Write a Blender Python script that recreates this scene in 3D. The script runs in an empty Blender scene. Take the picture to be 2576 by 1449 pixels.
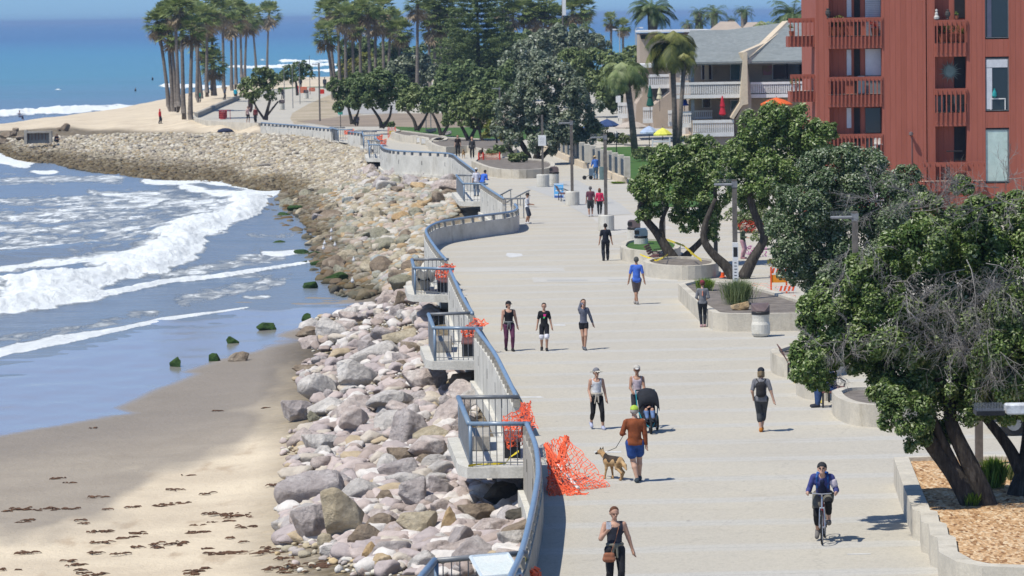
import bpy, math, random
import numpy as np
from mathutils import Vector, Matrix
random.seed(7); rng = np.random.default_rng(7)
S = bpy.context.scene
COL = S.collection
R = math.radians
# ------------------------------------------------------------------ camera geometry
# survey coordinates: positions were read off the photograph on a 2576 x 1449 grid
F, CX, CY, CAMH = 9000.0, 1288.0, 724.5, 11.0
TH = math.atan(687.7/F); RS = 0.0156; RC = math.sqrt(1-RS*RS)
FW = np.array([0, math.cos(TH), -math.sin(TH)]); U0 = np.array([0, math.sin(TH), math.cos(TH)]); R0 = np.array([1., 0, 0])
RV = RC*R0-RS*U0; UV = RS*R0+RC*U0
CAM = np.array([0, 0, CAMH])
def ray(px, py):
    px = np.asarray(px, float); py = np.asarray(py, float)
    return FW+((px-CX)/F)[..., None]*RV+((CY-py)/F)[..., None]*UV
def W(px, py, z=0.0):                      # point of height z seen at (px, py)
    d = ray(px, py); t = (np.asarray(z, float)-CAMH)/d[..., 2]
    return CAM+d*t[..., None]
def WY(px, py, Y):                         # point at ground distance Y seen at (px, py)
    d = ray(px, py); return CAM+d*(Y/d[..., 1])[..., None]
def proj(P):
    v = np.asarray(P, float)-CAM; w = v@FW
    return CX+F*(v@RV)/w, CY-F*(v@UV)/w
def V(a): return Vector((float(a[0]), float(a[1]), float(a[2])))
def G(px, py, z=0.0): return V(W(px, py, z))
def ppm(Y): return F/Y
cd = bpy.data.cameras.new("camera"); cam = bpy.data.objects.new("camera", cd); COL.objects.link(cam)
cd.sensor_width = 36; cd.lens = 36*F/2576; cd.clip_start = 1; cd.clip_end = 60000
cam.matrix_world = Matrix(((RV[0], UV[0], -FW[0], 0), (RV[1], UV[1], -FW[1], 0), (RV[2], UV[2], -FW[2], CAMH), (0, 0, 0, 1)))
S.camera = cam
cd.dof.use_dof = True; cd.dof.focus_distance = 95; cd.dof.aperture_fstop = 4.0
# ------------------------------------------------------------------ light
SUN = np.array([-0.85, -0.60, 1.75]); SUN /= np.linalg.norm(SUN)
w = bpy.data.worlds.new("World"); S.world = w; w.use_nodes = True
nt = w.node_tree; nt.nodes.clear()
o = nt.nodes.new('ShaderNodeOutputWorld'); bg = nt.nodes.new('ShaderNodeBackground'); sk = nt.nodes.new('ShaderNodeTexSky')
sk.sky_type = 'NISHITA'; sk.sun_disc = False; sk.sun_elevation = math.asin(SUN[2]); sk.sun_rotation = math.atan2(SUN[0], SUN[1])
sk.altitude = 0; sk.air_density = 1.0; sk.dust_density = 0.1; sk.ozone_density = 3.0
gm = nt.nodes.new('ShaderNodeMix'); gm.data_type = 'RGBA'; gm.blend_type = 'MULTIPLY'; gm.inputs[0].default_value = 1.0
tc = nt.nodes.new('ShaderNodeTexCoord'); sp = nt.nodes.new('ShaderNodeSeparateXYZ'); nt.links.new(tc.outputs['Generated'], sp.inputs[0])
mr = nt.nodes.new('ShaderNodeMapRange'); mr.inputs[1].default_value = 0.0; mr.inputs[2].default_value = .35; nt.links.new(sp.outputs[2], mr.inputs[0])
tn = nt.nodes.new('ShaderNodeMix'); tn.data_type = 'RGBA'; tn.inputs[6].default_value = (.27, .51, 1.06, 1); tn.inputs[7].default_value = (.80, .88, 1.0, 1); nt.links.new(mr.outputs[0], tn.inputs[0]); nt.links.new(tn.outputs[2], gm.inputs[7])
nt.links.new(sk.outputs[0], gm.inputs[6]); nt.links.new(gm.outputs[2], bg.inputs[0]); nt.links.new(bg.outputs[0], o.inputs[0])
bg.inputs[1].default_value = 0.115
sl = bpy.data.lights.new("sun", 'SUN'); sl.energy = 4.3; sl.angle = R(0.53); sl.color = (1, 0.955, 0.87)
so = bpy.data.objects.new("sun", sl); COL.objects.link(so); so.rotation_euler = V(SUN).to_track_quat('Z', 'Y').to_euler(); so.location = (0, 0, 60)
S.view_settings.view_transform = 'Standard'; S.view_settings.look = 'None'; S.view_settings.exposure = 0.22; S.view_settings.gamma = 1
S.cycles.max_bounces = 5; S.cycles.diffuse_bounces = 2; S.cycles.glossy_bounces = 3; S.cycles.transparent_max_bounces = 8
S.cycles.use_denoising = True
# ------------------------------------------------------------------ materials
def srgb(h):
    if isinstance(h, str):
        h = [int(h[i:i+2], 16)/255 for i in (0, 2, 4)]
        return tuple(((c+.055)/1.055)**2.4 if c > .04045 else c/12.92 for c in h)
    return tuple(h)
class NB:
    def __init__(s, name):
        s.m = bpy.data.materials.new(name); s.m.use_nodes = True; s.t = s.m.node_tree; s.b = s.t.nodes['Principled BSDF']
        s.o = s.t.nodes['Material Output']; s.pos = None
    def n(s, typ, **kw):
        x = s.t.nodes.new('ShaderNode'+typ)
        for k, v in kw.items(): setattr(x, k, v)
        return x
    def l(s, a, b): s.t.links.new(a, b)
    def P(s):
        if s.pos is None: s.pos = s.n('NewGeometry').outputs['Position']
        return s.pos
    def vec(s, sc):                         # world position scaled per axis
        m = s.n('Mapping'); m.inputs['Scale'].default_value = sc; s.l(s.P(), m.inputs[0]); return m.outputs[0]
    def noise(s, scale, detail=4, rough=.6, vec=None, dist=0):
        x = s.n('TexNoise'); x.inputs['Scale'].default_value = scale; x.inputs['Detail'].default_value = detail
        x.inputs['Roughness'].default_value = rough; x.inputs['Distortion'].default_value = dist
        s.l(vec if vec is not None else s.P(), x.inputs['Vector']); return x.outputs['Fac']
    def voro(s, scale, vec=None, out='Color', feature='F1'):
        x = s.n('TexVoronoi', feature=feature); x.inputs['Scale'].default_value = scale
        s.l(vec if vec is not None else s.P(), x.inputs['Vector']); return x.outputs[out]
    def ramp(s, fac, stops, interp='LINEAR'):
        x = s.n('ValToRGB'); e = x.color_ramp; e.interpolation = interp
        while len(e.elements) < len(stops): e.elements.new(0.5)
        for k, (p, c) in enumerate(stops):
            c = srgb(c) if not isinstance(c, (int, float)) else (c, c, c)
            e.elements[k].position = p; e.elements[k].color = (*c, 1)
        s.l(fac, x.inputs[0]); return x.outputs[0]
    def mix(s, fac, a, b, mode='MIX'):
        x = s.n('Mix', data_type='RGBA', blend_type=mode)
        for i, v in ((0, fac), (6, a), (7, b)):
            if isinstance(v, (int, float)):
                x.inputs[i].default_value = v if i == 0 else (v, v, v, 1)
            elif isinstance(v, (str, tuple)): x.inputs[i].default_value = (*srgb(v), 1)
            else: s.l(v, x.inputs[i])
        return x.outputs[2]
    def math(s, op, a, b=0.0, clamp=False):
        x = s.n('Math', operation=op, use_clamp=clamp)
        for i, v in ((0, a), (1, b)):
            if isinstance(v, (int, float)): x.inputs[i].default_value = v
            else: s.l(v, x.inputs[i])
        return x.outputs[0]
    def attr(s, name, out='Fac'): 
        x = s.n('Attribute'); x.attribute_name = name; return x.outputs[out]
    def sstep(s, v, a, b):
        x = s.n('MapRange', interpolation_type='SMOOTHSTEP'); x.inputs[1].default_value = a; x.inputs[2].default_value = b
        s.l(v, x.inputs[0]); return x.outputs[0]
    def bump(s, h, dist, strength=1.0):
        x = s.n('Bump'); x.inputs['Distance'].default_value = dist; x.inputs['Strength'].default_value = strength
        s.l(h, x.inputs['Height']); s.l(x.outputs[0], s.b.inputs['Normal'])
    def set(s, color=None, rough=None, spec=None, metal=None):
        for k, v in (('Base Color', color), ('Roughness', rough), ('Specular IOR Level', spec), ('Metallic', metal)):
            if v is None: continue
            if isinstance(v, (int, float)): s.b.inputs[k].default_value = v
            elif isinstance(v, (str, tuple)): s.b.inputs[k].default_value = (*srgb(v), 1)
            else: s.l(v, s.b.inputs[k])
        return s.m
MATS = {}
def mat(name, c1, c2=None, scale=3.0, rough=.8, bump=0.0, fine=None, metal=0, spec=.3, streak=0):
    """two tones mixed by world-space noise, a finer speckle and optional relief"""
    if name in MATS: return MATS[name]
    n = NB(name); c1 = srgb(c1); c2 = srgb(c2) if c2 else tuple(x*.82 for x in c1)
    f = n.noise(scale, 5, .65)
    c = n.mix(n.sstep(f, .35, .65), c1, c2)
    f2 = n.noise(fine or scale*9, 3, .7)
    c = n.mix(.35, c, n.ramp(f2, [(.3, .45), (.7, 1.0)]), 'MULTIPLY') if True else c
    if streak:
        f3 = n.noise(1, 4, .7, vec=n.vec((streak, streak, .5)))
        c = n.mix(n.sstep(f3, .5, .75), c, n.mix(1.0, c, (.72, .70, .66), 'MULTIPLY'))
    if bump: n.bump(f2, bump)
    MATS[name] = n.set(c, rough, spec, metal); return MATS[name]
def flat(name, c, rough=.7, metal=0, spec=.3):
    return mat(name, c, tuple(x*.85 for x in srgb(c)), 6, rough, 0, 30, metal, spec)
# ------------------------------------------------------------------ objects
def tag(o, label=None, cat=None, group=None, kind=None):
    for k, v in (('label', label), ('category', cat), ('group', group), ('kind', kind)):
        if v: o[k] = v
    return o
def empty(name, loc, label=None, cat=None, group=None, rz=0):
    o = bpy.data.objects.new(name, None); COL.objects.link(o); o.location = loc; o.rotation_euler = (0, 0, rz); o.empty_display_size = .3
    return tag(o, label, cat, group)
def place_child(o, parent):
    o.parent = parent
def fromnp(name, verts, faces, m=None, parent=None, smooth=False, attrs=None, midx=None, loc=None):
    """verts (n,3); faces (k,3|4) array or list; world coords unless parent given as local"""
    me = bpy.data.meshes.new(name); verts = np.asarray(verts, np.float32)
    if isinstance(faces, np.ndarray):
        k, c = faces.shape
        me.vertices.add(len(verts)); me.vertices.foreach_set('co', verts.ravel())
        me.loops.add(k*c); me.loops.foreach_set('vertex_index', faces.astype(np.int32).ravel())
        me.polygons.add(k); me.polygons.foreach_set('loop_start', np.arange(0, k*c, c, dtype=np.int32))
        me.update(calc_edges=True)
    else:
        me.from_pydata([tuple(map(float, v)) for v in verts], [], faces)
    if m is not None:
        for mm in (m if isinstance(m, (list, tuple)) else [m]): me.materials.append(mm)
    if midx is not None: me.polygons.foreach_set('material_index', np.asarray(midx, np.int32))
    if smooth: me.polygons.foreach_set('use_smooth', np.ones(len(me.polygons), bool))
    for an, (dom, arr) in (attrs or {}).items():
        a = me.attributes.new(an, 'FLOAT', dom); a.data.foreach_set('value', np.asarray(arr, np.float32))
    me.validate(); me.update()
    o = bpy.data.objects.new(name, me); COL.objects.link(o)
    if parent is not None: o.parent = parent
    if loc is not None: o.location = loc
    return o
class MB:
    """collects shapes and links them as one mesh object"""
    def __init__(s): s.v = []; s.f = []; s.mi = []; s.cur = 0
    def add(s, vs, fs):
        b = len(s.v); s.v += [tuple(map(float, v)) for v in vs]; s.f += [tuple(i+b for i in f) for f in fs]; s.mi += [s.cur]*len(fs); return s
    def box(s, x0, x1, y0, y1, z0, z1, rz=0, piv=None, bev=0.0):
        vs = [(x, y, z) for z in (z0, z1) for x, y in ((x0, y0), (x1, y0), (x1, y1), (x0, y1))]
        if bev:
            b = min(bev, (x1-x0)*.4, (y1-y0)*.4, (z1-z0)*.4)
            vs = [(x, y, z) for z, e in ((z0, b), (z0+b, 0), (z1-b, 0), (z1, b)) for x, y in ((x0+e, y0+e), (x1-e, y0+e), (x1-e, y1-e), (x0+e, y1-e))]
        if rz:
            c, n = math.cos(rz), math.sin(rz); px, py = piv or ((x0+x1)/2, (y0+y1)/2)
            vs = [(px+(x-px)*c-(y-py)*n, py+(x-px)*n+(y-py)*c, z) for x, y, z in vs]
        L = len(vs)//4; fs = [(3, 2, 1, 0), (4*L-4, 4*L-3, 4*L-2, 4*L-1)]
        for k in range(L-1):
            for i in range(4): j = (i+1) % 4; fs.append((4*k+i, 4*k+j, 4*k+4+j, 4*k+4+i))
        return s.add(vs, fs)
    def tube(s, pts, r, n=8, cap=True, flat=1.0):
        pts = [Vector(map(float, p)) for p in pts]; rs = r if isinstance(r, (list, tuple)) else [r]*len(pts)
        vs = []; fs = []; up = None
        for i, p in enumerate(pts):
            t = (pts[min(i+1, len(pts)-1)]-pts[max(i-1, 0)]).normalized()
            if up is None or abs(up.dot(t)) > .99: up = Vector((0, 0, 1)) if abs(t.z) < .9 else Vector((1, 0, 0))
            a = t.cross(up).normalized(); b = a.cross(t).normalized(); up = b
            for k in range(n):
                an = 2*math.pi*k/n; vs.append(p+a*math.cos(an)*rs[i]+b*math.sin(an)*rs[i]*flat)
        for i in range(len(pts)-1):
            for k in range(n): j = (k+1) % n; fs.append((i*n+k, i*n+j, i*n+n+j, i*n+n+k))
        if cap: fs.append(tuple(range(n-1, -1, -1))); fs.append(tuple(range((len(pts)-1)*n, len(pts)*n)))
        return s.add(vs, fs)
    def lathe(s, prof, c=(0, 0, 0), n=16, sx=1, sy=1):
        vs = [(c[0]+r*math.cos(2*math.pi*k/n)*sx, c[1]+r*math.sin(2*math.pi*k/n)*sy, c[2]+z) for r, z in prof for k in range(n)]
        fs = [(i*n+k, i*n+(k+1) % n, i*n+n+(k+1) % n, i*n+n+k) for i in range(len(prof)-1) for k in range(n)]
        fs.append(tuple(range(n-1, -1, -1))); fs.append(tuple(range((len(prof)-1)*n, len(prof)*n)))
        return s.add(vs, fs)
    def prism(s, poly, z0, z1):              # polygon footprint extruded
        n = len(poly); z0 = z0 if hasattr(z0, '__len__') else [z0]*n; z1 = z1 if hasattr(z1, '__len__') else [z1]*n
        vs = [(p[0], p[1], z0[i]) for i, p in enumerate(poly)]+[(p[0], p[1], z1[i]) for i, p in enumerate(poly)]
        return s.add(vs, [tuple(range(n-1, -1, -1)), tuple(range(n, 2*n))]+[(i, (i+1) % n, n+(i+1) % n, n+i) for i in range(n)])
    def wall(s, line, th, z0, z1, close=False):  # wall of thickness th along a plan polyline (left side offset)
        L = [Vector((p[0], p[1])) for p in line]; n = len(L); off = []
        for i in range(n):
            a = L[i-1] if (i or close) else L[0]; b = L[(i+1) % n] if (i < n-1 or close) else L[-1]
            t = (b-a).normalized(); nn = Vector((-t.y, t.x)); off.append(L[i]+nn*th)
        z0 = z0 if hasattr(z0, '__len__') else [z0]*n; z1 = z1 if hasattr(z1, '__len__') else [z1]*n
        vs = []
        for i in range(n): vs += [(*L[i], z0[i]), (*L[i], z1[i]), (*off[i], z1[i]), (*off[i], z0[i])]
        fs = []
        for i in range(n if close else n-1):
            j = (i+1) % n
            for k in range(4): fs.append((i*4+k, i*4+(k+1) % 4, j*4+(k+1) % 4, j*4+k))
        if not close: fs += [(3, 2, 1, 0), (4*n-4, 4*n-3, 4*n-2, 4*n-1)]
        return s.add(vs, fs)
    def quad(s, a, b, c, d): return s.add([a, b, c, d], [(0, 1, 2, 3)])
    def slab(s, pts, th, nrm=None):          # planar polygon given thickness along its normal
        P = [Vector(map(float, p)) for p in pts]; n = len(P); nn = (P[1]-P[0]).cross(P[2]-P[0]).normalized() if nrm is None else Vector(nrm)
        return s.add(P+[p-nn*th for p in P], [tuple(range(n)), tuple(range(2*n-1, n-1, -1))]+[(i, n+i, n+(i+1) % n, (i+1) % n) for i in range(n)])
    def build(s, name, m, parent=None, loc=None, smooth=False):
        o = fromnp(name, np.array(s.v if s.v else [(0, 0, 0)]), list(s.f), m, parent, smooth, None, s.mi if isinstance(m, (list, tuple)) else None, loc)
        import bmesh
        bm = bmesh.new(); bm.from_mesh(o.data); bmesh.ops.recalc_face_normals(bm, faces=bm.faces); bm.to_mesh(o.data); bm.free()
        if smooth == 'auto':
            pass
        return o
def local(mb, org):                           # shift collected world-space verts so that org becomes the origin
    mb.v = [(x-org[0], y-org[1], z-org[2]) for x, y, z in mb.v]; return mb
def copy_tree(o, parent=None, loc=None, rz=None, **t):
    c = o.copy(); COL.objects.link(c); c.parent = parent
    if loc is not None: c.location = loc
    if rz is not None: c.rotation_euler = (0, 0, rz)
    for k, v in t.items(): c[{'cat': 'category'}.get(k, k)] = v
    for ch in list(o.children): copy_tree(ch, c)
    return c
def smooth_poly(pts, per=6):
    """Catmull-Rom through points"""
    P = [np.array(p, float) for p in pts]; out = []
    for i in range(len(P)-1):
        a = P[max(i-1, 0)]; b = P[i]; c = P[i+1]; d = P[min(i+2, len(P)-1)]
        for k in range(per):
            t = k/per; out.append(.5*((2*b)+(-a+c)*t+(2*a-5*b+4*c-d)*t*t+(-a+3*b-3*c+d)*t**3))
    out.append(P[-1]); return out
def resample(pts, step):
    P = np.array([p for p in pts], float); d = np.r_[0, np.cumsum(np.linalg.norm(np.diff(P, axis=0), axis=1))]
    n = max(2, int(round(d[-1]/step))+1); s = np.linspace(0, d[-1], n)
    return np.stack([np.interp(s, d, P[:, k]) for k in range(P.shape[1])], 1)
def segdist(px, py, line):
    """distance of points to a polyline and the parameter index"""
    best = np.full(px.shape, 1e9); par = np.zeros(px.shape)
    for i in range(len(line)-1):
        ax, ay = line[i][:2]; bx, by = line[i+1][:2]; dx, dy = bx-ax, by-ay
        t = np.clip(((px-ax)*dx+(py-ay)*dy)/(dx*dx+dy*dy+1e-9), 0, 1); d = np.hypot(px-ax-t*dx, py-ay-t*dy)
        m = d < best; best[m] = d[m]; par[m] = (i+t)[m]
    return best, par
def inpoly(px, py, poly):
    r = np.zeros(px.shape, bool); n = len(poly)
    for i in range(n):
        x0, y0 = poly[i][:2]; x1, y1 = poly[(i+1) % n][:2]
        c = ((y0 > py) != (y1 > py)) & (px < (x1-x0)*(py-y0)/(y1-y0+1e-12)+x0); r ^= c
    return r
def vnoise(x, y, seed=0):
    """cheap smooth value noise, numpy"""
    xi = np.floor(x).astype(int); yi = np.floor(y).astype(int); xf = x-xi; yf = y-yi
    h = lambda a, b: ((np.sin(a*127.1+b*311.7+seed*74.7)*43758.5453) % 1.0)
    u = xf*xf*(3-2*xf); v = yf*yf*(3-2*yf)
    return (h(xi, yi)*(1-u)+h(xi+1, yi)*u)*(1-v)+(h(xi, yi+1)*(1-u)+h(xi+1, yi+1)*u)*v
def fbm(x, y, o=4, seed=0):
    r = 0; a = .5
    for k in range(o): r = r+a*vnoise(x*2**k, y*2**k, seed+k); a *= .5
    return r
# ================================================================== GROUND, BEACH, SEA
SEA = -3.0; ZK = .714
CTRL = [ # px, py, z   (surveyed heights of the beach)
 (-300,1500,-3.3),(0,1449,-3.2),(300,1449,-3.1),(600,1449,-2.9),(800,1449,-2.6),(1000,1449,-2.2),(1250,1449,-1.9),(0,1250,-3.5),(300,1200,-3.45),(560,1250,-3.2),(700,1350,-2.9),
 (-300,1140,-4.0),(0,1098,-4.08),(340,1040,-4.05),(520,935,-4.05),(700,860,-4.0),(860,790,-4.0),(950,735,-4.0),
 (-300,960,-4.24),(0,905,-4.22),(215,845,-4.22),(400,800,-4.22),(600,770,-4.22),(760,720,-4.22),(840,690,-4.2),
 (-300,800,-4.9),(0,780,-4.8),(300,700,-4.8),(600,620,-4.7),(-300,600,-5.4),(0,600,-5.4),(300,550,-5.4),(500,500,-5.2),
 (760,1130,-3.1),(710,1040,-3.5),(760,930,-3.7),(860,830,-3.75),(960,760,-3.6),
 (860,1250,-2.5),(1000,1200,-2.2),(900,1050,-2.6),(1000,950,-2.5),(950,850,-3.1),(1060,820,-2.4),(1000,720,-3.2),(1030,660,-2.4),(940,640,-3.4),
 (1150,1230,-1.9),(1300,1350,-1.7),(1200,950,-1.9),(1120,850,-1.9),(1060,760,-2.0),(1060,600,-1.9),(1120,540,-1.7),(1160,500,-1.6),
 (820,640,-4.2),(790,600,-4.25),(740,540,-4.25),(690,500,-4.25),(715,475,-4.22),(560,456,-4.25),(300,434,-4.25),(130,408,-4.25),(0,384,-4.25),(-200,370,-4.25),
 (900,560,-3.3),(860,480,-3.0),(760,440,-3.0),(600,415,-3.0),(400,395,-3.0),(200,375,-3.0),(0,355,-3.2),(-200,350,-3.4),
 (1000,500,-2.3),(960,430,-1.6),(860,400,-1.2),(700,370,-.95),(500,350,-1.6),(300,335,-1.6),(120,333,-1.9),(0,338,-2.6),
 (1080,460,-1.9),(1150,450,-1.6),(1000,446,-.95),(905,375,-.5),(830,350,-.05),(870,362,-.3),(700,336,.15),(640,326,.1),(770,342,.1),(560,313,-.15),(480,305,-.15),(600,328,-.9),(400,305,-0.8),(300,312,-1.2),(180,318,-1.5),(60,330,-2.2),
 (480,280,-0.4),(560,262,-0.3),(620,245,-0.3),(400,276,-1.2),(300,292,-1.9),(180,304,-2.3),(60,322,-3.0),(-200,330,-3.6),
 (450,262,-1.6),(520,243,-1.0),(600,232,-.8),
 (700,215,-.8),(830,210,-.8),(700,192,-4.6),(840,190,-4.6),(560,216,-4.6),(470,232,-4.6),(400,248,-4.6),(300,268,-4.6),(150,288,-4.7),(0,306,-4.7),(-200,316,-4.7),
 (-200,250,-8),(200,230,-8),(500,190,-8),(840,170,-8),(200,150,-9),(600,120,-9),(-200,150,-9),(1100,160,-7),(1400,150,-7),(1800,140,-7),(2600,140,-7),
 (1000,210,-.6),(1200,210,-.4),(1500,210,-.3),(2000,210,-.3),(2700,210,-.3),(2900,300,-.3)]
_w = [tuple(W(a, b, c*ZK)) for a, b, c in CTRL]
def _feat(u, v): return u, v*2.4
# line of the sea wall: rail top line, px, py with z = 1.07 (near -> far)
RAILN = [(1255,1560),(1290,1470),(1325,1390),(1348,1300),(1362,1225),(1366,1180),(1358,1120),(1335,1066)]
RAIL1 = [(1309,998),(1280,940),(1250,885),(1207,829)]
RAIL2 = [(1196,789),(1170,745),(1139,681)]
RAIL3 = [(1128,654),(1103,625),(1079,588),(1082,573),(1110,559),(1170,549),(1230,541),(1290,533),(1306,524),(1300,514)]
RAIL4 = [(1272,500),(1250,486),(1216,464)]
RAIL5 = [(1210,440),(1190,424),(1160,402),(1140,388),(1100,384),(1050,382),(1000,379),(972,374),(962,366)]
RAIL6 = [(957,355),(945,346)]
RAIL7 = [(912,335),(880,331)]
RAIL8 = [(838,324),(800,321),(740,315),(660,309)]
def rl(L, z=1.07, per=6): return [V(p) for p in smooth_poly([W(a, b, z) for a, b in L], per)]
ALLRAIL = [RAILN, RAIL1, RAIL2, RAIL3, RAIL4, RAIL5, RAIL6, RAIL7, RAIL8]
EDGE = []
for L in ALLRAIL: EDGE += [(p.x, p.y) for p in rl(L)]
_ep = [W(470,285), W(480,300), W(560,306), W(655,312)]
LANDP = [(p[0], p[1]) for p in EDGE]+[tuple(_ep[k][:2]) for k in (3, 2, 1, 0)]+[tuple(W(a, b)[:2]) for a, b in ((520,266),(590,245),(640,228),(760,216),(860,214),(1000,208),(3000,180))]+[(300, 600), (200, 55)]
# drop survey points that fall behind the wall line, then tie the beach to the foot of the wall
_wa = np.array(_w); _in = inpoly(_wa[:, 0], _wa[:, 1], LANDP) & (_wa[:, 2] < -.25) & (_wa[:, 1] < 420); _w = [p for p, k in zip(_w, _in) if not k]
for L, zb in zip(ALLRAIL, (-1.3, -1.3, -1.35, -1.2, -1.0, -.95, -.35, -.22, -.02)):
    P = resample([(p.x, p.y) for p in rl(L)], 3.5)
    for i in range(len(P)):
        t_ = P[min(i+1, len(P)-1)]-P[max(i-1, 0)]; t_ = t_/np.linalg.norm(t_); q = P[i]+np.array([-t_[1], t_[0]])*.9; _w.append((q[0], q[1], zb))
_w = np.array(_w); _u, _v = proj(np.c_[_w[:, :2], np.zeros(len(_w))]); _z = _w[:, 2]; _fu, _fv = _feat(_u, _v)
_A = np.hypot(_fu[:, None]-_fu, _fv[:, None]-_fv); _N = len(_z)
_M = np.zeros((_N+1, _N+1)); _M[:_N, :_N] = _A+np.eye(_N)*6.0; _M[:_N, _N] = 1; _M[_N, :_N] = 1
_c = np.linalg.solve(_M, np.r_[_z, 0])
def zraw(X, Y):
    X = np.asarray(X, float); Y = np.asarray(Y, float); sh = X.shape; X = X.ravel(); Y = Y.ravel()
    out = np.empty(len(X))
    for s in range(0, len(X), 20000):
        u, v = proj(np.c_[X[s:s+20000], Y[s:s+20000], np.zeros(len(X[s:s+20000]))]); fu, fv = _feat(u, v)
        out[s:s+20000] = np.hypot(fu[:, None]-_fu, fv[:, None]-_fv)@_c[:_N]+_c[_N]
    return out.reshape(sh)
def zt(X, Y):
    z = zraw(X, Y); X = np.asarray(X, float); Y = np.asarray(Y, float)
    ins = inpoly(X, Y, LANDP); d, _ = segdist(X, Y, EDGE)
    return np.where(ins & (d > np.maximum(.35, Y*Y*.000045)), -.25, z)
def GT(px, py):                               # point of the beach surface seen at (px, py)
    z = -2.5
    for _ in range(12):
        p = W(px, py, z); z = .5*z+.5*float(zraw(p[0], p[1]))
    return W(px, py, z)
# terrain grid: rows spaced with distance, columns fanning with it
def fan(Ys, umin, umax, nu):
    u = np.linspace(umin, umax, nu); Yg, Ug = np.meshgrid(Ys, u, indexing='ij'); Xg = (Ug-CX)/F*Yg
    return Xg, Yg
def gridfaces(a, b):
    i = np.arange(a*b).reshape(a, b); return np.stack([i[:-1, :-1], i[:-1, 1:], i[1:, 1:], i[1:, :-1]], -1).reshape(-1, 4)
Ys = 1/np.linspace(1/58., 1/900., 430)
X, Y = fan(Ys, -700, 3400, 560); Z = zt(X, Y)
Z += (fbm(X*.6, Y*.6, 3, 3)-.45)*.10*(Z > SEA-.3)*(Z != -.25)
u0, v0 = proj(np.c_[X.ravel(), Y.ravel(), Z.ravel()]); u0 = u0.reshape(X.shape); v0 = v0.reshape(X.shape)
# wetness: below the swash line; cobble zone; turf
wetline = [(p[0], p[1]) for p in (GT(a, b) for a, b in ((-400,1150),(0,1098),(130,1075),(270,1052),(345,1040),(300,1026),(400,980),(505,940),(470,935),(560,905),(720,868),(770,855),(700,845),(860,790),(950,740)))]
d, _ = segdist(X, Y, wetline)
wp = wetline+[tuple(W(a, b, -2.93)[:2]) for a, b in ((1000,700),(600,300),(-900,300))]+[(-60, 70)]
ins = inpoly(X, Y, wp); sd = np.where(ins, d, -d)
wet = np.clip(.5+sd/.5, 0, 1)*np.clip((-2.75-Z)/.11, 0, 1)*(Z < -1)*(Y < 175+0*X); DL = [tuple(GT(a, b)[:2]) for a, b in ((-400,1420),(0,1370),(150,1330),(330,1290),(400,1200),(560,1150),(620,1090),(700,1010),(760,930),(900,800),(1000,740),(1000,300),(-900,300))]
dd_, _ = segdist(X, Y, DL[:11]); dsd = np.where(inpoly(X, Y, DL), dd_, -dd_); damp = np.clip(.5+(dsd+(fbm(X*.5, Y*.12, 3, 9)-.47)*8)/2.2, 0, 1)*(.8+.2*np.clip(.5+(sd+6)/6, 0, 1))
damp = damp*(v0 > 640)
COBP = [tuple(GT(a, b)[:2]) for a, b in ((-200,420),(0,402),(300,455),(560,478),(700,488),(800,600),(830,700),(960,735),(860,800),(740,880),(720,1000),(700,1060),(760,1120),(740,1200),(700,1330),(700,1449),(640,1600),(1500,1600),(1400,1200),(1250,880),(1150,640),(1200,560),(1240,480),(1160,420),(950,380),(900,372),(700,345),(500,335),(300,325),(120,322),(-200,330))]
cd_, _ = segdist(X, Y, COBP+COBP[:1]); ci = inpoly(X, Y, COBP); cob = np.clip(.5+np.where(ci, cd_, -cd_)/2.5, 0, 1)
n = NB('beach_ground')
sand = n.mix(n.sstep(n.noise(.25, 5), .35, .68), 'cfc0a6', 'bfb098')
sand = n.mix(n.sstep(n.noise(.9, 5, .6, vec=n.vec((1, .35, 1))), .55, .72), sand, 'b3a188')
dampc = n.mix(n.noise(.5, 4), '8d8479', '7f776c')
c = n.mix(n.attr('damp'), sand, dampc)
c = n.mix(n.attr('wet'), c, '8f8a84')
pv = n.voro(2.6); pvc = n.mix(1.0, n.ramp(n.voro(2.6, out='Distance'), [(0, 1.0), (.5, .45)]), n.ramp(pv, [(.1, 'a3947a'), (.35, '8f7e60'), (.55, 'a99e89'), (.8, '877866'), (1, 'b9ab8b')]), 'MULTIPLY')
low = n.sstep(n.n('SeparateXYZ').inputs[0] and n.noise(1), 0, 1)
sx = n.n('SeparateXYZ'); n.l(n.P(), sx.inputs[0]); zz = sx.outputs[2]
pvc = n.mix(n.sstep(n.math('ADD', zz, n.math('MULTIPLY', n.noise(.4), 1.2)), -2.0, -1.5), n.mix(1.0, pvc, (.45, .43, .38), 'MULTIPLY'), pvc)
c = n.mix(n.attr('cobble'), c, pvc)
f = n.math('ADD', n.noise(6, 4, .7), n.math('MULTIPLY', n.noise(1.6, 4, .75), 1.6)); n.bump(n.math('ADD', f, n.math('MULTIPLY', n.voro(2.6, out='Distance'), n.attr('cobble'))), .04)
rough = n.math('SUBTRACT', .9, n.math('MULTIPLY', n.attr('wet'), .74))
n.set(c, rough, n.math('ADD', .2, n.math('MULTIPLY', n.attr('wet'), .22)))
# the film of water on the wet sand keeps the relief out of the reflection
bm_ = [x for x in n.t.nodes if x.type == 'BUMP'][0]; n.l(n.math('SUBTRACT', 1.0, n.math('MULTIPLY', n.attr('wet'), .97)), bm_.inputs['Strength'])
beach = fromnp('beach', np.c_[X.ravel(), Y.ravel(), Z.ravel()], gridfaces(*X.shape)[:, ::-1], n.m, smooth=True,
               attrs={'wet': ('POINT', wet.ravel()), 'damp': ('POINT', damp.ravel()), 'cobble': ('POINT', cob.ravel())})
tag(beach, kind='structure')
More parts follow.
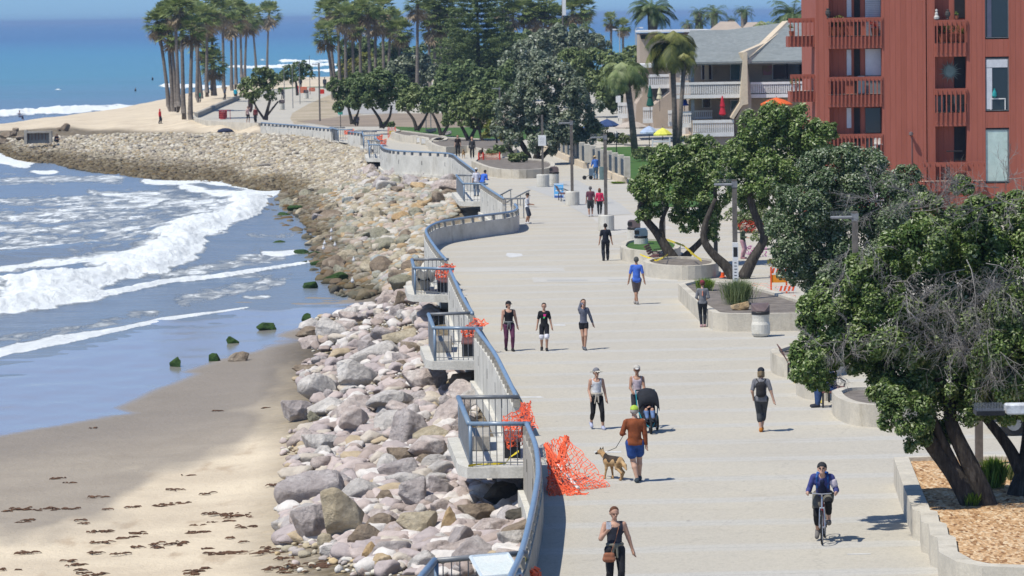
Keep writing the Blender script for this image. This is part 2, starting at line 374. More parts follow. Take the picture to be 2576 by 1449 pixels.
# ------------------------------------------------------------------ sea
FOAM = [
 ([(-300,640,40),(0,620,34),(200,600,40),(350,580,40),(480,560,34)], .50, 0),([(200,480,18),(400,500,24),(560,520,26),(640,500,20)], .58, 0),([(-300,540,30),(0,545,26),(200,530,26),(380,520,24),(560,505,16)], .55, 0),
 ([(380,700,24),(520,670,26),(640,650,28),(740,640,16)], .50, 0),([(420,760,20),(560,740,22),(680,720,20),(740,700,10)], .5, 0),([(-200,870,20),(100,845,18),(300,800,16),(420,780,14)], .46, 0),([(-200,470,14),(0,455,12),(200,450,12),(330,455,10)], .5, 0),
 # list of (px,py,half width px vertically), strength, wave height
 ([(-300,830,30),(0,772,34),(100,745,32),(200,718,40),(300,680,50),(400,640,52),(500,590,48),(560,560,52),(620,525,50),(670,495,26),(716,474,10)], 1.05, .5),
 ([(-200,700,12),(0,684,12),(100,668,16),(200,655,20),(320,640,26),(450,608,26),(560,580,24)], .72, .08),
 ([(20,702,5),(150,690,8),(220,705,10)], .7, .05),
 ([(215,747,6),(330,730,7),(450,708,7),(560,696,6),(700,675,5),(800,655,4)], .9, .22),
 ([(-200,960,14),(0,893,15),(60,878,14),(130,862,14),(215,846,11),(300,828,8),(400,806,8),(480,795,5),(560,784,4),(640,772,2)], .95, .12),
 ([(560,690,14),(640,700,16),(700,705,12),(760,690,10)], .42, 0),([(590,745,9),(640,752,8),(700,742,6)], .55, 0),([(600,590,9),(700,600,10),(760,585,8)], .42, 0),
 ([(640,632,9),(700,640,12),(770,628,7)], .75, 0),([(300,795,6),(450,775,8),(600,735,6)], .35, 0),
 ([(-100,395,9),(0,402,13),(60,408,12),(110,402,5)], 1.0, .3),([(60,430,5),(110,434,7),(160,430,5)], .85, 0),([(-50,440,4),(0,437,6),(60,440,4)], .4, 0),
 ([(340,455,6),(440,462,9),(520,458,10),(620,470,14),(700,478,12)], .85, .1),([(430,470,10),(560,490,16),(660,505,18)], .72, 0),
 ([(-300,520,16),(0,508,17),(150,505,18),(300,500,15),(420,510,12),(520,520,10)], .50, 0),([(-300,590,12),(0,580,17),(120,575,18),(260,560,14),(350,550,10)], .52, 0),([(200,540,14),(380,545,16),(500,530,14),(580,520,10)],.5,0),
 ([(-300,470,6),(0,464,5),(90,458,5),(160,466,4)], .42, 0),([(400,480,6),(480,500,8),(560,505,8)], .4, 0),
 ([(-300,303,6),(0,292,7),(100,287,7),(180,281,7),(260,275,6),(340,270,6),(395,264,4)], 1.0, .9),
 ([(390,219,2),(420,220,4),(480,221,4),(560,221,4),(640,219,4),(700,216,3),(800,210,3)], 1.0, .7),
 ([(125,227,1.5),(145,227,2.5),(165,226,1.5)], .9, .3),([(75,230,1),(100,229,1.4)], .5, .1),
 ([(560,172,2.5),(640,172,3),(700,170,3),(760,168,3),(840,166,3),(1000,163,3)], 1.0, .8),([(690,155,2),(740,158,4),(800,157,3),(840,154,3)], 1.0, .8),([(760,182,3),(840,180,4),(920,180,3)], .9, .6),([(820,195,5),(900,193,6),(1000,190,4)], 1.0, .6),([(640,152,1.5),(680,153,1.5)],.9,.6),
]
Ys = 1/np.linspace(1/95., 1/1500., 620)
Ys = np.r_[Ys, np.geomspace(1600, 45000, 60)]
X, Y = fan(Ys, -500, 1500, 520)
X[-60:] = X[-60:]*1.0
px, py = proj(np.c_[X.ravel(), Y.ravel(), np.full(X.size, SEA)]); px = px.reshape(X.shape); py = py.reshape(X.shape)
foam = np.zeros(X.shape); hgt = np.zeros(X.shape); solid = np.zeros(X.shape)
wob = (fbm(X*.22, Y*.09, 4, 5)-.47)
for pts, st, h in FOAM:
    sm = smooth_poly([(a, b) for a, b, _ in pts], 5); hw = np.array([c for _, _, c in pts])
    msk = (py > min(p[1] for p in pts)-80) & (py < max(p[1] for p in pts)+80)
    if not msk.any(): continue
    # vertical image distance stands for distance across the crest on the water sheet
    xs = np.array([p[0] for p in sm]); ys = np.array([p[1] for p in sm]); hws = np.interp(np.linspace(0, len(hw)-1, len(sm)), np.arange(len(hw)), hw)
    yc = np.interp(px, xs, ys); hh = np.interp(px, xs, hws); inside = (px > xs[0]) & (px < xs[-1])
    dd = (py-yc)/hh+wob*2.1
    end = np.clip(np.minimum(px-xs[0], xs[-1]-px)/25, 0, 1)
    f_ = np.clip(1.35-np.abs(dd)*1.0, 0, 1)*inside*end
    f_ = np.where(dd > .75, f_*np.clip(1-(dd-.75)/.35, 0, 1), f_)      # crisp leading edge toward the shore
    foam = np.maximum(foam, f_*st)
    if h: hgt = np.maximum(hgt, h*np.exp(-np.clip(dd*1.1+.1, -9, 9)**2*np.where(dd > 0, 1.5, 1))*inside*end)
hgt += .35*np.exp(-((py-236-(px-100)*-.012)/3.2)**2)*(px < 1000)+.30*np.exp(-((py-256)/4)**2)+.28*np.exp(-((py-330+px*.02)/7)**2)*np.clip((700-px)/200, 0, 1)
hgt += .5*np.exp(-((py-208)/2.2)**2)+.4*np.exp(-((py-640-(px-120)*-.10)/14)**2)*np.clip((420-px)/200, 0, 1)
hgt += .45*np.exp(-((py-720-(px-80)*-.02)/14)**2)*np.clip((300-px)/200, 0, 1)*.8
n = NB('sea_water')
px_ = n.n('SeparateXYZ'); n.l(n.P(), px_.inputs[0]); yy = px_.outputs[1]
sed = n.noise(.02, 4, .6, vec=n.vec((.35, 1, 1)))
yn = n.math('ADD', yy, n.math('MULTIPLY', n.math('SUBTRACT', sed, .5), 260))
deep = n.ramp(n.math('DIVIDE', yn, 3000.0), [(.035, (.185, .205, .215)), (.10, (.17, .195, .215)), (.17, (.14, .17, .195)), (.22, (.10, .175, .195)), (.30, (.065, .20, .22)), (.5, (.045, .185, .235)), (.75, (.035, .125, .205)), (.97, (.028, .085, .17))])
streak = n.sstep(n.noise(.05, 3, .6, vec=n.vec((.25, 2.2, 1))), .52, .7)
deep = n.mix(n.math('MULTIPLY', streak, .25), deep, '4e5f66')
fo = n.attr('foam')
fn = n.noise(.75, 9, .78, vec=n.vec((1, .36, 1)), dist=1.2); fn2 = n.voro(.9, vec=n.vec((1, .35, 1)), out='Distance', feature='F1')
lace = n.math('ADD', n.math('MULTIPLY', n.math('SUBTRACT', fn, .15), 1.25), n.math('MULTIPLY', fn2, .22))
fm = n.sstep(n.math('SUBTRACT', n.math('MULTIPLY', fo, 1.15), lace), -.16, .24)
fcol = n.mix(n.noise(1.6, 6, .75), (.86, .87, .85), (.60, .65, .66))
col = n.mix(fm, deep, fcol)
n1 = n.noise(.55, 5, .62, vec=n.vec((.6, 1.6, 1))); n2 = n.noise(2.6, 3, .6)
hgtn = n.math('ADD', n1, n.math('MULTIPLY', n2, .25)); hgtn = n.math('ADD', hgtn, n.math('MULTIPLY', n.math('MULTIPLY', fn, fm), 1.6))
n.bump(hgtn, .16)
n.set(col, n.math('ADD', .22, n.math('MULTIPLY', fm, .7)), n.math('SUBTRACT', .25, n.math('MULTIPLY', fm, .2)))
n.b.inputs['IOR'].default_value = 1.33
chop = (fbm(X*.35, Y*.8, 3, 2)-.45)*.22*np.clip(1-(Y-100)/900, 0.1, 1)+foam*(fbm(X*2.1, Y*1.3, 4, 4)-.4)*.42*np.clip(hgt*3, 0, 1)
depth = SEA-zraw(X, Y); fade = np.clip(depth/.5+.2, 0, 1)
Zs = SEA+(hgt+chop)*fade
sea = fromnp('sea', np.c_[X.ravel(), Y.ravel(), Zs.ravel()], gridfaces(*X.shape)[:, ::-1], n.m, smooth=True, attrs={'foam': ('POINT', foam.ravel())})
tag(sea, kind='structure')
# wide remainder of the ocean
far = MB()
for a, b, c, d in ((-40000, -3, 0, 0),):
    pass
x0 = (-500-CX)/F; x1 = (1500-CX)/F
mb = MB(); y0, y1 = 95., 45000.
mb.add([(x0*y0, y0, SEA-.05), (x0*y1, y1, SEA-.05), (-60000, y1, SEA-.05), (-60000, -3000, SEA-.05), (x0*y0, -3000, SEA-.05)], [(0, 1, 2, 3, 4)])
mb.add([(x1*900, 900, SEA-.05), (60000, 900, SEA-.05), (60000, y1, SEA-.05), (x1*y1, y1, SEA-.05)], [(0, 1, 2, 3)])
o = mb.build('ocean', n.m); tag(o, kind='structure')
a_ = o.data.attributes.new('foam', 'FLOAT', 'POINT')
# ================================================================== PAVEMENT, SEA WALL, PLANTERS
CONC = mat('pale_concrete', (.60, .55, .45), (.50, .46, .38), 1.3, .85, .01, 22, streak=1.6)
CONCW = mat('white_concrete', (.66, .635, .56), (.54, .52, .455), .9, .85, .01, 18, streak=1.2)
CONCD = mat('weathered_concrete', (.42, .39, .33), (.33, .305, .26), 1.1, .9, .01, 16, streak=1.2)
BLUE = mat('blue_painted_steel', (.16, .235, .32), (.20, .27, .345), 2, .30, 0, 14, 0, .5)
GREYS = mat('grey_steel', (.15, .16, .17), (.19, .20, .21), 3, .4, 0, 20, 0, .5)
WOODP = mat('grey_timber', (.17, .15, .13), (.11, .10, .09), 5, .85, 0, 40)
BROWN = mat('brown_plastic', (.17, .125, .12), (.13, .10, .095), 3, .5)
BLACK = mat('black_metal', (.02, .02, .022), (.03, .03, .03), 5, .5)
WHITE = mat('white_paint', (.78, .78, .76), (.70, .70, .68), 2, .6)
YEL = mat('yellow_tape', (.80, .62, .03), (.70, .52, .02), 4, .5)
ORG = mat('orange_netting', (.92, .17, .07), (.85, .12, .045), 5, .6)
n = NB('promenade_paving')
sx = n.n('SeparateXYZ'); n.l(n.P(), sx.inputs[0])
yw = n.math('ADD', n.math('ADD', sx.outputs[1], n.math('MULTIPLY', sx.outputs[0], -.05)), n.math('MULTIPLY', n.noise(.35, 3), .55))
fr = n.math('FRACT', n.math('DIVIDE', yw, 3.62))
band = n.math('MULTIPLY', n.sstep(fr, .02, .10), n.math('SUBTRACT', 1.0, n.sstep(fr, .24, .33)))
agg = n.mix(n.sstep(n.noise(.13, 5, .6), .35, .65), (.515, .475, .39), (.475, .44, .37))
bcol = n.mix(n.noise(.2, 3), (.52, .50, .45), (.48, .465, .42))
c = n.mix(n.math('MULTIPLY', band, n.math('ADD', .35, n.math('MULTIPLY', n.noise(.12, 3), .9))), agg, bcol)
c = n.mix(.55, c, n.ramp(n.voro(16, out='Color'), [(.0, .72), (.5, .95), (1, 1.0)]), 'MULTIPLY')
c = n.mix(.5, c, n.ramp(n.noise(30, 3, .8), [(.3, .62), (.62, 1.0)]), 'MULTIPLY')
c = n.mix(n.math('MULTIPLY', n.sstep(n.noise(.6, 5, .7, vec=n.vec((.4, 1.2, 1))), .56, .75), .5), c, (.36, .32, .26))
ck = n.voro(.16, vec=n.vec((1, 1, 1)), out='Distance', feature='DISTANCE_TO_EDGE'); ckn = n.math('ADD', ck, n.math('MULTIPLY', n.math('SUBTRACT', n.noise(1.2, 5, .7), .5), .10))
c = n.mix(n.math('MULTIPLY', n.math('LESS_THAN', n.math('ABSOLUTE', ckn), .0022), .22), c, (.22, .20, .17))
c = n.mix(n.math('MULTIPLY', n.sstep(n.noise(.09, 6, .75), .56, .70), .25), c, (.40, .385, .35)); c = n.mix(n.math('MULTIPLY', n.sstep(n.noise(3.1, 2, .5), .70, .74), .5), c, (.24, .22, .19))
jx = n.math('FRACT', n.math('DIVIDE', yw, 3.62)); jo = n.math('LESS_THAN', n.math('ABSOLUTE', n.math('SUBTRACT', jx, .17)), .004)
c = n.mix(n.math('MULTIPLY', jo, .4), c, (.2, .19, .17))
n.bump(n.noise(40, 2), .006); n.set(c, .9, .2); PAVE = n.m
def sheet(name, pts, m, z=0.0, kind='structure', rough_edge=0):
    P = [tuple(W(a, b, z)[:2]) for a, b in pts]
    return sheet_w(name, P, m, z, kind)
def sheet_w(name, P, m, z, kind='structure'):
    from mathutils.geometry import tessellate_polygon
    vs = [Vector((x, y, z)) for x, y in P]; tr = tessellate_polygon([vs])
    o = fromnp(name, [tuple(v) for v in vs], [tuple(t) for t in tr], m)
    for p in o.data.polygons:
        if p.normal.z < 0: p.flip()
    o.data.update(); return tag(o, kind=kind)
pg = [(x-.0, y) for x, y in EDGE if y < 560]
sheet_w('promenade', [(200, 50), (8.5*.5, 50)]+pg+[tuple(W(a, b)[:2]) for a, b in ((655,312),(560,306),(505,300),(478,296),(500,283),(560,262),(610,243),(660,226),(760,219),(860,214),(1000,208),(3200,190))]+[(260, 50)][:0], PAVE, 0.0)
DIRT = mat('bare_ground', (.33, .26, .19), (.25, .20, .15), .15, .95, 0, 3)
TAN = mat('trodden_sand', (.47, .39, .28), (.36, .30, .20), .2, .95, 0, 2)
GRASS = mat('turf', (.075, .15, .03), (.045, .11, .02), .8, .95, .03, 12)
GREYP = mat('grey_path', (.40, .39, .37), (.36, .35, .33), .3, .9, 0, 8)
sheet('sandy_slope', [(740,312),(730,298),(735,285),(775,262),(835,236),(880,225),(1000,215),(1000,262),(900,290),(830,309)], TAN, .010)
sheet('bare_park_ground', [(745,305),(800,300),(870,292),(1000,285),(1300,285),(1300,322),(1000,322),(960,318),(830,318),(800,313)], DIRT, .016)
sheet('footpath', [(850,292),(850,272),(868,250),(890,246),(1000,246),(1000,285),(900,286)], GREYP, .022)
sheet('park_lawn', [(985,318),(1100,322),(1300,316),(1470,318),(1490,345),(1400,352),(1180,348),(1020,332)], GRASS, .028)
sheet('garden_lawn', [(1450,385),(1470,372),(1600,368),(1740,376),(1800,400),(1800,520),(1640,520),(1585,446),(1520,420)], GRASS, .034)
sheet('verge_grass', [(700,226),(760,219),(880,222),(1000,219),(1000,214),(700,220)], GRASS, .028)
PATCH = mat('pale_patch', (.52, .50, .45), (.49, .47, .42), .6, .9, 0, 20); PATCHD = mat('grey_patch', (.43, .42, .39), (.46, .45, .415), .6, .9, 0, 20)
MARK = mat('worn_white_mark', (.66, .66, .64), (.52, .52, .50), 3, .8)
sheet('pavement_strip', [(1132,674),(1418,673),(1421,682),(1136,684)], PATCH, .004)
sheet('pavement_strip', [(1338,698),(1700,696),(1706,708),(1342,710)], PATCH, .004)
sheet('pavement_strip', [(1376,703),(1478,702),(1478,706),(1376,707)], PATCHD, .008)
sheet('pavement_strip', [(1530,702),(1600,701),(1600,704),(1530,705)], PATCHD, .008)
sheet('pavement_area', [(1488,547),(1590,540),(1700,575),(1580,583),(1540,592)], PATCH, .004)
sheet('pavement_area', [(1320,470),(1450,452),(1560,512),(1590,538),(1480,545),(1400,500)], PATCHD, .006)
for p in (((1493,1136),(1562,1135),(1564,1138),(1496,1139)), ((1306,997),(1360,997),(1370,1000),(1310,1001)), ((1392,816),(1420,816),(1424,819),(1393,819)), ((1276,636),(1312,638),(1316,644),(1284,648),(1272,642)), ((2130,1393),(2190,1392),(2192,1394),(2132,1395))):
    sheet('ground_marking', p, MARK, .004)
def at(L, t):
    L = [Vector(p) for p in L]; d = [0]
    for i in range(1, len(L)): d.append(d[-1]+(L[i]-L[i-1]).length)
    s = t*d[-1]
    for i in range(1, len(L)):
        if s <= d[i]+1e-6: return L[i-1].lerp(L[i], (s-d[i-1])/max(1e-6, d[i]-d[i-1])), (L[i]-L[i-1]).normalized()
    return L[-1], (L[-1]-L[-2]).normalized()
def plen(L): return sum((Vector(L[i])-Vector(L[i-1])).length for i in range(1, len(L)))
wl_labels = ["curved concrete sea wall with blue handrail at the bottom, nearest stretch", "straight sea wall with blue handrail between the two largest overlooks", "short stretch of sea wall between the middle overlook and the one above it",
  "wall with blue handrail that bows out around the curved recess of the promenade", "sea wall stretch from the beach stair up to the overlook with the leaning couple", "long curved white wall with slim handrail above pale boulders, mid distance",
  "very short far wall piece between two small overlooks", "short far white wall left of the twin overlooks", "farthest low white wall running to the dark beach tree"]
for k, L in enumerate(ALLRAIL):
    rp = rl(L); base = [(p.x, p.y) for p in rp]; org = Vector((base[0][0], base[0][1], 0))
    t = empty('sea_wall', org, wl_labels[k], 'sea wall', 'sea wall stretches along the promenade')
    loc = [(x-org.x, y-org.y) for x, y in base]
    # direction runs away from the camera: left side is seaward
    th = .20
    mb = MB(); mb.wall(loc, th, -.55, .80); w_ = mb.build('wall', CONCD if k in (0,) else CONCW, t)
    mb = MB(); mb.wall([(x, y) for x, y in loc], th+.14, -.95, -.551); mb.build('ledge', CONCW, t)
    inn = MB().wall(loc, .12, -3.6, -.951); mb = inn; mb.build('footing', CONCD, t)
    n_ = max(1, int(plen(rp)/1.15))
    zr = 1.07
    lr = [(p.x-org.x, p.y-org.y, 0) for p in rp]
    # rail centred on the wall
    cen = []
    for i in range(len(lr)):
        a = Vector(lr[max(i-1, 0)]); b = Vector(lr[min(i+1, len(lr)-1)]); tt = (b-a).normalized(); cen.append(Vector(lr[i])+Vector((-tt.y, tt.x, 0))*th*.5)
    MB().tube([c+Vector((0, 0, zr)) for c in cen], .066, 8).build('handrail', BLUE, t, smooth=True)
    for i in range(n_+1):
        p, dr = at(cen, (i+.02)/(n_+.04)); a = math.atan2(dr.y, dr.x)
        b_ = MB(); b_.box(p.x-.055, p.x+.055, p.y-.085, p.y+.085, .80, 1.01, rz=a); b_.build('post', CONCD if k not in (5, 7, 8) else GREYS, t)
    # small vertical drain slots on the seaward face
    m_ = max(1, int(plen(rp)/3.4)); s_ = MB()
    for i in range(m_):
        p, dr = at(lr, (i+.5)/m_); nn = Vector((-dr.y, dr.x, 0)); q = p+nn*(th+.002); a = math.atan2(dr.y, dr.x)
        s_.box(q.x-.035, q.x+.035, q.y-.006, q.y+.006, .12, .42, rz=a)
    s_.build('drain_slots', BLACK, t)
for A_, B_, zz_ in ((RAILN[-1], RAIL1[0], -.27), (RAIL1[-1], RAIL2[0], -.27), (RAIL2[-1], RAIL3[0], -.27), (RAIL4[-1], RAIL5[0], -.27), (RAIL5[-1], RAIL6[0], -.27), (RAIL6[-1], RAIL7[0], -.27), (RAIL7[-1], RAIL8[0], -.27)):
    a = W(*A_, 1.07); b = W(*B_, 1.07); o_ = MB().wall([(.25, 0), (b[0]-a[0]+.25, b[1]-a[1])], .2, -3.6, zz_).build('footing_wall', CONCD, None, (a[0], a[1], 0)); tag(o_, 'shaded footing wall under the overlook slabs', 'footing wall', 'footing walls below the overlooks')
# ------------------------------------------------------------------ overlooks
def overlook(nr, nl, fl, frr, label, near=True, parts=True, z=1.07, gap=.17):
    P = [V(W(a, b, z)) for a, b in (nr, nl, fl, frr)]; org = Vector((P[1].x, P[1].y, 0)); P = [p-org for p in P]
    t = empty('overlook', org, label, 'overlook', 'railed overlooks bumping out of the sea wall')
    sea_ = -.30
    pl = [(P[0].x+.1, P[0].y), (P[1].x-.06, P[1].y-.12), (P[1].x+sea_, P[1].y+.6), (P[2].x+sea_, P[2].y), (P[2].x-.1, P[2].y+.2), (P[3].x+.1, P[3].y+.1)]
    MB().prism(pl, -.26, .012).build('slab', CONCW, t)
    nr_ = [(P[0], P[1]), (P[1], P[2]), (P[2], P[3])]
    MB().tube([P[0], P[1]], .055, 8).build('handrail', WHITE if False else BLUE, t, smooth=True)
    MB().tube([P[1]+Vector((0, 0, .003)), P[2]+Vector((0, 0, .003))], .068, 8).build('handrail', BLUE, t, smooth=True)
    MB().tube([P[2], P[3]], .055, 8).build('handrail', GREYS, t, smooth=True)
    for p in (P[1], P[2]): MB().tube([(p.x+.03, p.y, .012), (p.x+.03, p.y, 1.03)], .045, 8).build('corner_post', BLUE, t, smooth=True)
    for (a, b) in nr_:
        L = (b-a).length; n_ = max(3, int(L/(.155 if near else .22)))
        MB().tube([Vector((a.x, a.y, .13)), Vector((b.x, b.y, .13))], .016, 4).build('bottom_rail', GREYS, t)
        if parts:
            for i in range(1, n_):
                q = a.lerp(b, i/n_); MB().tube([(q.x, q.y, .05), (q.x, q.y, 1.03)], .011, 4).build('baluster', GREYS, t)
        else:
            m_ = MB()
            for i in range(1, n_):
                q = a.lerp(b, i/n_); m_.tube([(q.x, q.y, .05), (q.x, q.y, 1.03)], .014, 4)
            m_.build('balusters', GREYS, t)
    return org, P
ov = []
ov.append(overlook((1316,1500),(1010,1512),(1093,1411),(1324,1391), "overlook cut by the bottom edge, with the tilted information board"))
ov.append(overlook((1335,1066),(1180,1066),(1153,1000),(1307,998), "large near overlook above the boulder hollow, with netting on its bench"))
ov.append(overlook((1214,826),(1091,825),(1078,791),(1192,787), "overlook left of the woman in purple leggings, third up from the bottom"))
ov.append(overlook((1141,677),(1042,674),(1036,653),(1129,652), "overlook with a white sheet hung inside its railing"))
ov.append(overlook((1227,463),(1166,462),(1148,441),(1210,441), "overlook where a man in white and a man in blue lean on the rail", near=False))
ov.append(overlook((970,365),(929,364),(926,354),(962,354), "far overlook with low grey railing, right one of the twin overlooks", near=False, parts=False))
ov.append(overlook((955,341),(914,341),(911,331),(948,331), "far overlook with pale fenced sides, left one of the twin overlooks", near=False, parts=False))
ov.append(overlook((887,326),(850,326),(830,321),(868,321), "farthest overlook with solid looking grey side, orange net inside", near=False, parts=False))
# ------------------------------------------------------------------ planters
def planter(px, h, inset, label, soil, fill=None, group='concrete planters along the promenade', sm=True, close=True, m=CONC):
    P = [W(a, b, h) for a, b in px]; P = [tuple(p[:2]) for p in P]
    if sm: P = [tuple(p) for p in smooth_poly(P+[P[0]], 5)][:-1]
    ar = sum(P[i][0]*P[(i+1) % len(P)][1]-P[(i+1) % len(P)][0]*P[i][1] for i in range(len(P)))
    if ar < 0: P = P[::-1]
    org = (sum(p[0] for p in P)/len(P), sum(p[1] for p in P)/len(P), 0)
    t = empty('planter', org, label, 'planter', group); L = [(x-org[0], y-org[1]) for x, y in P]
    MB().wall(L, inset, -.02, h, close=True).build('rim', m, t)
    n_ = len(L); inn = []
    for i in range(n_):
        a = Vector(L[i-1]); b = Vector(L[(i+1) % n_]); tt = (b-a).normalized(); inn.append(tuple(Vector(L[i])+Vector((-tt.y, tt.x))*(inset-.01)))
    o = sheet_w('soil', inn, soil, h-.09, None); o.parent = t
    return t
nm = NB('wood_chip_mulch'); v_ = nm.voro(14, vec=nm.vec((1, .45, 1)))
c_ = nm.ramp(v_, [(.05, '6f4a30'), (.3, 'b08a62'), (.6, 'c9a67e'), (.9, 'd9c2a0'), (1, '8c6848')]); nm.bump(nm.voro(14, out='Distance'), .05)
nm.set(c_, .95, .1); MULCH = nm.m
SOIL = mat('grey_soil', (.23, .20, .17), (.15, .13, .11), 2, .95, .02, 18)
# near right planter (its seat wall jogs in three steps)
NP = [(2248,1150),(2270,1215),(2297,1283),(2314,1286),(2318,1312),(2336,1318),(2340,1345),(2358,1352),(2362,1388),(2405,1412),(2470,1424),(2700,1432),(2950,1400),(3000,1150),(2700,1145),(2400,1143)]
planter(NP, .62, .36, "near concrete seat-wall planter full of orange wood chips, lower right", MULCH, sm=False)
planter([(1706,714),(1735,741),(1762,767),(1793,786),(1830,789),(1900,789),(2020,787),(2040,760),(1960,735),(1893,717),(1800,706),(1740,706)], .62, .26, "planter with grassy clumps and a yellowish rock behind the bulging trash can", SOIL, sm=False)
planter([(1617,656),(1640,664),(1715,669),(1790,665),(1808,656),(1790,649),(1715,645),(1640,649)], .58, .26, "round concrete planter holding the forked coastal tree", SOIL)
planter([(1559,618),(1575,626),(1640,632),(1700,626),(1712,612),(1690,602),(1620,600),(1570,606)], .58, .26, "low planter behind the round one, behind two bins and yellow tape", GRASS)
planter([(1938,880),(1945,890),(1975,900),(2040,902),(2110,895),(2130,880),(2080,866),(1990,866)], .60, .26, "planter half hidden at the edge of the big tree, next to the empty bench", SOIL)
planter([(2002,941),(2025,950),(2060,955),(2085,955),(2085,948),(2060,935),(2030,925),(2008,928)], .60, .26, "planter between the two benches under the big tree", SOIL)
planter([(2092,983),(2105,998),(2140,1012),(2200,1018),(2300,1014),(2330,985),(2250,972),(2130,973)], .60, .26, "rounded planter wall just right of the seated person", SOIL)
planter([(1186,405),(1230,421),(1290,427),(1370,424),(1395,416),(1385,405),(1330,398),(1215,392)], .60, .3, "wide planter wall around the big grey green tree behind the orange barricades", SOIL)
planter([(1076,357),(1110,369),(1175,366),(1190,371),(1262,382),(1300,372),(1280,352),(1200,348),(1100,345)], .60, .3, "long low planter wall with stepped plinths behind the walkers", SOIL)
planter([(983,332),(1010,340),(1065,345),(1075,352),(1120,352),(1120,342),(1060,334),(1010,328)], .60, .3, "far planter wall with two white plaques beside the striped barricade", SOIL)
for a, b in ((1042,349),(1057,352),(1069,355)):
    p = W(a, b+9, 0); t = empty('plinth', p, "small pale concrete plinth standing before the far planter wall", 'plinth', 'plinths before the far planter'); MB().box(-.35, .35, -.25, .25, 0, .62, bev=.04).build('block', CONC, t); MB().box(-.28, .28, -.262, -.251, .12, .52).build('plaque', WHITE, t)
# plaza kerb strip right of the grass planter
sheet('kerb_strip', [(1895,716),(1915,717),(2010,762),(2030,775),(2000,772)], CONC, .02)
# small jetty blocks on the far spit
# ------------------------------------------------------------------ lamps
def lamp(px, py, base, label, h=4.9, arm=-1, z0=0.0, banner=False, head=True, seg=None):
    p = W(px, py, z0); t = empty('street_lamp', p, label, 'street lamp', 'timber street lamps with flat heads')
    if base: MB().lathe([(.0, 0), (.40, 0), (.41, .04), (.41, .76), (.38, .80), (.0, .80)], n=20).build('concrete_base', CONCW, t, smooth=False)
    b0 = .78 if base else 0
    MB().box(-.085, .085, -.085, .085, b0, h, bev=.015).build('pole', WOODP, t)
    if head:
        a = MB(); a.box(-.74 if arm < 0 else .08, -.08 if arm < 0 else .74, -.12, .12, h-.22, h-.13, bev=.03); a.box(-.10, .10, -.10, .10, h-.28, h-.06); a.build('lamp_head', mat('lamp_head_grey', (.17, .18, .19), (.24, .25, .26), 4, .6), t)
        sp = MB()
        for i in range(16):
            x = (-.74+.045*i)*(1 if arm < 0 else -1); sp.tube([(x, -.06, h-.10), (x+.03, -.12, h+.02)], .004, 3); sp.tube([(x, .06, h-.10), (x+.03, .12, h+.02)], .004, 3)
        sp.build('bird_spikes', GREYS, t)
    if banner:
        b = MB(); b.box(-.105, .105, -.16, -.087, .0, 2.62, bev=.01); b.build('sign_board', WHITE, t)
        s_ = MB(); s_.box(-.075, .075, -.166, -.161, 2.10, 2.45); s_.box(-.05, .05, -.1662, -.161, .12, .24); s_.box(-.03, .03, -.1664, -.161, .66, .74)
        for i in range(9): s_.box(-.05, .055-.01*(i % 3), -.1655, -.161, .95+.115*i, .975+.115*i)
        s_.build('printed_marks', BLACK, t)
        MB().box(-.045, .045, -.1668, -.161, .82, .90).build('green_logo', mat('logo_green', (.10, .45, .03)), t)
    return t
lamp(1525, 580, 1, "lamp post in a round concrete base behind the man in dark clothes")
lamp(1440, 516, 1, "lamp post in a concrete base left of the strolling couple")
lamp(1851, 790, 0, "tall lamp post carrying a white vertical sign, rising beside the yellowish rock", banner=True)
lamp(2154, 937, 0, "lamp post whose pale spiked head pokes out between the two big trees")
lamp(1801, 663, 0, "thin lamp post seen between the trunks of the forked trees")
lamp(1670, 628, 0, "plain post standing behind the left trunk of the forked tree", h=3.0, head=False)
lamp(2463, 1175, 0, "wooden lamp post rooted in the near wood chip planter", z0=.5)
lamp(805, 305, 0, "far lamp post beyond the beach wall, right of the dark beach tree", h=6.2)
lamp(1258, 322, 0, "far lamp post among the row of park trees", h=4.0)
for a, b, hh, lb in ((1084,322,3.4,"left of two thin far poles in front of the park trees"), (1072,330,3.6,"right hand thin far pole by the striped barricade"), (1097,268,2.8,'pole')):
    if a == 1097: continue
    p = W(a, b); t = empty('pole', p, lb, 'pole'); MB().tube([(0, 0, 0), (0, 0, hh)], .05, 6).build('shaft', GREYS, t)
for a, b, hh, lb in ((737,272,5.2,"far thin pole right of the beach tree, left of a pair"), (755,262,5.4,"far thin pole right of the beach tree, middle of three"), (716,258,4.6,"far thin pole half behind the beach tree crown"), (780,238,5.6, "far lamp pole beyond the red barricades near the surf")):
    p = W(a, b); t = empty('pole', p, lb, 'pole', 'far poles beside the distant path'); MB().tube([(0, 0, 0), (0, 0, hh)], .05, 6).build('shaft', GREYS, t)
# near lamp head reaching in from the right edge, spiked against birds
p = W(2640, 1806, 0); t = empty('street_lamp', p, "black spiked lamp head with a white peeling box, cut by the right edge", 'street lamp')
hz = 4.85
MB().box(-.10, .10, -.10, .10, 0, hz+.1, bev=.02).build('pole', WOODP, t)
MB().box(-1.13, -.69, -.20, .20, hz-.10, hz-.03).build('lamp_head', BLACK, t)
b = MB(); b.box(-.66, .10, -.14, .14, hz-.10, hz+.06, bev=.02); b.build('white_box', mat('peeling_white', (.72, .74, .74), (.45, .46, .46), 8, .7), t)
sp = MB()
for i in range(18):
    x = -1.11+.0235*i; sp.tube([(x, -.18, hz-.03), (x, -.15, hz+.07)], .006, 4); sp.tube([(x, .0, hz-.03), (x, .02, hz+.08)], .006, 4); sp.tube([(x, .18, hz-.03), (x, .2, hz+.05)], .006, 4)
sp.build('bird_spikes', GREYS, t)
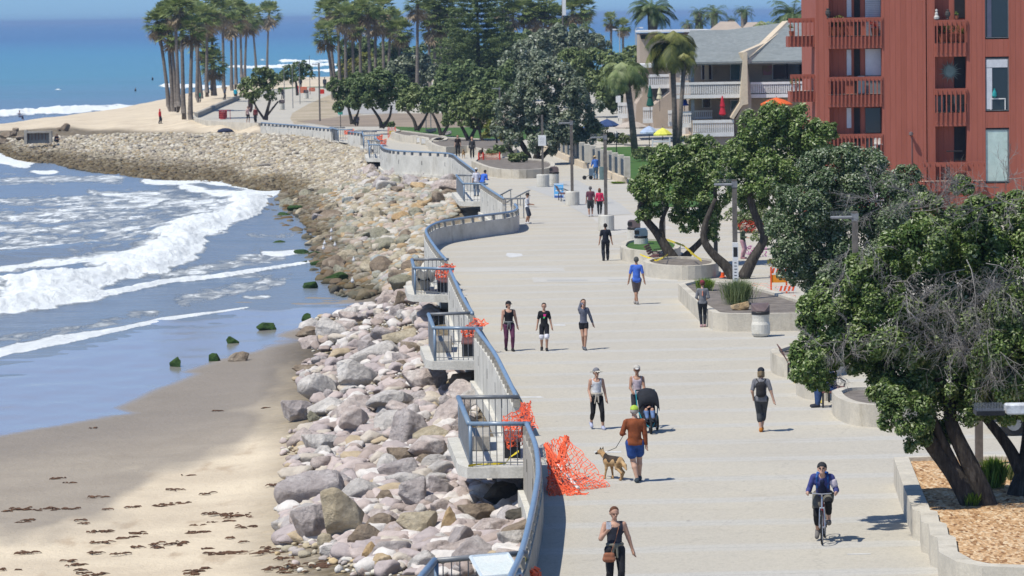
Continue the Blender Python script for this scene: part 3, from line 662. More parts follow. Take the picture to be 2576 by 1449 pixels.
# sign post with white sign
p = W(1366, 470); t = empty('sign_post', p, "white notice on a timber post set in a round concrete base", 'sign post')
MB().lathe([(0, 0), (.40, 0), (.41, .04), (.41, .76), (.38, .80), (0, .80)], n=20).build('concrete_base', CONCW, t); MB().box(-.07, .07, -.07, .07, .78, 4.6).build('pole', WOODP, t)
b = MB(); b.box(-.27, .23, -.12, -.08, 2.62, 3.30, bev=.01); b.build('notice', WHITE, t)
b = MB()
for i in range(4): b.box(-.18, .12, -.123, -.1195, 2.8+.1*i, 2.82+.1*i)
b.build('faded_lines', mat('faded_print', (.5, .5, .5)), t)
# ------------------------------------------------------------------ litter bins
def bin_(px, py, lid, label, kind=0, s=1.0):
    p = W(px, py); t = empty('trash_can', p, label, 'trash can', 'concrete trash cans on the promenade')
    if kind == 0: MB().lathe([(0, 0), (.20*s, 0), (.27*s, .04), (.315*s, .12), (.32*s, .42), (.285*s, .52), (.285*s, .64), (.305*s, .78), (0, .78)], n=20).build('drum', CONCW, t, smooth=False)
    else: MB().lathe([(0, 0), (.30*s, 0), (.32*s, .05), (.32*s, .74), (0, .74)], n=20).build('drum', CONCW, t)
    MB().lathe([(.0, .76), (.31*s, .76), (.315*s, .84), (.30*s, .86), (0, .86)], n=20).build('rim_band', BLACK, t)
    b = MB()
    if kind == 0:
        b.prism([(-.30*s, .28), (-.30*s, -.10), (-.13*s, -.28), (.13*s, -.28), (.30*s, -.10), (.30*s, .28)], [.87]*6, [1.13, 1.09, .90, .90, 1.09, 1.13])
    else:
        pr = [(-.26, .86), (-.30, 1.0), (-.27, 1.14), (-.18, 1.2), (.18, 1.2), (.29, 1.12), (.31, 1.0), (.30, .86)]
        b.add([(x*s, -.27, z) for x, z in pr]+[(x*s, .27, z) for x, z in pr], [tuple(range(8)), tuple(range(15, 7, -1))]+[(i, (i+1) % 8, 8+(i+1) % 8, 8+i) for i in range(8)])
    b.build('lid', lid, t)
    if kind: MB().box(-.302*s, -.10*s, -.285, -.272, .95, 1.12).build('opening', BLACK, t)
    return t
SLATE = mat('slate_blue_plastic', (.10, .15, .20), (.13, .18, .23), 3, .5)
bin_(1914, 847, BROWN, "bulging pale trash can with brown flared lid at the planter corner")
bin_(1595, 617, BROWN, "trash can with rounded brown lid behind the low planter", 1)
bin_(1613, 640, SLATE, "trash can with slate blue lid beside the yellow taped bench", 1)
bin_(1394, 466, BROWN, "small pale trash can with brown cap near the white notice", 1)
p = W(1446, 497); 
# ------------------------------------------------------------------ benches
REDW = mat('red_brown_slats', (.20, .09, .075), (.15, .07, .06), 4, .6)
def bench(px, py, rz, label, L=1.6, back=True):
    p = W(px, py); t = empty('bench', p, label, 'bench', 'red brown slatted benches', rz)
    b = MB()
    for i in range(5): b.box(-L/2, L/2, -.22+i*.095, -.145+i*.095, .42, .455)
    b.build('seat', REDW, t)
    if back:
        b = MB()
        for i in range(4): b.add([(sx*L/2, .24+.05*i+dy, .52+.10*i+dz) for sx, dy, dz in ((-1, 0, 0), (1, 0, 0), (1, .035, .075), (-1, .035, .075))]+[(sx*L/2, .27+.05*i+dy, .52+.10*i+dz) for sx, dy, dz in ((-1, 0, 0), (1, 0, 0), (1, .035, .075), (-1, .035, .075))], [(0, 1, 2, 3), (7, 6, 5, 4), (0, 4, 5, 1), (1, 5, 6, 2), (2, 6, 7, 3), (3, 7, 4, 0)])
        b.build('backrest', REDW, t)
    for s_ in (-1, 1):
        for y in (-.2, .22): MB().box(s_*(L/2-.1)-.025, s_*(L/2-.1)+.025, y-.025, y+.025, 0, .42).build('leg', BLACK, t)
        x = s_*(L/2-.1); MB().tube([(x, -.2, .42), (x, -.24, .60), (x, -.1, .68), (x, .22, .66)], .02, 6).build('armrest', BLACK, t)
    return t
bench(1997, 945, R(90), "empty red brown bench with black arms at the left edge of the big tree")
bench(2098, 1019, R(78), "bench under the big tree on which a person in jeans sits")
bench(1652, 668, R(80), "red brown bench wrapped with yellow tape next to the slate blue bin")
bench(1418, 505, R(95), "small bench with yellow legs behind the blue sign")
def drape(name, pts, m, label=None, cat=None, parent=None, r=.02):
    b = MB(); b.tube([V(p) for p in pts], r, 5); o = b.build(name, m, parent); 
    return tag(o, label, cat) if label else o
# benches inside the overlooks, thrown over with orange netting
for k, (org, P) in enumerate(ov[:5]):
    if k in (4,): continue
    q = org+P[0].lerp(P[3], .42)+Vector((-.35, 0, 0)); q.z = 0
    lbl = ["bench in the bottom overlook, beneath balled up orange net", "bench in the large near overlook wrapped in netting", "netted bench inside the overlook third up", "netted bench beside the white sheet in the overlook"][k]
    t = empty('bench', q+Vector((0, 0, .012)), lbl, 'bench', 'benches inside the overlooks', R(90))
    b = MB(); b.box(-1.0, 1.0, -.22, .22, .42, .47); b.build('seat', REDW, t)
    b = MB(); b.box(-1.0, 1.0, -.30, -.25, .50, .95); b.build('backrest', REDW, t)
    for s_ in (-1, 1):
        MB().box(s_*.8-.05, s_*.8+.05, -.2, .2, .0, .42).build('leg', BLACK, t)
    t2 = empty('concrete_block', q+Vector((-.85, 1.6, .012)), ["low concrete plinth in the bottom overlook", "low concrete plinth on the floor of the large near overlook", "low concrete plinth in the overlook third up", "plinth behind the hung white sheet"][k], 'plinth', 'plinths inside the overlooks'); MB().box(-.28, .28, -.9, .9, 0, .40, bev=.03).build('block', CONCD, t2)
# ================================================================== BOULDERS, COBBLES, SHORE LITTER
def ico(sub):
    t = (1+5**.5)/2
    v = [(-1, t, 0), (1, t, 0), (-1, -t, 0), (1, -t, 0), (0, -1, t), (0, 1, t), (0, -1, -t), (0, 1, -t), (t, 0, -1), (t, 0, 1), (-t, 0, -1), (-t, 0, 1)]
    f = [(0, 11, 5), (0, 5, 1), (0, 1, 7), (0, 7, 10), (0, 10, 11), (1, 5, 9), (5, 11, 4), (11, 10, 2), (10, 7, 6), (7, 1, 8), (3, 9, 4), (3, 4, 2), (3, 2, 6), (3, 6, 8), (3, 8, 9), (4, 9, 5), (2, 4, 11), (6, 2, 10), (8, 6, 7), (9, 8, 1)]
    v = [np.array(a)/np.linalg.norm(a) for a in v]
    for _ in range(sub):
        c = {}; nf = []
        def mid(a, b):
            k = (min(a, b), max(a, b))
            if k not in c: m = v[a]+v[b]; v.append(m/np.linalg.norm(m)); c[k] = len(v)-1
            return c[k]
        for a, b, d in f:
            x, y, z = mid(a, b), mid(b, d), mid(d, a); nf += [(a, x, z), (b, y, x), (d, z, y), (x, y, z)]
        f = nf
    return np.array(v), np.array(f)
ICO = {k: ico(k) for k in (0, 1, 2, 3, 4)}
def rockshape(sub, seed, flatz=.72, rough=.05, nplanes=15):
    r = np.random.default_rng(seed); v, f = ICO[sub]; n = r.normal(size=(nplanes, 3)); n /= np.linalg.norm(n, axis=1)[:, None]
    d = r.uniform(.60, .88, nplanes); dots = v@n.T; rad = np.where(dots > .05, d/np.maximum(dots, .05), 9)
    k = 120; rad = -np.log(np.exp(-k*rad).sum(1)+np.exp(-k*1.22))/k
    P = v*rad[:, None]
    nn = (fbm(P[:, 0]*2.3+seed, P[:, 1]*2.3+P[:, 2]*1.7, 4, seed)-.47)*rough*5 if sub > 1 else r.normal(size=len(v))*rough
    P *= (1+nn)[:, None]; P *= np.array([1, r.uniform(.75, 1.1), flatz*r.uniform(.85, 1.15)]); return P, f
def rockmat(name, c1, c2, c3):
    n = NB(name); a = n.noise(1.1, 6, .68); c = n.ramp(a, [(.30, c1), (.5, c2), (.68, c3)])
    c = n.mix(.5, c, n.ramp(n.noise(5.5, 5, .75), [(.32, .42), (.6, 1.0)]), 'MULTIPLY')
    n.bump(n.math('ADD', n.noise(3.5, 7, .72), n.math('MULTIPLY', n.voro(5, out='Distance'), .3)), .16); return n.set(c, .95, .15)
RK = {'mauve grey': rockmat('mauve_rock', (.33, .285, .265), (.44, .39, .365), (.60, .555, .52)),
      'pinkish': rockmat('pinkish_rock', (.38, .31, .27), (.52, .44, .39), (.68, .61, .55)),
      'pale grey': rockmat('pale_rock', (.42, .39, .36), (.58, .54, .49), (.72, .68, .62)),
      'tan': rockmat('tan_rock', (.36, .30, .20), (.46, .39, .27), (.54, .48, .36)),
      'rusty ochre': rockmat('ochre_rock', (.40, .26, .13), (.52, .37, .20), (.58, .46, .30)),
      'brown': rockmat('brown_rock', (.19, .15, .11), (.27, .21, .15), (.36, .30, .23)),
      'olive grey': rockmat('olive_rock', (.23, .22, .15), (.31, .29, .21), (.40, .38, .30)),
      'greenish blue grey': rockmat('bluegrey_rock', (.28, .31, .29), (.36, .39, .37), (.45, .47, .45)),
      'dark wet': rockmat('wet_or_shaded_rock', (.07, .065, .055), (.11, .10, .08), (.16, .14, .11)),
      'mossy green': rockmat('mossy_rock', (.03, .055, .02), (.045, .09, .025), (.08, .12, .04))}
BV = []
for k in range(14):
    P, f = rockshape(3, 100+k, .80, .022, 12 if k % 2 else 16); me = fromnp('boulder', P, f, RK['mauve grey'], smooth=False); BV.append(me)
BVD = [b.data for b in BV]
for b in BV: bpy.data.objects.remove(b)
BIG = [rockshape(4, 300+k, .85, .03, 16) for k in range(4)]
def boulder(p, size, colr, label, group, var=None, sc=None, name='boulder', rz=None, data=None):
    o = bpy.data.objects.new(name, data or BVD[var if var is not None else random.randrange(14)]); COL.objects.link(o)
    o.location = p; s = sc or (random.uniform(.85, 1.2), random.uniform(.8, 1.1), random.uniform(.75, 1.05))
    o.scale = [size*x for x in s]; o.rotation_euler = (random.uniform(-.4, .4), random.uniform(-.4, .4), random.uniform(0, 6.28) if rz is None else rz)
    o.material_slots[0].link = 'OBJECT'; o.material_slots[0].material = RK[colr]
    return tag(o, label, 'boulder', group)
placed = []
def hand(px, py, w, h, col, label, big=-1, up=.25):
    """boulder whose middle is seen at px,py and that spans w x h on the survey grid"""
    g = GT(px, py+h*.42); Yd = g[1]; s = w/ppm(Yd)/2; hz = max(.3, h/ppm(Yd)/2)
    p = WY(px, py, Yd); d = None
    if big >= 0:
        P, f = BIG[big]; d = fromnp('boulder', P, f, RK[col]); dd = d.data; bpy.data.objects.remove(d); d = dd
    o = boulder(V(p), 1, col, label, 'singular boulders', random.randrange(14), (s*1.02, s*.85, hz*1.18), data=d, rz=random.uniform(-.3, .3)); o.rotation_euler[0] *= .3; o.rotation_euler[1] *= .3
    placed.append((p[0], p[1], max(s, hz))); return o
HB = [(862,1300,140,142,'tan','largest boulder at the foot of the slope, tan and rough faced',0),(778,1318,104,112,'mauve grey','mauve grey boulder leaning against the left of the largest tan one',1),
 (962,1318,74,66,'brown','brown pitted boulder just right of the largest tan one',2),(1050,1318,118,92,'tan','smooth olive tan boulder on the lower slope',3),(1128,1318,50,88,'rusty ochre','tall ochre stone leaning right of the smooth olive tan boulder',0),
 (742,1033,88,66,'mauve grey','lone grey boulder standing on the sand left of the slope',1),(786,1052,34,18,'olive grey','small flat stone beside the lone boulder on the sand',2),(768,930,74,26,'brown','low dark mauve rock lying apart on the beach',3),
 (893,1060,70,96,'pinkish','tall pinkish boulder at the left side of the slope',2),(898,948,130,84,'pale grey','big craggy pale grey boulder at the upper left of the slope',0),(800,1115,100,60,'pale grey','pale boulder at the sand edge with kelp beside it',1),
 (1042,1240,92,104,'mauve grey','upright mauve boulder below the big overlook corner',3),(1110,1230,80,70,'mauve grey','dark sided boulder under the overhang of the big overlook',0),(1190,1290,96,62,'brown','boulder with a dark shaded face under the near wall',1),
 (1265,1245,90,80,'dark wet','dark boulder in the shaded hollow under the big overlook',2),(1300,1300,70,60,'dark wet','second dark boulder deeper in the shaded hollow',3),(1240,1330,110,60,'pinkish','pinkish boulder at the near foot of the wall',2),(1290,1360,100,60,'pale grey','pale boulder tucked against the wall near the bottom',1),  # hollow boulders take the dark wet colour; their shade is painted in
 (1150,1385,120,50,'pinkish','long pinkish boulder left of the information board',3),(930,1395,56,64,'rusty ochre','ochre orange stone low on the slope near the bottom edge',1),(960,1420,64,42,'rusty ochre','rounded orange stone touching the ochre one near the bottom',2),(835,1390,76,26,'pale grey','flat pale stone on the sand near the bottom edge',3),
 (820,1365,50,28,'tan','yellowish stone at the foot of the largest boulder',0),(1010,1150,90,60,'brown','mauve brown boulder in mid slope left of the big overlook',1),(1080,1130,100,80,'pinkish','sunlit pink boulder left of the big overlook slab',2),(1095,1170,60,50,'pale grey','small pale boulder under the left of the overlook slab',0),
 (1010,850,120,50,'tan','large flat tan slab high on the slope',3),(930,880,90,50,'mauve grey','mauve boulder beside the flat tan slab',0),(985,1010,110,70,'pale grey','pale boulder in the middle of the slope',2),(1060,955,110,70,'pinkish','pink boulder below the third overlook',1),(1170,960,90,70,'brown','dark mauve boulder in the shade of the third overlook',3),
 (880,800,70,40,'pinkish','pinkish boulder at the top left end of the boulder slope',1),(782,838,70,40,'brown','brown mauve rock pair at the sand edge high up the slope',2),(850,700,60,26,'mossy green','long mossy green rock at the wet sand edge',3),(782,719,46,16,'mossy green','flat topped green rock standing in the wet sand',0),
 (844,731,34,18,'dark wet','dark stump like rock between wet sand and rocks',1),(770,803,30,18,'mossy green','lone green rock on the wet sand near the slope',2),(670,824,46,12,'mossy green','double humped green rock on the wet sand',3),(583,860,32,11,'mossy green','small green rock in the sheen of the wet sand',0),
 (539,903,32,13,'mossy green','green rock at the edge of the wet sand, second from the left',1),(441,916,40,12,'mossy green','leftmost green rock on the wet sand',2),(604,904,50,9,'brown','flat brown stone at the edge of the wet sand',3),(740,526,38,26,'mossy green','largest green rock at the end of the breaker',0),(714,541,46,12,'mossy green','low green rock in the foam beside the largest green one',1),
 (698,615,42,8,'mossy green','thin green rock awash in the foam',2),(762,635,38,18,'mossy green','rounded green rock among the shallow foam, left of a pair',3),(794,640,30,16,'mossy green','rounded green rock among the shallow foam, right of a pair',0),(817,661,60,14,'mossy green','green streaked rock just below the rounded pair',1),(765,664,24,8,'mossy green','tiny green rock awash below the rounded pair',2),
 (850,494,30,12,'rusty ochre','rusty rock in the far rubble',1),(780,480,24,20,'dark wet','dark rock at the water beyond the breaker tip',2)]
for h_ in HB: hand(*h_[:6], big=h_[6] if h_[2] > 60 and h_[1] > 760 else -1)
def ptsin(poly, n, seed):
    r = np.random.default_rng(seed); P = np.array(poly, float); x0, y0 = P.min(0); x1, y1 = P.max(0); out = []
    while len(out) < n:
        a = r.uniform(x0, x1, 4000); b = r.uniform(y0, y1, 4000); m = inpoly(a, b, poly); out += list(zip(a[m], b[m]))
    return out[:n]
NEARP = [(1328,1449),(1330,1200),(1250,1200),(1180,1200),(1140,1130),(1240,980),(1180,900),(1200,830),(1090,910),(1075,810),(1140,760),(1130,740),(1035,740),(980,740),(900,775),(800,800),(760,850),(790,900),(745,960),(790,1000),(830,1060),(760,1090),(735,1180),(760,1230),(715,1330),(710,1368),(800,1380),(900,1449)]
MIDP = [(1120,740),(1035,735),(960,738),(860,705),(800,670),(790,620),(820,590),(730,530),(700,500),(740,480),(860,470),(960,455),(1130,470),(1160,540),(1100,560),(1075,600),(1050,680)]
cols_near = ['mauve grey']*7+['pinkish']*6+['pale grey']*5+['tan']*1+['brown']*1
cols_mid = ['olive grey']*5+['brown']*4+['tan']*3+['greenish blue grey']*1+['mauve grey']*2+['rusty ochre']
cnt = 0
def scatter(poly, n, s0, s1, cols, where, seed, zoff=.1, tight=.72):
    global cnt
    k = 0
    for a, b in ptsin(poly, n*14, seed):
        if k >= n: break
        g = GT(a, b); s = random.uniform(s0, s1)*(1 if random.random() < .75 else .6)
        if any((g[0]-q[0])**2+((g[1]-q[1])*.9)**2 < ((s+q[2])*tight)**2 for q in placed): continue
        placed.append((g[0], g[1], s)); k += 1; cnt += 1; c = random.choice(cols)
        boulder((g[0], g[1], g[2]+s*zoff), s, c, c+' boulder '+where, c+' boulders '+where)
    return k
scatter(NEARP, 24, .70, .95, cols_near, 'in the pile between the near sea wall and the sand', 1, .28)
scatter(NEARP, 120, .34, .60, cols_near, 'in the pile between the near sea wall and the sand', 2, .3, .6)
scatter(MIDP, 85, .45, .85, cols_mid, 'on the rubble slope beside the curved recess of the wall', 3, .2, .66)
FARP = [(1150,475),(1140,440),(1030,425),(975,412),(940,420),(860,430),(900,470),(1000,480),(1100,490)]
scatter(FARP, 45, .45, .95, ['mauve grey', 'pinkish', 'pale grey', 'mauve grey'], 'below the long curved white wall', 4, .25, .68)
for a, b, w_, h__, lb in ((12,342,34,26,'leftmost'),(30,336,34,26,'second from left'),(52,348,26,20,'third from left'),(8,358,30,18,'lowest left'),(165,322,28,20,'right end'),(150,325,18,12,'beside the concrete box'),(40,326,20,14,'upper')):
    hand(a, b, w_, h__, 'brown', 'brown rock of the old groyne at the far left, '+lb)
# merged smaller stones: one object each, as nobody could count them
def stones(name, poly, n, s0, s1, cols, seed, sub=0, zoff=.1, darkz=None, label=None, grow=None):
    r = np.random.default_rng(seed); pts = np.array(ptsin(poly, n, seed)); z = np.full(n, -1.6)
    for _ in range(8):
        p = W(pts[:, 0], pts[:, 1], z); z = .5*z+.5*zraw(p[:, 0], p[:, 1])
    p = W(pts[:, 0], pts[:, 1], z); shp = [rockshape(sub, seed+50+k, .7, .10 if sub == 0 else .05, 9) for k in range(8)]
    s = np.exp(r.uniform(np.log(s0), np.log(s1), n)); vs = []; fs = []; ton = []; base = 0
    for k in range(8):
        P, f = shp[k]; idx = np.arange(n)[np.arange(n) % 8 == k]; m = len(idx); a = r.uniform(0, 6.28, m)
        ca, sa = np.cos(a), np.sin(a); Q = np.empty((m, len(P), 3)); ax = r.uniform(.8, 1.35, m)
        X_ = P[:, 0][None]*ax[:, None]; Y_ = P[:, 1][None]*np.ones((m, 1)); Z_ = P[:, 2][None]*r.uniform(.7, 1.1, m)[:, None]
        Q[:, :, 0] = X_*ca[:, None]-Y_*sa[:, None]; Q[:, :, 1] = X_*sa[:, None]+Y_*ca[:, None]; Q[:, :, 2] = Z_
        Q = Q*s[idx][:, None, None]+(p[idx]+np.c_[np.zeros((m, 2)), s[idx]*zoff])[:, None, :]
        vs.append(Q.reshape(-1, 3)); fs.append((f[None]+(np.arange(m)*len(P))[:, None, None]+base).reshape(-1, 3)); base += m*len(P)
        ton.append(np.repeat(r.uniform(0, 1, m), len(P)))
    nm_ = NB(name+'_mix'); c = nm_.ramp(nm_.attr('tone'), cols, 'CONSTANT')
    c = nm_.mix(.5, c, nm_.ramp(nm_.noise(4, 4, .7), [(.3, .55), (.65, 1.0)]), 'MULTIPLY')
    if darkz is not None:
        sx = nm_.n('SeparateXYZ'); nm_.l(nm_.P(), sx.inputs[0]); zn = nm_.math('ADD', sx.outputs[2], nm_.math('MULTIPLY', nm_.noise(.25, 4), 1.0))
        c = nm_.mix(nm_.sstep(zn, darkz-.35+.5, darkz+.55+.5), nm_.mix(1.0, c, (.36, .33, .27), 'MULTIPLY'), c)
    nm_.bump(nm_.noise(6, 3), .04); nm_.set(c, .92, .15)
    o = fromnp(name, np.concatenate(vs), np.concatenate(fs), nm_.m, attrs={'tone': ('POINT', np.concatenate(ton))})
    return tag(o, label, 'stones', kind='stuff')
CR = [(0, (.50, .42, .38)), (.2, (.42, .36, .34)), (.4, (.60, .55, .50)), (.55, (.38, .31, .27)), (.7, (.52, .46, .38)), (.85, (.64, .60, .55)), (.95, (.45, .36, .24))]
CN = [(0, (.56, .50, .38)), (.18, (.50, .42, .28)), (.34, (.62, .58, .48)), (.48, (.46, .41, .37)), (.60, (.52, .44, .40)), (.72, (.66, .63, .57)), (.84, (.42, .37, .27)), (.93, (.55, .42, .24))]
CM = [(0, (.40, .35, .25)), (.15, (.30, .27, .20)), (.3, (.50, .45, .36)), (.45, (.36, .36, .31)), (.6, (.45, .37, .30)), (.75, (.54, .50, .43)), (.88, (.42, .30, .17))]
CF = [(0, (.43, .37, .26)), (.16, (.36, .31, .23)), (.32, (.52, .47, .36)), (.46, (.32, .28, .23)), (.60, (.46, .40, .31)), (.74, (.60, .55, .45)), (.86, (.42, .33, .20)), (.95, (.25, .22, .18))]
stones('riprap_rubble', NEARP, 1700, .13, .40, CR, 11, 2, .4, label='smaller broken rocks wedged between the big boulders')
stones('pebbles', NEARP, 6000, .04, .12, CN, 12, 0, .5, label='rounded yellowish pebbles filling the gaps of the boulder slope')
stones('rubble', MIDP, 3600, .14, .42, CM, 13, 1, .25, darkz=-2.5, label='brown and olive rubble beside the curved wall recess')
FARS = [(1150,470),(1150,440),(1020,415),(960,405),(940,388),(880,372),(800,352),(700,341),(560,338),(420,336),(280,340),(150,345),(60,352),(-100,352),(-100,398),(0,394),(130,416),(300,445),(450,461),(560,468),(700,484),(735,500),(760,560),(820,590),(900,520)]
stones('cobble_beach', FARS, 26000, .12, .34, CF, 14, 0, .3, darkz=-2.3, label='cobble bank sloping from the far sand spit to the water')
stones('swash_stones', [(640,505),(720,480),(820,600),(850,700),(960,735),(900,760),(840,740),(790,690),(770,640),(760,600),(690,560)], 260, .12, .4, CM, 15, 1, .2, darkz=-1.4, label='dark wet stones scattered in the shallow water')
# spilled stones at the toe of the slope
stones('toe_stones', [(700,1100),(800,1040),(860,1100),(800,1230),(745,1330),(860,1400),(980,1449),(700,1449),(690,1350),(720,1200)], 160, .05, .16, CN, 16, 1, .35, label='loose stones lying at the foot of the boulder slope')
# kelp litter
KELP = mat('dry_kelp', (.15, .08, .045), (.08, .045, .028), 6, .9, 0, 30)
def kelp(a, b, w_, seed, label=None, name='kelp'):
    r = np.random.default_rng(seed); g = GT(a, b); mb = MB(); n_ = max(3, int(w_/4.5*r.uniform(.5, 1.3))); L = w_/ppm(g[1])
    for i in range(n_):
        x = r.uniform(-.5, .5)*L; y = r.normal()*.16*L+.35*x*r.normal(); an = r.normal()*.35; l_ = r.uniform(.12, .5)*max(.6, L*.6); 
        pts = [(x+math.cos(an)*l_*t+r.normal()*.02, y+math.sin(an)*l_*t+r.normal()*.03, .025+.03*math.sin(3*t)) for t in (0, .35, .7, 1)]
        mb.tube(pts, [.01, .028, .022, .008], 4, flat=.7)
    o = mb.build(name, KELP, None, (g[0], g[1], g[2]-.015)); return tag(o, label or 'thin scattered strands of dark dried kelp on the sand', 'kelp', None if label else 'kelp scraps on the dry sand')
KL = [(55,1283,105,'long reddish brown kelp heap at the left edge of the beach'),(140,1282,90,'kelp rope running right from the heap at the left edge'),(448,1268,46,'dark kelp clump with a white scrap beside it'),(725,1138,60,'reddish kelp heap at the left foot of the pale boulder'),(688,1222,44,'kelp heap on pale sand left of the slope'),(590,1300,80,'reddish kelp string in the middle of the pale sand'),
 (236,1252,40,'kelp clump at the edge of the greyer sand'),(536,1035,26,'dark lump of weed on the smooth damp sand, right one'),(226,1078,22,'dark lump of weed on the smooth damp sand, left one'),(660,1028,22,'weed lump near the lone grey boulder'),(525,1317,26,'small round kelp ball on pale sand'),(620,1327,60,'thin brown kelp trail right of the small kelp ball'),
 (690,1390,150,'broad band of kelp debris at the foot of the slope'),(800,1425,180,'broad kelp band running off the bottom edge'),(560,1395,120,'kelp band left of the broad debris'),(420,1370,90,'kelp trail in the lower middle of the beach'),(240,1340,60,'kelp clump in the lower left'),(60,1392,50,'kelp scrap near the lower left corner'),(700,1435,100,'kelp near the bottom edge beneath the debris band')]
for k, (a, b, w_, lb) in enumerate(KL): kelp(a, b, w_, k, lb)
for k in range(42):
    a = random.uniform(0, 760); b = 1449-abs(random.gauss(0, 1))*130
    if b < 1130 or b < 1160+(380-a)*.12: continue
    kelp(a, b, random.uniform(14, 44)*(1 if random.random() < .8 else 1.8), 200+k)
# gulls
GW = mat('gull_white', (.8, .8, .8), (.7, .7, .7), 9, .8); GG = mat('gull_grey', (.35, .36, .38))
for a, b in ((834,594),(817,626),(843,630),(814,638),(890,669),(887,723),(833,615)):
    p = GT(a, b); o = MB().lathe([(0, .0), (.07, .05), (.10, .14), (.08, .24), (.045, .30), (.055, .36), (.03, .41), (0, .42)], n=8).build('gull', GW, None, (p[0], p[1], p[2]+.22)); o.scale = (.9, .65, .7)
    MB().tube([(.05, 0, .22), (-.18, 0, .12)], [.05, .01], 5).build('wings', GG, o); tag(o, 'white gull standing among the wet rocks by the shallow water', 'gull', 'gulls on the wet rocks')
# old concrete box drain at the groyne
p = W(62, 352, -1.36); t = empty('drain_outlet', p, "old concrete outfall box with rusty bars at the far left groyne", 'outfall'); cc = CONCD; L = 2.9; t.scale = (.85, .85, .75)
MB().box(0, .35, -.5, .5, -.6, 1.35).build('pier', cc, t); MB().box(.35, 3.4, -.5, .5, .95, 1.2).build('lintel', cc, t); MB().box(3.1, 3.4, -.5, .5, -.4, .95).build('pier', cc, t)
MB().box(.35, 3.1, .1, .4, -.5, .95).build('back_panel', CONCD, t)
for i in range(6): MB().tube([(.5+.42*i, -.1, .0), (.5+.42*i, -.1, .95)], .04, 5).build('bar', mat('rust', (.25, .08, .04), (.15, .06, .03)), t)
# driftwood
for a, b, w_, lb in ((668,424,44,"pale driftwood log on the cobbles"),(500,352,24,"small stick on the far sand"),(150,400,0,"")):
    if not w_: continue
    g = GT(a, b); L = w_/ppm(g[1]); o = MB().tube([(-L/2, 0, .12), (0, .3, .2), (L/2, .5, .15)], [.1, .13, .06], 6).build('driftwood', mat('driftwood', (.42, .38, .32), (.30, .27, .23)), None, (g[0], g[1], g[2]+.15)); tag(o, lb, 'driftwood')
# ================================================================== TREES AND PLANTS
nb = NB('bark'); bv = nb.vec((6, 6, 1.1)); c = nb.ramp(nb.noise(2, 6, .75, vec=bv), [(.3, (.028, .024, .020)), (.55, (.075, .065, .054)), (.72, (.15, .135, .115))])
nb.bump(nb.noise(2.2, 6, .7, vec=bv), .06); nb.set(c, .95, .1); BARK = nb.m
DEADW = mat('dead_grey_twigs', (.27, .255, .235), (.20, .185, .17), 2, .95, 0, 14)
def leafmat(name, stops, rough=.5, spec=.35):
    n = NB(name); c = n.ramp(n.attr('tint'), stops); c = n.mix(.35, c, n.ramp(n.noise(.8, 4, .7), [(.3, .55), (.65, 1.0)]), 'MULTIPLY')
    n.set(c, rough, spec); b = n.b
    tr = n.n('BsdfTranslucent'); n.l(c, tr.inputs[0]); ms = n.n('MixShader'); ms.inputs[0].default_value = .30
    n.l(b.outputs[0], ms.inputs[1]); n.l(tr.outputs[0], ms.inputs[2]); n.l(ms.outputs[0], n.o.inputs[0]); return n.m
LF_DARK = leafmat('glossy_dark_leaves', [(0, (.045, .085, .016)), (.35, (.12, .20, .04)), (.65, (.27, .35, .11)), (1, (.56, .60, .38))], .45, .4)  # pale end paints sunlit tips besides new growth, dark end inner shade
LF_PALE = leafmat('silvery_green_leaves', [(0, (0.044, 0.083, 0.028)), (.35, (0.110, 0.176, 0.066)), (.65, (0.264, 0.319, 0.187)), (1, (0.572, 0.594, 0.462))])
LF_GREY = leafmat('grey_green_leaves', [(0, (.08, .11, .06)), (.4, (.20, .245, .15)), (.75, (.38, .42, .30)), (1, (.58, .60, .48))])
LF_OLIVE = leafmat('olive_green_leaves', [(0, (.08, .11, .04)), (.5, (.20, .26, .09)), (1, (.42, .48, .22))])
LF_DEEP = leafmat('deep_green_leaves', [(0, (.06, .10, .035)), (.5, (.15, .21, .075)), (1, (.33, .40, .18))])
LF_LIME = leafmat('lime_green_leaves', [(0, (0.078, 0.156, 0.013)), (.5, (0.169, 0.286, 0.026)), (1, (0.338, 0.442, 0.065))])
LF_YEL = leafmat('yellow_green_leaves', [(0, (0.120, 0.156, 0.024)), (.5, (0.240, 0.240, 0.048)), (1, (0.360, 0.324, 0.096))])
LF_PALM = leafmat('palm_green', [(0, (.09, .14, .04)), (.45, (.22, .29, .09)), (1, (.48, .52, .24))], .55)
LF_PALMD = leafmat('date_palm_green', [(0, (0.039, 0.072, 0.029)), (.5, (0.091, 0.143, 0.052)), (1, (0.234, 0.286, 0.117))], .5)
LF_QUEEN = leafmat('queen_palm_green', [(0, (0.060, 0.084, 0.024)), (.5, (0.168, 0.192, 0.048)), (1, (0.384, 0.360, 0.108))], .5)
LF_SKIRT = leafmat('dead_palm_skirt', [(0, (.20, .15, .09)), (.5, (.33, .26, .17)), (1, (.46, .38, .26))], .9, .1)
LF_FLOW = leafmat('red_flowers', [(0, (.35, .03, .02)), (1, (.6, .08, .03))]); LF_PINK = leafmat('pink_flowers', [(0, (.45, .08, .30)), (1, (.65, .20, .50))])
def unit(v): return v/np.maximum(np.linalg.norm(v, axis=-1, keepdims=True), 1e-9)
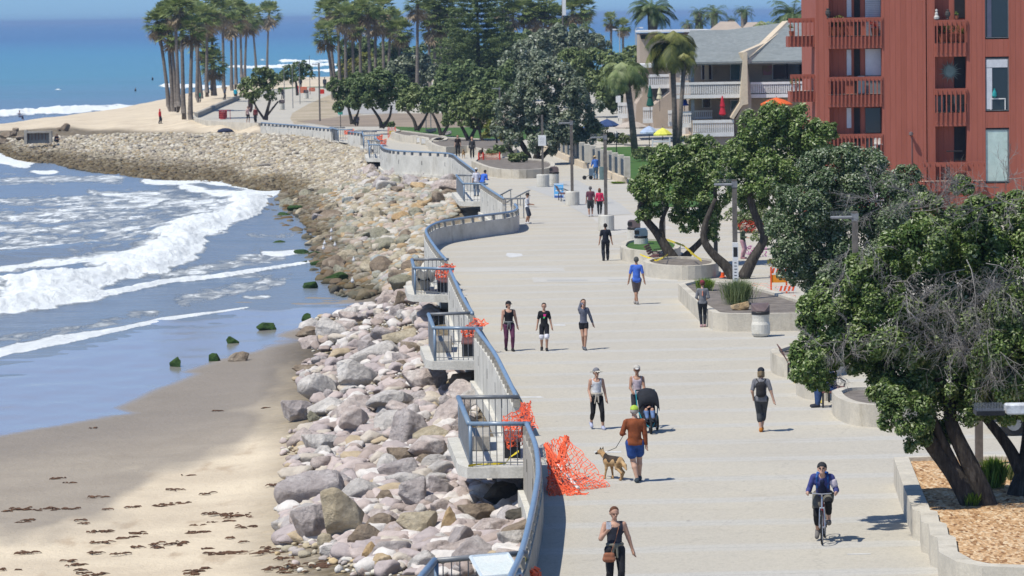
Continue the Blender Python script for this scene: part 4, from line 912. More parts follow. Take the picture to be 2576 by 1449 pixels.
def leaves(pos, nrm, size, seed, aspect=.5, jitter=.5):
    """one bent leaf (two triangles folded along the midrib) per position"""
    r = np.random.default_rng(seed); n = len(pos); nn = unit(nrm+r.normal(size=(n, 3))*jitter); t = unit(np.cross(nn, r.normal(size=(n, 3)))); b = np.cross(nn, t)
    L = (size*r.uniform(.7, 1.25, n))[:, None]
    v = np.stack([pos-t*L*.5, pos+b*L*aspect*.5+nn*L*.08, pos+t*L*.5, pos-b*L*aspect*.5+nn*L*.08], 1)
    f = np.arange(n*4).reshape(n, 4); return v.reshape(-1, 3), f
def crown(blobs, leaf, dens, seed, subn=16, subr=.34, aspect=.5, gap=.0, core=True, bottom=.35):
    """blobs: (x,y,z,r[,rz]) ; returns leaf quads on clumps that cover every blob"""
    r = np.random.default_rng(seed); P = []; N = []; T = []; B = np.array([(b[0], b[1], b[2], b[3]) for b in blobs])
    for bi, b in enumerate(B):
        c = b[:3]; R_ = b[3]; m = int(subn*r.uniform(.8, 1.2)); d = unit(r.normal(size=(m, 3))); d = d[d[:, 2] > -.75]
        sc = c+d*R_*r.uniform(.62, .86, len(d))[:, None]; sr = R_*subr*r.uniform(.6, 1.25, len(d))
        for k in range(len(sc)):
            if r.random() < gap: continue
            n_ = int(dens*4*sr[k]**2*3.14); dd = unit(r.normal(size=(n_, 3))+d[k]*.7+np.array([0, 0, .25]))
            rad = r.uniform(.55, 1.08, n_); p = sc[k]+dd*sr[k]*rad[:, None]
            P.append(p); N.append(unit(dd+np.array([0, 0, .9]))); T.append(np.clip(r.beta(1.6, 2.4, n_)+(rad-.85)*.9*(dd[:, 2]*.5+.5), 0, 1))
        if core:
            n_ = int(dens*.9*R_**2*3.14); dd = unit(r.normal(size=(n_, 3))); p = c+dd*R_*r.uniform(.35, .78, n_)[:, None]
            P.append(p); N.append(dd); T.append(r.uniform(0, .4, n_))  # core leaves tinted darker: shade inside the crown put into colour
    P = np.concatenate(P); N = np.concatenate(N); T = np.concatenate(T)
    # leave out what is buried deep inside another part of the crown
    keep = np.ones(len(P), bool)
    for b in B: keep &= np.linalg.norm(P-b[:3], axis=1) > b[3]*.50
    P, N, T = P[keep], N[keep], T[keep]; v, f = leaves(P, N, leaf, seed+1, aspect); return v, f, T
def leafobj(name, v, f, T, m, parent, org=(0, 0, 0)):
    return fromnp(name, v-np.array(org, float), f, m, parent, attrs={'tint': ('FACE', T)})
def tree(name, base, Yd, blobs, leaf, dens, m, trunks, label, cat='tree', group=None, seed=1, subn=16, gap=0, z0=0.0, dy=1.0, subr=.34, bark=None, core=True, extra=None):
    """blobs in survey px (px,py,r_px[,dY]) at ground distance Yd; trunks: list of [(px,py,radius m[,dY])..]"""
    g = W(base[0], base[1], z0); org = np.array([g[0], g[1], z0]); t = empty(name, V(org), label, cat, group); k = ppm(Yd); r = random.Random(seed); wb = []
    for b in blobs:
        dY = b[3] if len(b) > 3 else r.uniform(-.8, .8)*dy
        p = WY(b[0], b[1], Yd+dY); wb.append((*p, b[2]/k))
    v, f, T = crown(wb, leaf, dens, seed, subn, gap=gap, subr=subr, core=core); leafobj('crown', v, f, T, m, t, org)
    for j, tr in enumerate(trunks):
        pts = [V(WY(q[0], q[1], Yd+(q[3] if len(q) > 3 else 0)))-V(org) for q in tr]; rad = [q[2]*(.68 if Yd > 200 else 1) for q in tr]
        sp = smooth_poly([(p.x, p.y, p.z, rr) for p, rr in zip(pts, rad)], 4)
        MB().tube([q[:3] for q in sp], [float(q[3]) for q in sp], 10).build('trunk' if j == 0 else 'limb', bark or BARK, t, smooth=True)
    return t, org
# ------------------------------------------------------------------ dead twig sprays
def spray(mb, p, d, L, r0, depth, rnd, droop=.25, up=0):
    p = Vector(p); d = Vector(d).normalized(); n = 4; pts = [p.copy()]
    for i in range(n):
        d = (d+Vector((rnd.gauss(0, .22), rnd.gauss(0, .22), rnd.gauss(0, .22)-droop*.3+up))).normalized(); p = p+d*L/n; pts.append(p.copy())
    mb.tube(pts, [r0*(1-.16*i) for i in range(n+1)], 3, cap=False)
    if depth:
        for i in range(1, n+1):
            for _ in range(2 if depth > 1 else 2):
                dd = (d+Vector((rnd.gauss(0, .65), rnd.gauss(0, .65), rnd.gauss(0, .6)))).normalized(); spray(mb, pts[i], dd, L*rnd.uniform(.4, .65), r0*.55, depth-1, rnd, droop, up)
# ------------------------------------------------------------------ near right tree
YC = 75.0
tC, oC = tree('coastal_tree', (2490,1340), YC, [(2190,735,95),(2090,800,90),(2050,900,70),(2155,870,78),(2095,885,62),(2165,915,45),(2040,930,45),(2250,820,115),(2150,820,85),(2290,930,110),(2370,720,110),(2310,620,85),(2440,640,110),(2230,690,70),(2460,790,140),(2390,980,105),(2280,1035,72),(2240,1000,55),(2305,1105,42),(2350,1080,50),(2530,690,130),(2560,880,150),(2510,560,90),(2430,560,60),(2390,840,110),(2640,740,180),(2640,960,140),(2480,985,90),(2570,1010,70),(2420,470,30),(2340,530,50),(2010,940,32),(2060,960,34),(2340,900,120),(2570,540,60)],
 .098, 640, LF_DARK, [[(2480,1352,.36),(2455,1290,.26),(2405,1200,.20),(2345,1120,.17),(2300,1060,.12,-.5)],[(2490,1345,.30),(2480,1260,.22),(2440,1170,.19),(2395,1070,.15),(2380,980,.12,.4),(2300,880,.08)],[(2440,1250,.15),(2400,1170,.12),(2370,1110,.11),(2345,1050,.09)],[(2395,1000,.10),(2420,860,.07),(2440,700,.05)]],
 "big dark leaved tree with leaning trunks and dead grey twigs, near right", seed=5, z0=.5, subn=26, gap=.10, subr=.30)
tD, oD = tree('coastal_tree', (2570,1345), YC+1.5, [(2700,760,150),(2720,900,160),(2640,1060,60),(2690,620,120),(2470,1040,30,-.6)], .10, 300, LF_DARK,
 [[(2560,1350,.42),(2570,1250,.33),(2590,1180,.28),(2600,1060,.24),(2570,960,.18),(2560,900,.14)],[(2575,1200,.17),(2540,1130,.13),(2500,1075,.11),(2470,1045,.07)],[(2590,1150,.15),(2640,1060,.12)]], "second dark trunk leaving the frame at the right edge", seed=6, z0=.5)
rnd = random.Random(3); mbT = [MB() for _ in range(4)]
for k, (a, b, n_, L, sx, up) in enumerate(((2250,520,8,.9,90,.05),(2250,740,6,.8,40,-.02),(2440,690,9,1.1,80,-.06),(2490,830,11,1.1,70,-.10),(2150,640,4,.6,40,-.02),(2100,880,6,.7,45,0),(2370,800,5,.9,30,-.05),(2540,480,7,.9,60,.06),(2400,480,4,.7,40,.06),(2540,700,7,1.0,50,-.05))):
    for i in range(n_):
        q = WY(a+rnd.uniform(-1, 1)*sx*.8, b+rnd.uniform(-.6, .6)*70, YC-1.05-rnd.uniform(0, .45)); spray(mbT[k % 4], q, (rnd.gauss(-.3, .7), -.5, rnd.gauss(-.4 if up < 0 else .3, .6)), L*rnd.uniform(.6, 1.1), .012, 2, rnd, .3 if up <= 0 else 0)
for m_ in mbT: local(m_, oC).build('dead_branches', DEADW, tC)
# ------------------------------------------------------------------ pale leaved tree behind it
YB = 112.0
tB, oB = tree('coastal_tree', (2160,900), YB, [(2085,445,72),(2170,440,72),(2020,520,70),(2110,530,95),(2205,510,95),(2270,470,55),(2310,500,35),(1985,600,60),(2060,620,85),(2150,620,95),(2230,600,85),(2010,680,55),(2090,700,75),(1960,560,40),(2130,400,38),(2050,410,30),(2180,700,80),(1995,640,55)],
 .11, 270, LF_PALE, [[(2160,900,.22),(2140,780,.2),(2110,660,.15),(2080,560,.1)],[(2150,760,.14),(2200,640,.1)]], "silvery green bushy tree between the forked tree and the big dark one", seed=8, subn=26)
YA = 155.0
tA, oA = tree('coastal_tree', (1712,660), YA, [(1618,475,38),(1650,430,45),(1700,400,50),(1640,510,42),(1700,470,60),(1760,430,62),(1740,520,60),(1800,480,55),(1780,550,42),(1790,590,24),(1730,570,26),(1620,540,22),(1820,420,50),(1770,380,40)],
 .16, 130, LF_DARK, [[(1700,662,.30),(1680,630,.24),(1652,585,.19),(1625,552,.16),(1610,520,.13),(1640,470,.08)],[(1712,662,.28),(1735,635,.16),(1765,605,.13),(1790,570,.1)],[(1668,600,.12),(1664,560,.1),(1680,520,.08)]], "left forked tree growing out of the round planter, dark rounded crown", group=None, seed=9, z0=.5, subn=24)
tA2, oA2 = tree('coastal_tree', (1850,700), YA-8, [(1955,305,50),(1900,330,50),(2010,320,55),(2060,350,45),(1960,370,75),(1880,390,55),(2050,400,50),(1940,440,70),(2010,440,60),(1880,460,50),(1850,410,45),(1900,500,42),(1960,500,50),(2090,330,22)],
 .16, 130, LF_DARK, [[(1850,702,.30),(1826,670,.22),(1795,640,.18),(1772,605,.16),(1775,560,.12),(1800,500,.08)],[(1868,702,.28),(1895,650,.22),(1922,600,.17),(1908,560,.16),(1890,510,.15),(1885,440,.12),(1930,380,.08)]], "right forked tree with two splayed trunks and the tallest dark crown", seed=10, z0=0, subn=24)
# ------------------------------------------------------------------ mid and far broadleaf trees
tree('grey_tree', (1325,412), 262, [(1370,190,34),(1330,205,36),(1410,200,38),(1300,240,38),(1450,230,34),(1275,280,34),(1350,260,50),(1420,270,48),(1260,325,26),(1330,310,45),(1400,320,50),(1460,290,40),(1495,270,22),(1495,320,20),(1290,350,24),(1440,350,36),(1370,360,40),(1480,350,20)], .26, 42, LF_GREY,
 [[(1330,415,.55),(1325,385,.35),(1300,340,.25),(1280,300,.16)],[(1345,415,.45),(1355,370,.3),(1360,320,.2)],[(1310,415,.35),(1285,380,.2),(1265,345,.16)],[(1350,410,.3),(1385,370,.2),(1400,330,.16)]], "large silver grey tree with many trunks behind the white notice", seed=12, z0=.5, subn=26, subr=.36)
tree('beach_tree', (670,302), 365, [(655,190,22),(630,205,20),(680,200,22),(612,220,15),(650,220,26),(690,225,20),(700,200,12),(640,245,18),(680,245,16),(668,180,14),(615,238,12)], .34, 22, LF_OLIVE, [[(668,302,.4),(672,280,.25),(680,250,.2)],[(665,300,.2),(645,270,.15),(635,245,.12)],[(672,290,.18),(700,255,.12)]], "lone rounded tree at the end of the beach wall", seed=13, subn=22, subr=.38)
tree('beach_tree', (748,240), 470, [(745,168,15),(725,178,15),(770,178,16),(785,190,10),(750,190,18),(710,190,10),(730,200,14),(765,160,8)], .42, 16, LF_DEEP, [[(748,240,.3),(745,210,.22),(740,190,.15)]], "darker far tree right behind the lone rounded one", seed=14, subn=18, subr=.4)
PT = [((885,312),345,[(845,215,20),(875,225,24),(900,210,22),(860,245,22),(890,250,20),(850,270,12)],[[(886,312,.3),(880,285,.2),(872,255,.15)],[(888,312,.25),(900,285,.15),(905,260,.1)]],'dark park tree nearest the far striped sign, left end of the row',LF_DEEP),
 ((960,322),335,[(920,225,28),(960,215,34),(1000,220,30),(1030,235,20),(900,245,20),(940,250,26),(985,250,28),(1020,255,16),(895,265,12)],[[(960,322,.32),(955,300,.22),(935,270,.16)],[(962,322,.28),(980,295,.18),(985,265,.14)]],'broad dark park tree with a forked trunk, second in the row',LF_DEEP),
 ((1048,328),325,[(1025,245,20),(1055,235,24),(1085,245,20),(1015,270,16),(1050,265,24),(1080,268,18)],[[(1048,328,.3),(1040,300,.2),(1020,275,.14)],[(1050,328,.3),(1068,300,.18),(1082,270,.12)]],'olive park tree above a low stone, third in the row',LF_OLIVE),
 ((1110,342),312,[(1085,240,20),(1120,240,24),(1150,235,22),(1105,265,20),(1140,270,24),(1165,262,18)],[[(1110,342,.28),(1100,310,.2),(1085,280,.14)],[(1112,342,.25),(1130,310,.16),(1140,285,.12)]],'leaning park tree in the middle of the row',LF_DEEP),
 ((1180,352),300,[(1155,285,22),(1185,265,30),(1215,270,28),(1200,300,26),(1165,305,16),(1130,300,16),(1240,290,18)],[[(1178,352,.28),(1165,325,.2),(1150,300,.14)],[(1182,352,.28),(1195,325,.2),(1205,300,.14)],[(1215,358,.25),(1205,325,.16),(1195,300,.12)]],'spreading park tree left of the big grey one',LF_OLIVE),
 ((1250,356),285,[(1235,320,14),(1255,335,16),(1228,335,12),(1270,345,14)],[[(1250,360,.12),(1248,335,.08)]],'small yellowish bush beneath the big grey tree',LF_YEL)]
for k, (b, Yd, bl, tr, lb, m) in enumerate(PT): tree('park_tree', b, Yd, [(x, y, r_*1.15) for x, y, r_ in bl], .34, 34, m, tr, lb+'' , 'tree', seed=20+k, subn=20, subr=.38)
BT = [((1040,225),480,[(1030,175,30),(1065,180,28),(1000,190,24),(1090,190,20),(1045,205,26),(985,205,16)],'pale topped bushy tree behind the row of park trees',LF_GREY),
 ((945,205),520,[(940,175,20),(970,172,20),(910,190,18),(950,195,20),(1000,178,16)],'olive tree crown under the middle palms',LF_OLIVE),
 ((1160,230),430,[(1130,200,28),(1170,190,30),(1200,205,26),(1150,225,26),(1215,225,22),(1110,215,18)],'dark green mass of crown below the layered pine',LF_DEEP),
 ((1400,230),420,[(1360,112,34),(1410,100,36),(1460,104,30),(1330,125,28),(1390,130,40),(1450,130,34),(1500,110,24),(1525,120,16)],'wide grey green crown with pale top left of the far street lights',LF_GREY),
 ((1320,230),400,[(1300,150,30),(1340,165,30),(1275,175,24),(1320,190,30),(1290,205,22),(1380,165,24)],'grey green tree crown behind the top of the big grey tree',LF_GREY),
 ((1480,260),380,[(1450,160,32),(1500,160,32),(1540,165,28),(1480,195,34),(1530,200,34),(1570,185,26),(1560,225,28),(1520,240,30),(1560,260,24),(1590,215,20)],'tall olive hedge like tree left of the white balconies',LF_OLIVE),
 ((1265,260),380,[(1245,210,24),(1270,235,26),(1240,255,24),(1215,225,22),(1190,240,24),(1150,250,24),(1280,190,24),(1120,235,22)],'dull green tree squeezed between park trees and the big grey one',LF_DEEP),
 ((1000,150),545,[(1000,118,16),(1020,128,14),(985,130,14),(1010,140,16)],'small dark round tree standing in front of the sea',LF_DEEP),
 ((1130,150),560,[(1090,110,30),(1130,90,34),(1170,120,34),(1110,145,30),(1150,150,30),(1190,165,30)],'deep green wall of trees behind the layered pine, left part',LF_OLIVE),
 ((1250,150),520,[(1230,110,30),(1270,108,30),(1250,140,34),(1290,110,30),(1210,160,28),(1280,160,26)],'deep green wall of trees behind the layered pine, right part',LF_DEEP),
 ((1440,110),500,[(1400,98,24),(1440,92,24),(1420,108,26),(1350,110,24),(1320,100,22),(1380,118,24)],'dark thicket under the palms right of the pine',LF_DEEP),
 ((905,170),545,[(870,120,20),(900,130,24),(930,115,22),(885,160,26),(960,140,24),(920,170,26),(870,195,22),(960,185,24),(905,205,22),(1000,190,26),(1040,150,24)],'dark thicket between the trunks of the middle palms',LF_DEEP),
 ((1590,150),400,[(1590,140,18),(1620,150,18),(1570,150,14),(1605,165,18)],'dark crown at the foot of the feathery palm by the white roof',LF_OLIVE),
 ((880,205),540,[(870,180,14),(895,165,14),(920,150,16),(880,200,14),(905,190,14)],'shaggy undergrowth at the feet of the middle palms',LF_YEL)]
for k, (b, Yd, bl, lb, m) in enumerate(BT):
    tree('background_tree', b, Yd, [(x, y, r_*(1.3 if y > 130 else 1.02)) for x, y, r_ in bl], .5 if Yd > 400 else .42, 20 if Yd > 400 else 24, m, [[(b[0], b[1], .3), (b[0], bl[0][1]+10, .2)]], lb, 'tree', seed=40+k, subn=18, dy=3, subr=.4)
# ------------------------------------------------------------------ palms
def fan_palm_parts(seed, H, Rr=1.9, nf=58, lean=.5, skirt=14):
    r = np.random.default_rng(seed); rr = random.Random(seed); V_ = []; Fc = []; T = []; V2 = []; F2 = []; T2 = []
    top = np.array([rr.uniform(-lean, lean), rr.uniform(-lean, lean)*.3, H])
    def leaf(VV, FF, TT, az, el, L, fanr, tone, nbl=9):
        d = np.array([math.cos(az)*math.cos(el), math.sin(az)*math.cos(el), math.sin(el)]); side = np.array([-math.sin(az), math.cos(az), 0]); upv = np.cross(d, side)*-1
        hub = top+d*L+np.array([0, 0, -.10*L*L])
        for k in range(nbl):
            a = (k/(nbl-1)-.5)*2.5+rr.uniform(-.08, .08); dd = d*math.cos(a)+side*math.sin(a)+upv*(-.15-.25*abs(math.sin(a))); l_ = fanr*rr.uniform(.8, 1.1)
            tip = hub+dd*l_+np.array([0, 0, -.22*l_]); mid = hub+dd*l_*.55; w_ = np.cross(dd, upv); w_ = w_/np.linalg.norm(w_)*fanr*.085
            b_ = len(VV); VV.extend([hub, mid+w_, tip, mid-w_]); FF.append((b_, b_+1, b_+2, b_+3)); TT.append(min(1, max(0, tone+rr.uniform(-.15, .15))))
        b_ = len(VV); s2 = side*.03; VV.extend([top-s2, top+s2, hub+s2, hub-s2]); FF.append((b_, b_+1, b_+2, b_+3)); TT.append(tone)
    for k in range(nf):
        el = math.asin(min(1, max(-1, rr.uniform(-.62, .98)))); leaf(V_, Fc, T, rr.uniform(0, 6.28), el, Rr*rr.uniform(.40, .62), Rr*.50, .25+.45*rr.random()+(.15 if el > .2 else -.1))
    for k in range(skirt): leaf(V2, F2, T2, rr.uniform(0, 6.28), rr.uniform(-1.45, -.85), Rr*rr.uniform(.35, .7), Rr*.5, rr.random(), 7)
    return top, (np.array(V_), np.array(Fc), T), (np.array(V2), np.array(F2), T2)
nbk = NB('palm_trunk_bark'); c = nbk.ramp(nbk.noise(1.2, 5, .7, vec=nbk.vec((2, 2, 5))), [(.3, (.10, .085, .07)), (.7, (.23, .20, .17))]); nbk.set(c, .95, .1); PBARK = nbk.m
PAL = []
for k in range(5):
    H = 10.0; top, A, B = fan_palm_parts(60+k, H, 2.0)
    t = empty('fan_palm', (0, 0, -50), 'palm', 'palm tree', 'fan palms'); leafobj('crown', A[0], A[1], A[2], LF_PALM, t); leafobj('dead_skirt', B[0], B[1], B[2], LF_SKIRT, t)
    sp = smooth_poly([(0, 0, 0, .32), (top[0]*.2, top[1]*.2, H*.33, .22), (top[0]*.6, top[1]*.6, H*.7, .19), (*top, .22)], 4); MB().tube([q[:3] for q in sp], [float(q[3]) for q in sp], 8).build('trunk', PBARK, t, smooth=True); PAL.append((t, top))
def fan_palm(bx, by, cx, cy, label, rpx=33, k=0, Yd=None, z=0.0, group='fan palms on the point'):
    """base seen (or assumed) at bx,by; crown centre seen at cx,cy"""
    if Yd is None: g = W(bx, by, z)
    else: g = WY(bx, by, Yd); g[2] = z
    cr = WY(cx, cy, g[1]); t, top = PAL[k % 5]; H = cr[2]-z; c = t.copy(); COL.objects.link(c); c.location = (g[0], g[1], z); s = rpx*1.38/ppm(g[1])/2.0
    for ch in t.children:
        d = ch.copy(); COL.objects.link(d); d.parent = c
        if ch.name.startswith('trunk'):
            # shear the shared trunk so that it ends under this crown
            me = ch.data.copy(); co = np.empty(len(me.vertices)*3, np.float32); me.vertices.foreach_get('co', co); co = co.reshape(-1, 3); tt = co[:, 2]/10.0
            co[:, 0] += (cr[0]-g[0]-top[0])*tt**1.4; co[:, 1] -= top[1]*tt; co[:, 2] *= H/10.0; me.vertices.foreach_set('co', co.ravel()); d.data = me
        else: d.location = (cr[0]-g[0]-top[0]*s, -top[1]*s, H-10.0*s); d.scale = (s, s, s)
    c['label'] = label; c['group'] = group; return c
LP = [(425,281,397,57,'leftmost palm of the cluster on the sand, leaning left'),(435,281,418,38,'second palm from the left on the sand'),(444,281,430,85,'shorter palm third from the left on the sand'),(462,301,456,18,'thick trunked palm nearest the camera, left one of the joined pair'),(479,301,484,72,'nearest palm with a lower full crown, right one of the joined pair'),
 (496,258,500,40,'tall palm just right of the joined pair'),(506,248,480,25,'palm whose crown merges behind the joined pair'),(522,241,512,112,'low palm with a full crown right of the joined pair'),(534,241,535,12,'tall palm above the short brown skirted one'),(541,241,537,158,'short palm with a brown skirt, lowest crown of the cluster'),(563,235,560,28,'palm with the leaning pale trunk in the middle of the point'),
 (583,228,582,58,'palm with a dark hanging skirt right of the leaning one'),(594,224,592,22,'slim palm just right of the dark skirted one'),(608,205,604,35,'slim palm, fourth from the right end of the cluster'),(616,200,622,50,'slim palm, third from the right end of the cluster'),(645,188,633,42,'slim palm leaning left above the surf'),(672,178,677,34,'rightmost double trunk palm standing apart above the surf'),
 (450,283,440,22,'palm hidden behind the front pair on the sand'),(520,244,522,45,'palm crown between the tall one and the low one')]
for k, (a, b, c_, d_, lb) in enumerate(LP): fan_palm(a, b, c_, d_, lb, 34 if b > 230 else 30, k)
MP = [(843,201,822,28,'left palm of the middle cluster leaning out'),(855,198,848,12,'tall palm second in the middle cluster'),(838,203,820,85,'low palm at the left foot of the middle cluster'),(870,195,868,40,'middle cluster palm with dark hanging skirt'),(907,190,905,35,'straight palm in the centre of the middle cluster'),(890,185,885,60,'middle cluster palm with a lower crown'),
 (944,170,944,48,'middle cluster palm right of its centre'),(930,168,925,20,'tall crown at the back of the middle cluster'),(974,165,984,52,'right hand palm of the middle cluster'),(965,165,962,18,'tall palm top near the right of the middle cluster'),(1005,160,1005,75,'lowest right crown of the middle cluster'),(1048,145,1051,8,'lone slender palm standing against the sea between cluster and pine')]
for k, (a, b, c_, d_, lb) in enumerate(MP): fan_palm(a, b, c_, d_, lb, 33, k+2, 500-10*(k % 4), 0, 'fan palms in the middle cluster')
RP = [(1096,170,1090,68,'palm left of the layered pine, lower crown'),(1080,160,1078,30,'palm left of the layered pine, upper crown'),(1110,160,1105,10,'palm crown cut by the top edge left of the pine'),(1125,170,1120,50,'palm crown touching the left side of the pine'),(1130,160,1140,14,'palm half behind the left of the pine'),
 (1290,170,1290,38,'palm right of the layered pine, leftmost of the row'),(1318,170,1318,22,'palm right of the pine, second of the row'),(1345,170,1346,40,'palm right of the pine, third of the row'),(1372,170,1373,14,'palm right of the pine, cut by the top edge'),(1400,170,1395,42,'palm left of the tall white banner pole'),(1440,150,1440,25,'palm just right of the tall white banner pole'),(1465,150,1464,18,'palm at the end of the row above the shrubs'),(1260,170,1262,12,'palm crown behind the top right of the pine'),
 (1537,110,1537,50,'small pale palm in front of the sea, left of two'),(1567,112,1567,66,'small pale palm in front of the sea, right of two')]
for k, (a, b, c_, d_, lb) in enumerate(RP): fan_palm(a, b, c_, d_, lb, 20 if a > 1500 else 32, k+1, 520 if a < 1500 else 620, 0, 'fan palms beyond the park')
for t, _ in PAL:
    for ch in list(t.children): bpy.data.objects.remove(ch)
    bpy.data.objects.remove(t)
def feather_palm(base, Yd, c_, rpx, nf, label, m, nl=16, droop=1.0, z=0, seed=0, tr=.22, group=None, tdY=0, leafw=.04, ll=.32, trunkm=None):
    g = WY(base[0], base[1], Yd); g[2] = z; cr = WY(c_[0], c_[1], Yd)-g; Rr = rpx/ppm(Yd); t = empty('feather_palm', V(g), label, 'palm tree', group); rr = random.Random(seed); VV = []; FF = []; TT = []
    for k in range(nf):
        az = rr.uniform(0, 6.28); el = rr.uniform(-.35, 1.35); L = Rr*rr.uniform(.95, 1.25); tone = rr.uniform(.15, .75); p = np.array(cr); pts = [p]; e = el; ns = 8
        for i in range(ns): e -= droop*(.10+.30*i/ns)*(1.2 if el > .3 else .8); p = p+np.array([math.cos(az)*math.cos(e), math.sin(az)*math.cos(e), math.sin(e)])*L/ns; pts.append(p)
        pts = np.array(pts); sp = np.array(smooth_poly(list(pts), 3)); side = np.array([-math.sin(az), math.cos(az), 0])
        for j in range(nl):
            u = .12+.86*j/nl; q = sp[int(u*(len(sp)-1))]; q2 = sp[min(len(sp)-1, int(u*(len(sp)-1))+1)]; tn = unit(q2-q); l_ = Rr*ll*math.sin(math.pi*min(.97, u*.8+.15))*rr.uniform(.85, 1.15)
            for s_ in (-1, 1):
                dd = unit(side*s_*.9+tn*.7+np.array([0, 0, -.25-.25*droop])); w_ = tn*Rr*leafw; b_ = len(VV); e_ = q+dd*l_+np.array([0, 0, -.12*l_*droop]); VV += [q-w_*.5, q+dd*l_*.5-w_*.2, e_, q+w_*.5]; FF.append((b_, b_+1, b_+2, b_+3)); TT.append(min(1, max(0, tone+rr.uniform(-.15, .2))))
        for i in range(0, len(sp)-1, 3):
            b_ = len(VV); w_ = side*.03*Rr; VV += [sp[i]-w_*.5, sp[i]+w_*.5, sp[min(i+3, len(sp)-1)]+w_*.3, sp[min(i+3, len(sp)-1)]-w_*.3]; FF.append((b_, b_+1, b_+2, b_+3)); TT.append(.9)
    leafobj('crown', np.array(VV), np.array(FF), TT, m, t)
    MB().tube([(0, 0, 0), (cr[0]*.4, tdY, cr[2]*.5), (cr[0], cr[1], cr[2])], [tr*1.25, tr, tr*1.15], 10).build('trunk', trunkm or PBARK, t, smooth=True); return t
feather_palm((1645,200), 395, (1641,28), 66, 60, 'largest arching date palm standing above the white roofed house', LF_PALMD, 20, .75, seed=1, tr=.5)
for k, (a, b, r_, lb) in enumerate(((1757,32,28,'date palm left of the pair above the tan roofs'),(1797,34,44,'fullest date palm above the tan roofs'),(1872,30,32,'date palm right of the tan roofs against the sea'),(1760,58,26,'low date palm behind the grey roof ridge'),(1840,50,22,'small date palm between the fuller ones'),(1473,66,30,'low date palm right of the banner pole'),(1728,62,24,'date palm fronds left of the low one'))):
    feather_palm((a, 200), 470, (a, b), r_, 36, lb, LF_PALMD, 12, .8, seed=10+k, tr=.4)
feather_palm((1998,200), 330, (1995,42), 74, 46, 'dark date palm rising behind the left edge of the red building', LF_PALMD, 18, .8, seed=31, tr=.4)
feather_palm((1700,371), 281, (1690,112), 84, 44, 'shaggy yellow green palm in front of the beige condos', LF_QUEEN, 20, 1.25, seed=32, tr=.20, ll=.45)
feather_palm((1708,372), 280, (1722,150), 50, 16, 'lower shaggy palm whose trunk runs beside the first one', LF_QUEEN, 18, 1.3, seed=33, tr=.16, ll=.42)
feather_palm((1598,390), 277, (1574,182), 74, 48, 'dusty green palm with the pale smooth trunk on the garden lawn', LF_OLIVE, 20, 1.25, seed=34, tr=.24, ll=.42, trunkm=PBARK)
feather_palm((1862,300), 330, (1862,104), 46, 30, 'bluish feathery palm poking over the grey shingle roof', LF_GREY, 18, .9, seed=35, tr=.2, ll=.4)
feather_palm((1925,300), 320, (1930,78), 46, 30, 'feathery palm between the bluish one and the red building', LF_OLIVE, 18, .9, seed=36, tr=.2, ll=.4)
# layered pine
g = WY(1204, 200, 455); g[2] = 0; t = empty('layered_pine', V(g), 'dark layered pine with flat whorls of branches in the centre background', 'tree'); Hh = 14.5; rr = random.Random(4); P_, N_, T_ = [], [], []; mbb = MB()
MB().tube([(0, 0, 0), (0, 0, Hh)], [.38, .06], 8).build('trunk', BARK, t)
for k in range(19):
    z_ = 2.2+k*.66; Rw = (4.9*(1-(z_/Hh)**2.2)+1.3)*rr.uniform(.85, 1.1); nbr = 7
    for j in range(nbr):
        az = 6.28*j/nbr+rr.uniform(-.3, .3); d = np.array([math.cos(az), math.sin(az), .10]); tip = np.array([0, 0, z_])+d*Rw; mbb.tube([(0, 0, z_), tuple(tip)], [.05, .015], 4, cap=False)
        m_ = int(95*Rw); u = np.array([rr.uniform(.25, 1.02) for _ in range(m_)]); sd = np.array([rr.gauss(0, .26) for _ in range(m_)])*Rw*.55*(1.15-u); q = np.array([0, 0, z_])+d*(Rw*u)[:, None]+np.array([-math.sin(az), math.cos(az), 0])*sd[:, None]+np.array([0, 0, 1.])*np.array([rr.gauss(-.05, .13) for _ in range(m_)])[:, None]
        P_.append(q); N_.append(np.tile([0, 0, 1.], (m_, 1))); T_.append(np.array([rr.random() for _ in range(m_)]))
v, f = leaves(np.concatenate(P_), np.concatenate(N_), .34, 5, .35, .5); leafobj('foliage', v, f, np.concatenate(T_), LF_DEEP, t); mbb.build('branches', BARK, t)
